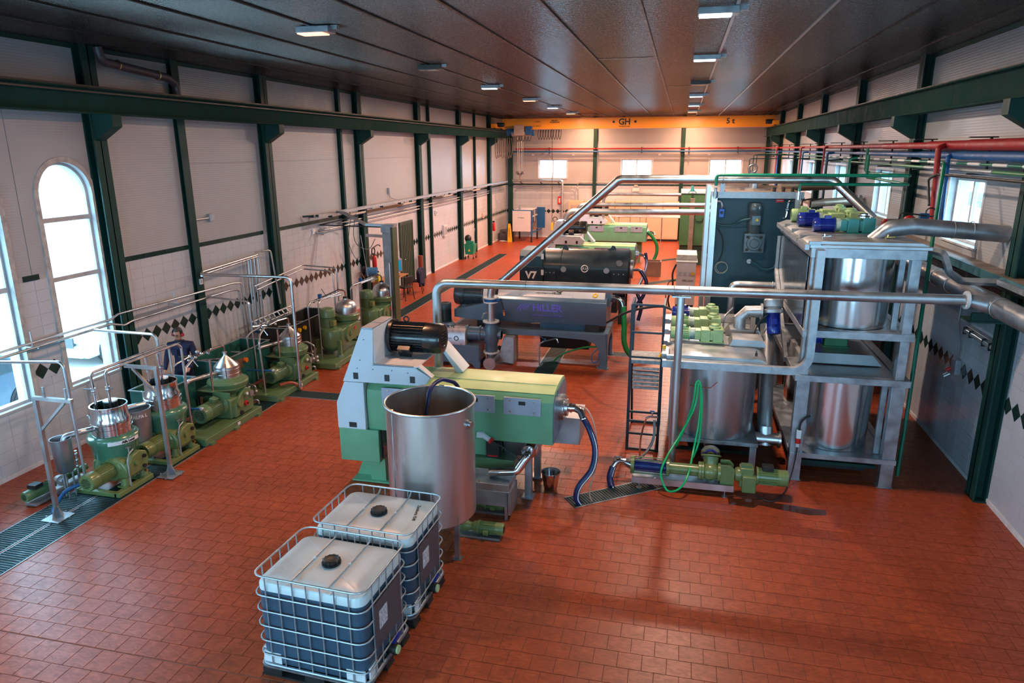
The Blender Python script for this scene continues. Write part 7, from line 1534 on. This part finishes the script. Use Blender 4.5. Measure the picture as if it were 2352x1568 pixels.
# ================================================================== CRANE
cr = thing('bridge_crane', 'yellow five tonne overhead crane beam spanning the far end of the hall', 'crane', (-2.7, 38.5, 6.15))
gd = part('girder', B().box(-9.55, 4.35, 38.3, 38.7, 6.17, 6.70), yellow, cr, bev=.006)
part('bottom_flange', B().box(-9.2, 4.2, 38.22, 38.78, 6.15, 6.17), yellow, cr)
for x in (-9.84, 4.28):
    e = part('end_carriage', B().box(x-.14, x+.14, 37.5, 39.5, 6.22, 6.42), yellow, cr, bev=.01)
    for y in (37.75, 39.25): part('wheel', B().cyl((x-.05, y, 6.27), (x+.05, y, 6.27), .092, n=18), ink_b, e)
    motor(cr, V(x+(.1 if x < 0 else -.1), 37.9, 6.38), V(x+(.5 if x < 0 else -.45), 37.9, 6.38), .11, navy, name='travel_motor', nf=12)
ho = part('hoist_frame', B().box(-9.0, -7.9, 37.98, 38.22, 6.0, 6.12), yellow, cr)
part('hoist_drum', B().cyl((-8.95, 38.05, 5.95), (-7.95, 38.05, 5.95), .17, n=20), steel_d, cr); motor(cr, V(-8.85, 38.05, 6.0), V(-9.25, 38.05, 6.0), .18, M('hoist_blue', (.01, .07, .22), .4), name='hoist_motor', nf=14)
part('hoist_box', B().box(-8.82, -8.28, 37.85, 38.1, 5.83, 6.36), M('hoist_grey', (.30, .27, .25), .5), cr, bev=.01); part('brake_box', B().box(-8.2, -7.85, 37.85, 38.1, 5.85, 6.3).box(-7.85, -7.72, 37.9, 38.05, 5.8, 6.1), MATS['hoist_blue'], cr, bev=.02)
for x in (-8.66, -8.56, -8.45, -8.36): part('hoist_rope', B().cyl((x, 38.05, 5.85), (-8.51+(x+8.51)*.8, 38.05, 3.95), .010, n=5), steel_d, cr)
part('hook_block', B().cyl((-8.66, 38.0, 3.90), (-8.66, 38.1, 3.90), .09, n=16).cyl((-8.38, 38.0, 3.90), (-8.38, 38.1, 3.90), .09, n=16).box(-8.64, -8.40, 38.0, 38.1, 3.78, 3.88), M('hook_grey', (.12, .10, .10), .5), cr)
part('hook', B().tube(smooth([(-8.52, 38.05, 3.8), (-8.52, 38.05, 3.62), (-8.45, 38.05, 3.5), (-8.52, 38.05, 3.42), (-8.60, 38.05, 3.48)]), .03, 8), MATS['hook_grey'], cr)
for i in range(9): part('festoon_cable', B().tube(smooth([(-7.55+.14*i, 38.2, 6.12), (-7.58+.14*i, 38.2, 5.85), (-7.52+.14*i, 38.2, 5.62), (-7.46+.14*i, 38.2, 5.85), (-7.45+.14*i, 38.2, 6.12)]), .016, 6), ink_b, cr)
for i in range(8): part('festoon_cable', B().tube(smooth([(-9.75+.11*i, 37.6, 5.7), (-9.78+.11*i, 37.6, 5.1), (-9.70+.11*i, 37.6, 4.65+.05*(i % 3)), (-9.62+.11*i, 37.6, 5.1), (-9.65+.11*i, 37.6, 5.7)]), .016, 6), MATS['hook_grey'], cr)
for i in range(5): part('festoon_cable', B().tube(smooth([(-8.7+.16*i, 38.0, 5.85), (-8.7+.16*i, 38.0, 5.62), (-8.62+.16*i, 38.0, 5.55), (-8.56+.16*i, 38.0, 5.7), (-8.56+.16*i, 38.0, 5.85)]), .014, 6), ink_b, cr)
part('pendant_cable', B().cyl((-6.82, 38.25, 6.15), (-6.78, 38.25, 1.25), .014, n=6), ink_b, cr); part('pendant_control', B().box(-6.83, -6.73, 38.2, 38.3, .82, 1.25), yel, cr, bev=.015)
text('GH', .42, (-3.05, 38.293, 6.46), '-y', ink_b, cr, bold=.012); text('943805660', .13, (-3.05, 38.293, 6.24), '-y', ink_b, cr)
part('square_mark', B().box(-3.66, -3.55, 38.29, 38.296, 6.42, 6.53), ink_b, cr); part('square_mark', B().box(-2.55, -2.44, 38.29, 38.296, 6.42, 6.53), ink_b, cr)
text('5 t', .36, (2.2, 38.293, 6.44), '-y', ink_b, cr, bold=.010); text('11/2003', .11, (-7.65, 38.293, 6.52), '-y', ink_b, cr); text('Nº 80227', .11, (-7.65, 38.293, 6.30), '-y', ink_b, cr)
text('GRUAS Y', .09, (-6.7, 38.293, 6.57), '-y', ink_b, cr, bold=.004); text('POLIPASTOS', .09, (-6.7, 38.293, 6.48), '-y', ink_b, cr, bold=.004)
for x in (-6.0, -3.1, .6, 3.4): part('top_lug', B().prism([(x-.12, 6.70), (x+.12, 6.70), (x, 6.76)], 1, 38.45, 38.55), ink_b, cr)

# ================================================================== CEILING LAMPS
pos = {(-5.4, 10.2): 'warm glowing ceiling floodlight at the upper left, nearest the camera', (-5.4, 15.2): 'unlit ceiling floodlight on the left row behind the warm one', (-5.4, 20.2): 'cool lit ceiling floodlight, third in the left row', (-5.4, 25.6): 'smaller warm glowing ceiling floodlight further along the left row', (-5.4, 30.3): 'cool lit ceiling floodlight near the crane on the left row', (-5.4, 35.3): 'ceiling floodlight of the left row just before the crane', (-5.4, 40.3): 'ceiling floodlight of the left row hidden behind the crane girder', (.3, .4): 'ceiling floodlight above the camera in the right row', (.3, 5.1): 'ceiling floodlight just behind the picture edge in the right row', (.3, 10.17): 'nearest cool white ceiling floodlight at the top of the right row', (.3, 15.05): 'second cool white ceiling floodlight in the right row', (.3, 20.5): 'unlit ceiling floodlight in the right row', (.3, 25.2): 'cool ceiling floodlight in the right row past the unlit one', (.3, 30.5): 'distant cool ceiling floodlight in the right row', (.3, 35.4): 'ceiling floodlight of the right row just before the crane', (.3, 40.3): 'ceiling floodlight of the right row hidden behind the crane girder', (-5.4, .4): 'ceiling floodlight at the left row behind the camera'}
for x, y, c, p in LAMPS:
    t = thing('ceiling_floodlight', pos[(x, y)], 'lamp', (x, y, 6.86), 'ceiling floodlights')
    part('housing', B().box(x-.22, x+.30, y-.13, y+.13, 6.76, 6.85), galv if c else M('housing_dark', (.06, .06, .06), .4), t, bev=.01)
    part('bracket', B().box(x+.30, x+.40, y-.04, y+.04, 6.80, 6.86), galv, t)
    if c:
        cc_ = (1.0, .36, .19) if c == WARM else (1.0, .9, .8) if y == 30.5 else (.75, .92, 1.0)
        part('lit_diffuser', B().box(x-.20, x+.20, y-.115, y+.115, 6.745, 6.759), M('lamp_glow_'+('warm' if c == WARM else 'cool'), (.8, .8, .8), .4, emit=cc_, estr=3.2 if c == WARM else 7.0), t)
    else: part('diffuser', B().box(x-.20, x+.20, y-.115, y+.115, 6.745, 6.759), M('unlit_glass', (.25, .25, .25), .2), t)
# dark glossy patch on the floor
def floor_patch(name, lab, pts, mat):
    o = part(name, B().prism(pts, 2, .0005, .0015), mat); tag(o, lab, 'floor_patch')
floor_patch('dark_patch', 'dark glossy patch on the tiles in front of the screw pump', [(.95, 9.93), (1.3, 9.90), (1.38, 10.0), (2.05, 9.85), (2.3, 9.9), (2.32, 10.05), (1.7, 10.12), (1.2, 10.16), (.95, 10.12)], M('dark_gloss_floor', (.055, .018, .010), .08, 0, .1))

# ================================================================== CARS OUTSIDE
def car(name, lab, x, y, mat):
    t = thing(name, lab, 'car')
    side = [(-2.1, .25), (-2.15, .55), (-2.0, .78), (-1.2, .95), (-.65, 1.38), (.9, 1.42), (1.75, 1.0), (2.1, .92), (2.15, .35), (2.05, .25)]
    part('car_body', B().prism([(p[0], p[1]) for p in side], 0, -.85, .85), mat, t, bev=.06)
    part('side_glass', B().prism([(-1.05, .97), (-.6, 1.32), (.85, 1.35), (1.5, 1.02)], 0, -.86, .86), M('car_glass', (.02, .04, .05), .05), t)
    for yy in (-1.35, 1.32):
        for s in (-1, 1):
            part('wheel_arch', B().cyl((s*.80, yy, .34), (s*.865, yy, .34), .40, n=28), ink_b, t)
            w_ = part('wheel', B().lathe([(.20, 0), (.33, .0), (.34, .03), (.34, .17), (.33, .2), (.20, .2)], (s*.68, yy, .34), (s, 0, 0), 32), tyre, t)
            sp_ = B().cyl((s*.80, yy, .34), (s*.865, yy, .34), .05, n=16).ring((s*.86, yy, .34), (1, 0, 0), .215, .016, 28)
            for k in range(12): a = 2*PI*k/12; sp_.bar((s*.865, yy, .34), (s*.865, yy+.21*math.cos(a), .34+.21*math.sin(a)), .02, .03)
            part('alloy_rim', sp_, M('rim_silver', (.10, .11, .12), .3, .8), w_)
    part('front_bumper', B().box(-.8, .8, 2.1, 2.2, .3, .6), mat, t, bev=.03)
    part('grille', B().box(-.6, .6, 2.16, 2.21, .55, .8), M('car_grille', (.05, .06, .06), .4), t)
    for s in (-1, 1): part('headlamp', B().box(s*.62-.16, s*.62+.16, 2.1, 2.17, .66, .82), white_w, t, bev=.02)
    t.location = (x, y, -.02); return t
cp1 = M('car_paint_blue', (.045, .085, .13), .2, .2, .03, coat=.6)
c1 = car('parked_car', 'pale blue car with a spoked wheel parked outside the left arched window', -13.3, 9.35, cp1)
c2 = car('parked_car', 'washed out silver car front outside the second arched window', -14.6, 15.6, M('car_paint_silver', (.5, .5, .5), .2, .2, coat=.6)); c2.rotation_euler.z = PI
st('wall_outside', B().box(-26, -25.6, -10, 40, 0, 5), M('render_wall', (.5, .47, .42), .9))
# palm trunk like post and low wall outside the right window
tk = thing('tree_trunk', 'rough tree trunk seen through the nearest right window', 'tree', (6.6, 14.6, 0)); part('trunk', B().lathe([(.22, 0), (.17, 1.5), (.2, 2.6), (.16, 3.6), (.22, 4.3), (.3, 4.9)], (6.7, 15.3, 0), n=14), M('bark', (.045, .04, .03), .9, 0, .4, 12, .6, 20), tk)
for k in range(26):
    a = k*2.4; r_ = .5+.25*(k % 3); part('frond', B().bar((6.7, 15.3, 4.7), (6.7+r_*math.cos(a), 15.3+r_*math.sin(a), 4.75+.35*math.sin(k*1.7)), .10, .01), M('frond_green', (.03, .04, .025), .7), tk)
for k in range(5): part('branch', B().bar((6.7, 15.3, 2.6+.2*k), (6.7-.5+.2*k, 15.3-.6+.25*k, 4.4), .05), MATS['bark'], tk)
fn = thing('outside_fence', 'low pale wall and fence outside the right windows', 'fence', (14, 20, 0)); part('low_wall', B().box(14, 14.3, -5, 60, 0, 2.2), MATS['render_wall'], fn); part('fence_rail', B().box(14.05, 14.15, -5, 60, 2.3, 3.0), M('fence_grey', (.12, .14, .15), .7), fn)

# ================================================================== MAN
def skin_body(name, verts, edges, mat, parent, sub=2, root=0):
    me = bpy.data.meshes.new(name); me.from_pydata([v[:3] for v in verts], edges, []); o = bpy.data.objects.new(name, me); C.objects.link(o)
    o.modifiers.new('skin', 'SKIN'); 
    for i, v in enumerate(verts):
        r = v[3]; me.skin_vertices[0].data[i].radius = (r, v[4] if len(v) > 4 else r)
    for i in range(len(verts)): me.skin_vertices[0].data[i].use_root = (i == root)
    s_ = o.modifiers.new('sub', 'SUBSURF'); s_.levels = sub; s_.render_levels = sub
    o.modifiers['skin'].use_smooth_shade = True
    dg = bpy.context.evaluated_depsgraph_get(); dg.update(); m2 = bpy.data.meshes.new_from_object(o.evaluated_get(dg)); bpy.data.objects.remove(o)
    m2.name = name; m2.materials.clear(); m2.materials.append(mat); m2.shade_smooth(); ob = bpy.data.objects.new(name, m2); C.objects.link(ob); ob.parent = parent; return ob
mn = thing('person', 'standing man in dark blue overalls with red ear defenders, looking down behind the separators', 'person')
V_ = [(0, 0, .98, .15, .12), (0, .01, 1.12, .145, .115), (0, 0, 1.28, .165, .12), (0, -.02, 1.42, .17, .11), (0, -.03, 1.50, .07, .07),
      (-.20, -.01, 1.42, .075), (-.27, -.06, 1.16, .058), (-.24, -.30, 1.03, .042), (-.235, -.35, 1.01, .036),
      (.20, -.01, 1.42, .075), (.27, -.06, 1.16, .058), (.22, -.30, 1.05, .042), (.215, -.35, 1.03, .036),
      (-.09, 0, .88, .105), (-.11, -.02, .50, .075), (-.12, .03, .10, .055), (-.12, -.0, .07, .05),
      (.09, 0, .88, .105), (.11, -.02, .50, .075), (.12, .03, .10, .055), (.12, .0, .07, .05)]
E_ = [(0, 1), (1, 2), (2, 3), (3, 4), (3, 5), (5, 6), (6, 7), (7, 8), (3, 9), (9, 10), (10, 11), (11, 12), (0, 13), (13, 14), (14, 15), (15, 16), (0, 17), (17, 18), (18, 19), (19, 20)]
skin_body('body', V_, E_, cloth, mn)
for s in (-1, 1): part('shoe', B().sph((s*.12, -.06, .045), .06, .85, 2.1, .8), ink_b, mn)
part('collar', B().ring((0, -.035, 1.50), (0, .2, 1), .075, .024, 18), cloth, mn)
H0 = V(0, -.085, 1.63); tl_ = Matrix.Rotation(math.radians(18), 3, 'X') @ Matrix.Rotation(math.radians(-10), 3, 'Z')
def hb(b): b.v = [tuple(H0+tl_ @ Vector(v)) for v in b.v]; return b
hp = B().sph((0, .01, .035), .098, .80, 1.0, 1.12, 20, 14).sph((0, -.022, -.045), .066, .92, 1.0, 1.05, 16, 10)
hd = part('head', hb(hp), skin, mn)
part('neck', B().cyl((0, -.02, 1.47), (0, -.06, 1.58), .055, .05, 16), skin, mn)
part('nose', hb(B().prism([(-.012, -.005), (.012, -.005), (.004, .045), (-.004, .045)], 1, -.108, -.07).sph((0, -.105, -.005), .014)), skin, hd)
for s in (-1, 1):
    part('eye', hb(B().sph((s*.032, -.083, .030), .010, 1.3, .6, .7)), ink_b, hd); part('eyebrow', hb(B().box(s*.032-.018, s*.032+.018, -.094, -.082, .048, .056)), hair, hd); part('ear', hb(B().sph((s*.08, .0, .015), .022, .4, .8, 1.2)), skin, hd)
part('mouth', hb(B().box(-.022, .022, -.092, -.080, -.048, -.040)), M('lips', (.30, .10, .08), .5), hd)
part('stubble', hb(B().sph((0, -.024, -.058), .064, .93, 1.0, .85, 14, 8)), M('stubble_skin', (.16, .09, .07), .8), hd)
hr = B().sph((0, .022, .052), .103, .83, 1.0, 1.06, 20, 12); 
hr2 = B(); keep = [f for f in hr.f if not (sum(hr.v[i][1] for i in f)/len(f) < -.03 and sum(hr.v[i][2] for i in f)/len(f) < .105)]
hr.f = [f for f in keep if sum(hr.v[i][2] for i in f)/len(f) > -.03]; part('hair', hb(hr), hair, hd)
em_ = part('ear_defenders', hb(B().cyl((-.082, 0, .015), (-.112, 0, .015), .038, n=18).cyl((.082, 0, .015), (.112, 0, .015), .038, n=18)), M('ear_red', (.45, .02, .06), .4), hd)
part('headband', hb(B().tube([(math.cos(a)*.105, .0, .015+math.sin(a)*.135) for a in [PI*k/12 for k in range(13)]], .009, 8)), ink_b, em_)
def hand(sx, cx, cy, cz):
    root = skin_body('hand', [(cx, cy, cz, .030, .024), (cx, cy-.05, cz-.005, .036, .018), (cx, cy-.085, cz-.01, .036, .016)], [(0, 1), (1, 2)], skin, mn, 2)
    for k, (ox, L) in enumerate(((-.027, .062), (-.009, .072), (.009, .068), (.027, .052))):
        skin_body('finger', [(cx+ox, cy-.07, cz-.008, .010), (cx+ox, cy-.09-L*.45, cz-.012, .0095), (cx+ox, cy-.095-L*.75, cz-.028, .009), (cx+ox, cy-.09-L*.85, cz-.048, .008)], [(0, 1), (1, 2), (2, 3)], skin, root, 1)
    skin_body('thumb', [(cx-sx*.020, cy-.025, cz, .012), (cx-sx*.045, cy-.055, cz-.005, .011), (cx-sx*.045, cy-.095, cz-.02, .009)], [(0, 1), (1, 2)], skin, root, 1)
hand(-1, -.235, -.36, 1.01); hand(1, .215, -.36, 1.03)
part('chest_pocket', B().box(-.14, -.04, -.142, -.13, 1.24, 1.36), cloth, mn); part('chest_pocket', B().box(.04, .14, -.142, -.13, 1.24, 1.36), cloth, mn)
mn.location = (-9.46, 11.52, 0); mn.rotation_euler.z = math.radians(22)
for o in sc.objects:
    if o.type == 'MESH' and 'kind' not in o.keys() and o.parent is None and 'label' not in o.keys(): print('UNTAGGED', o.name)
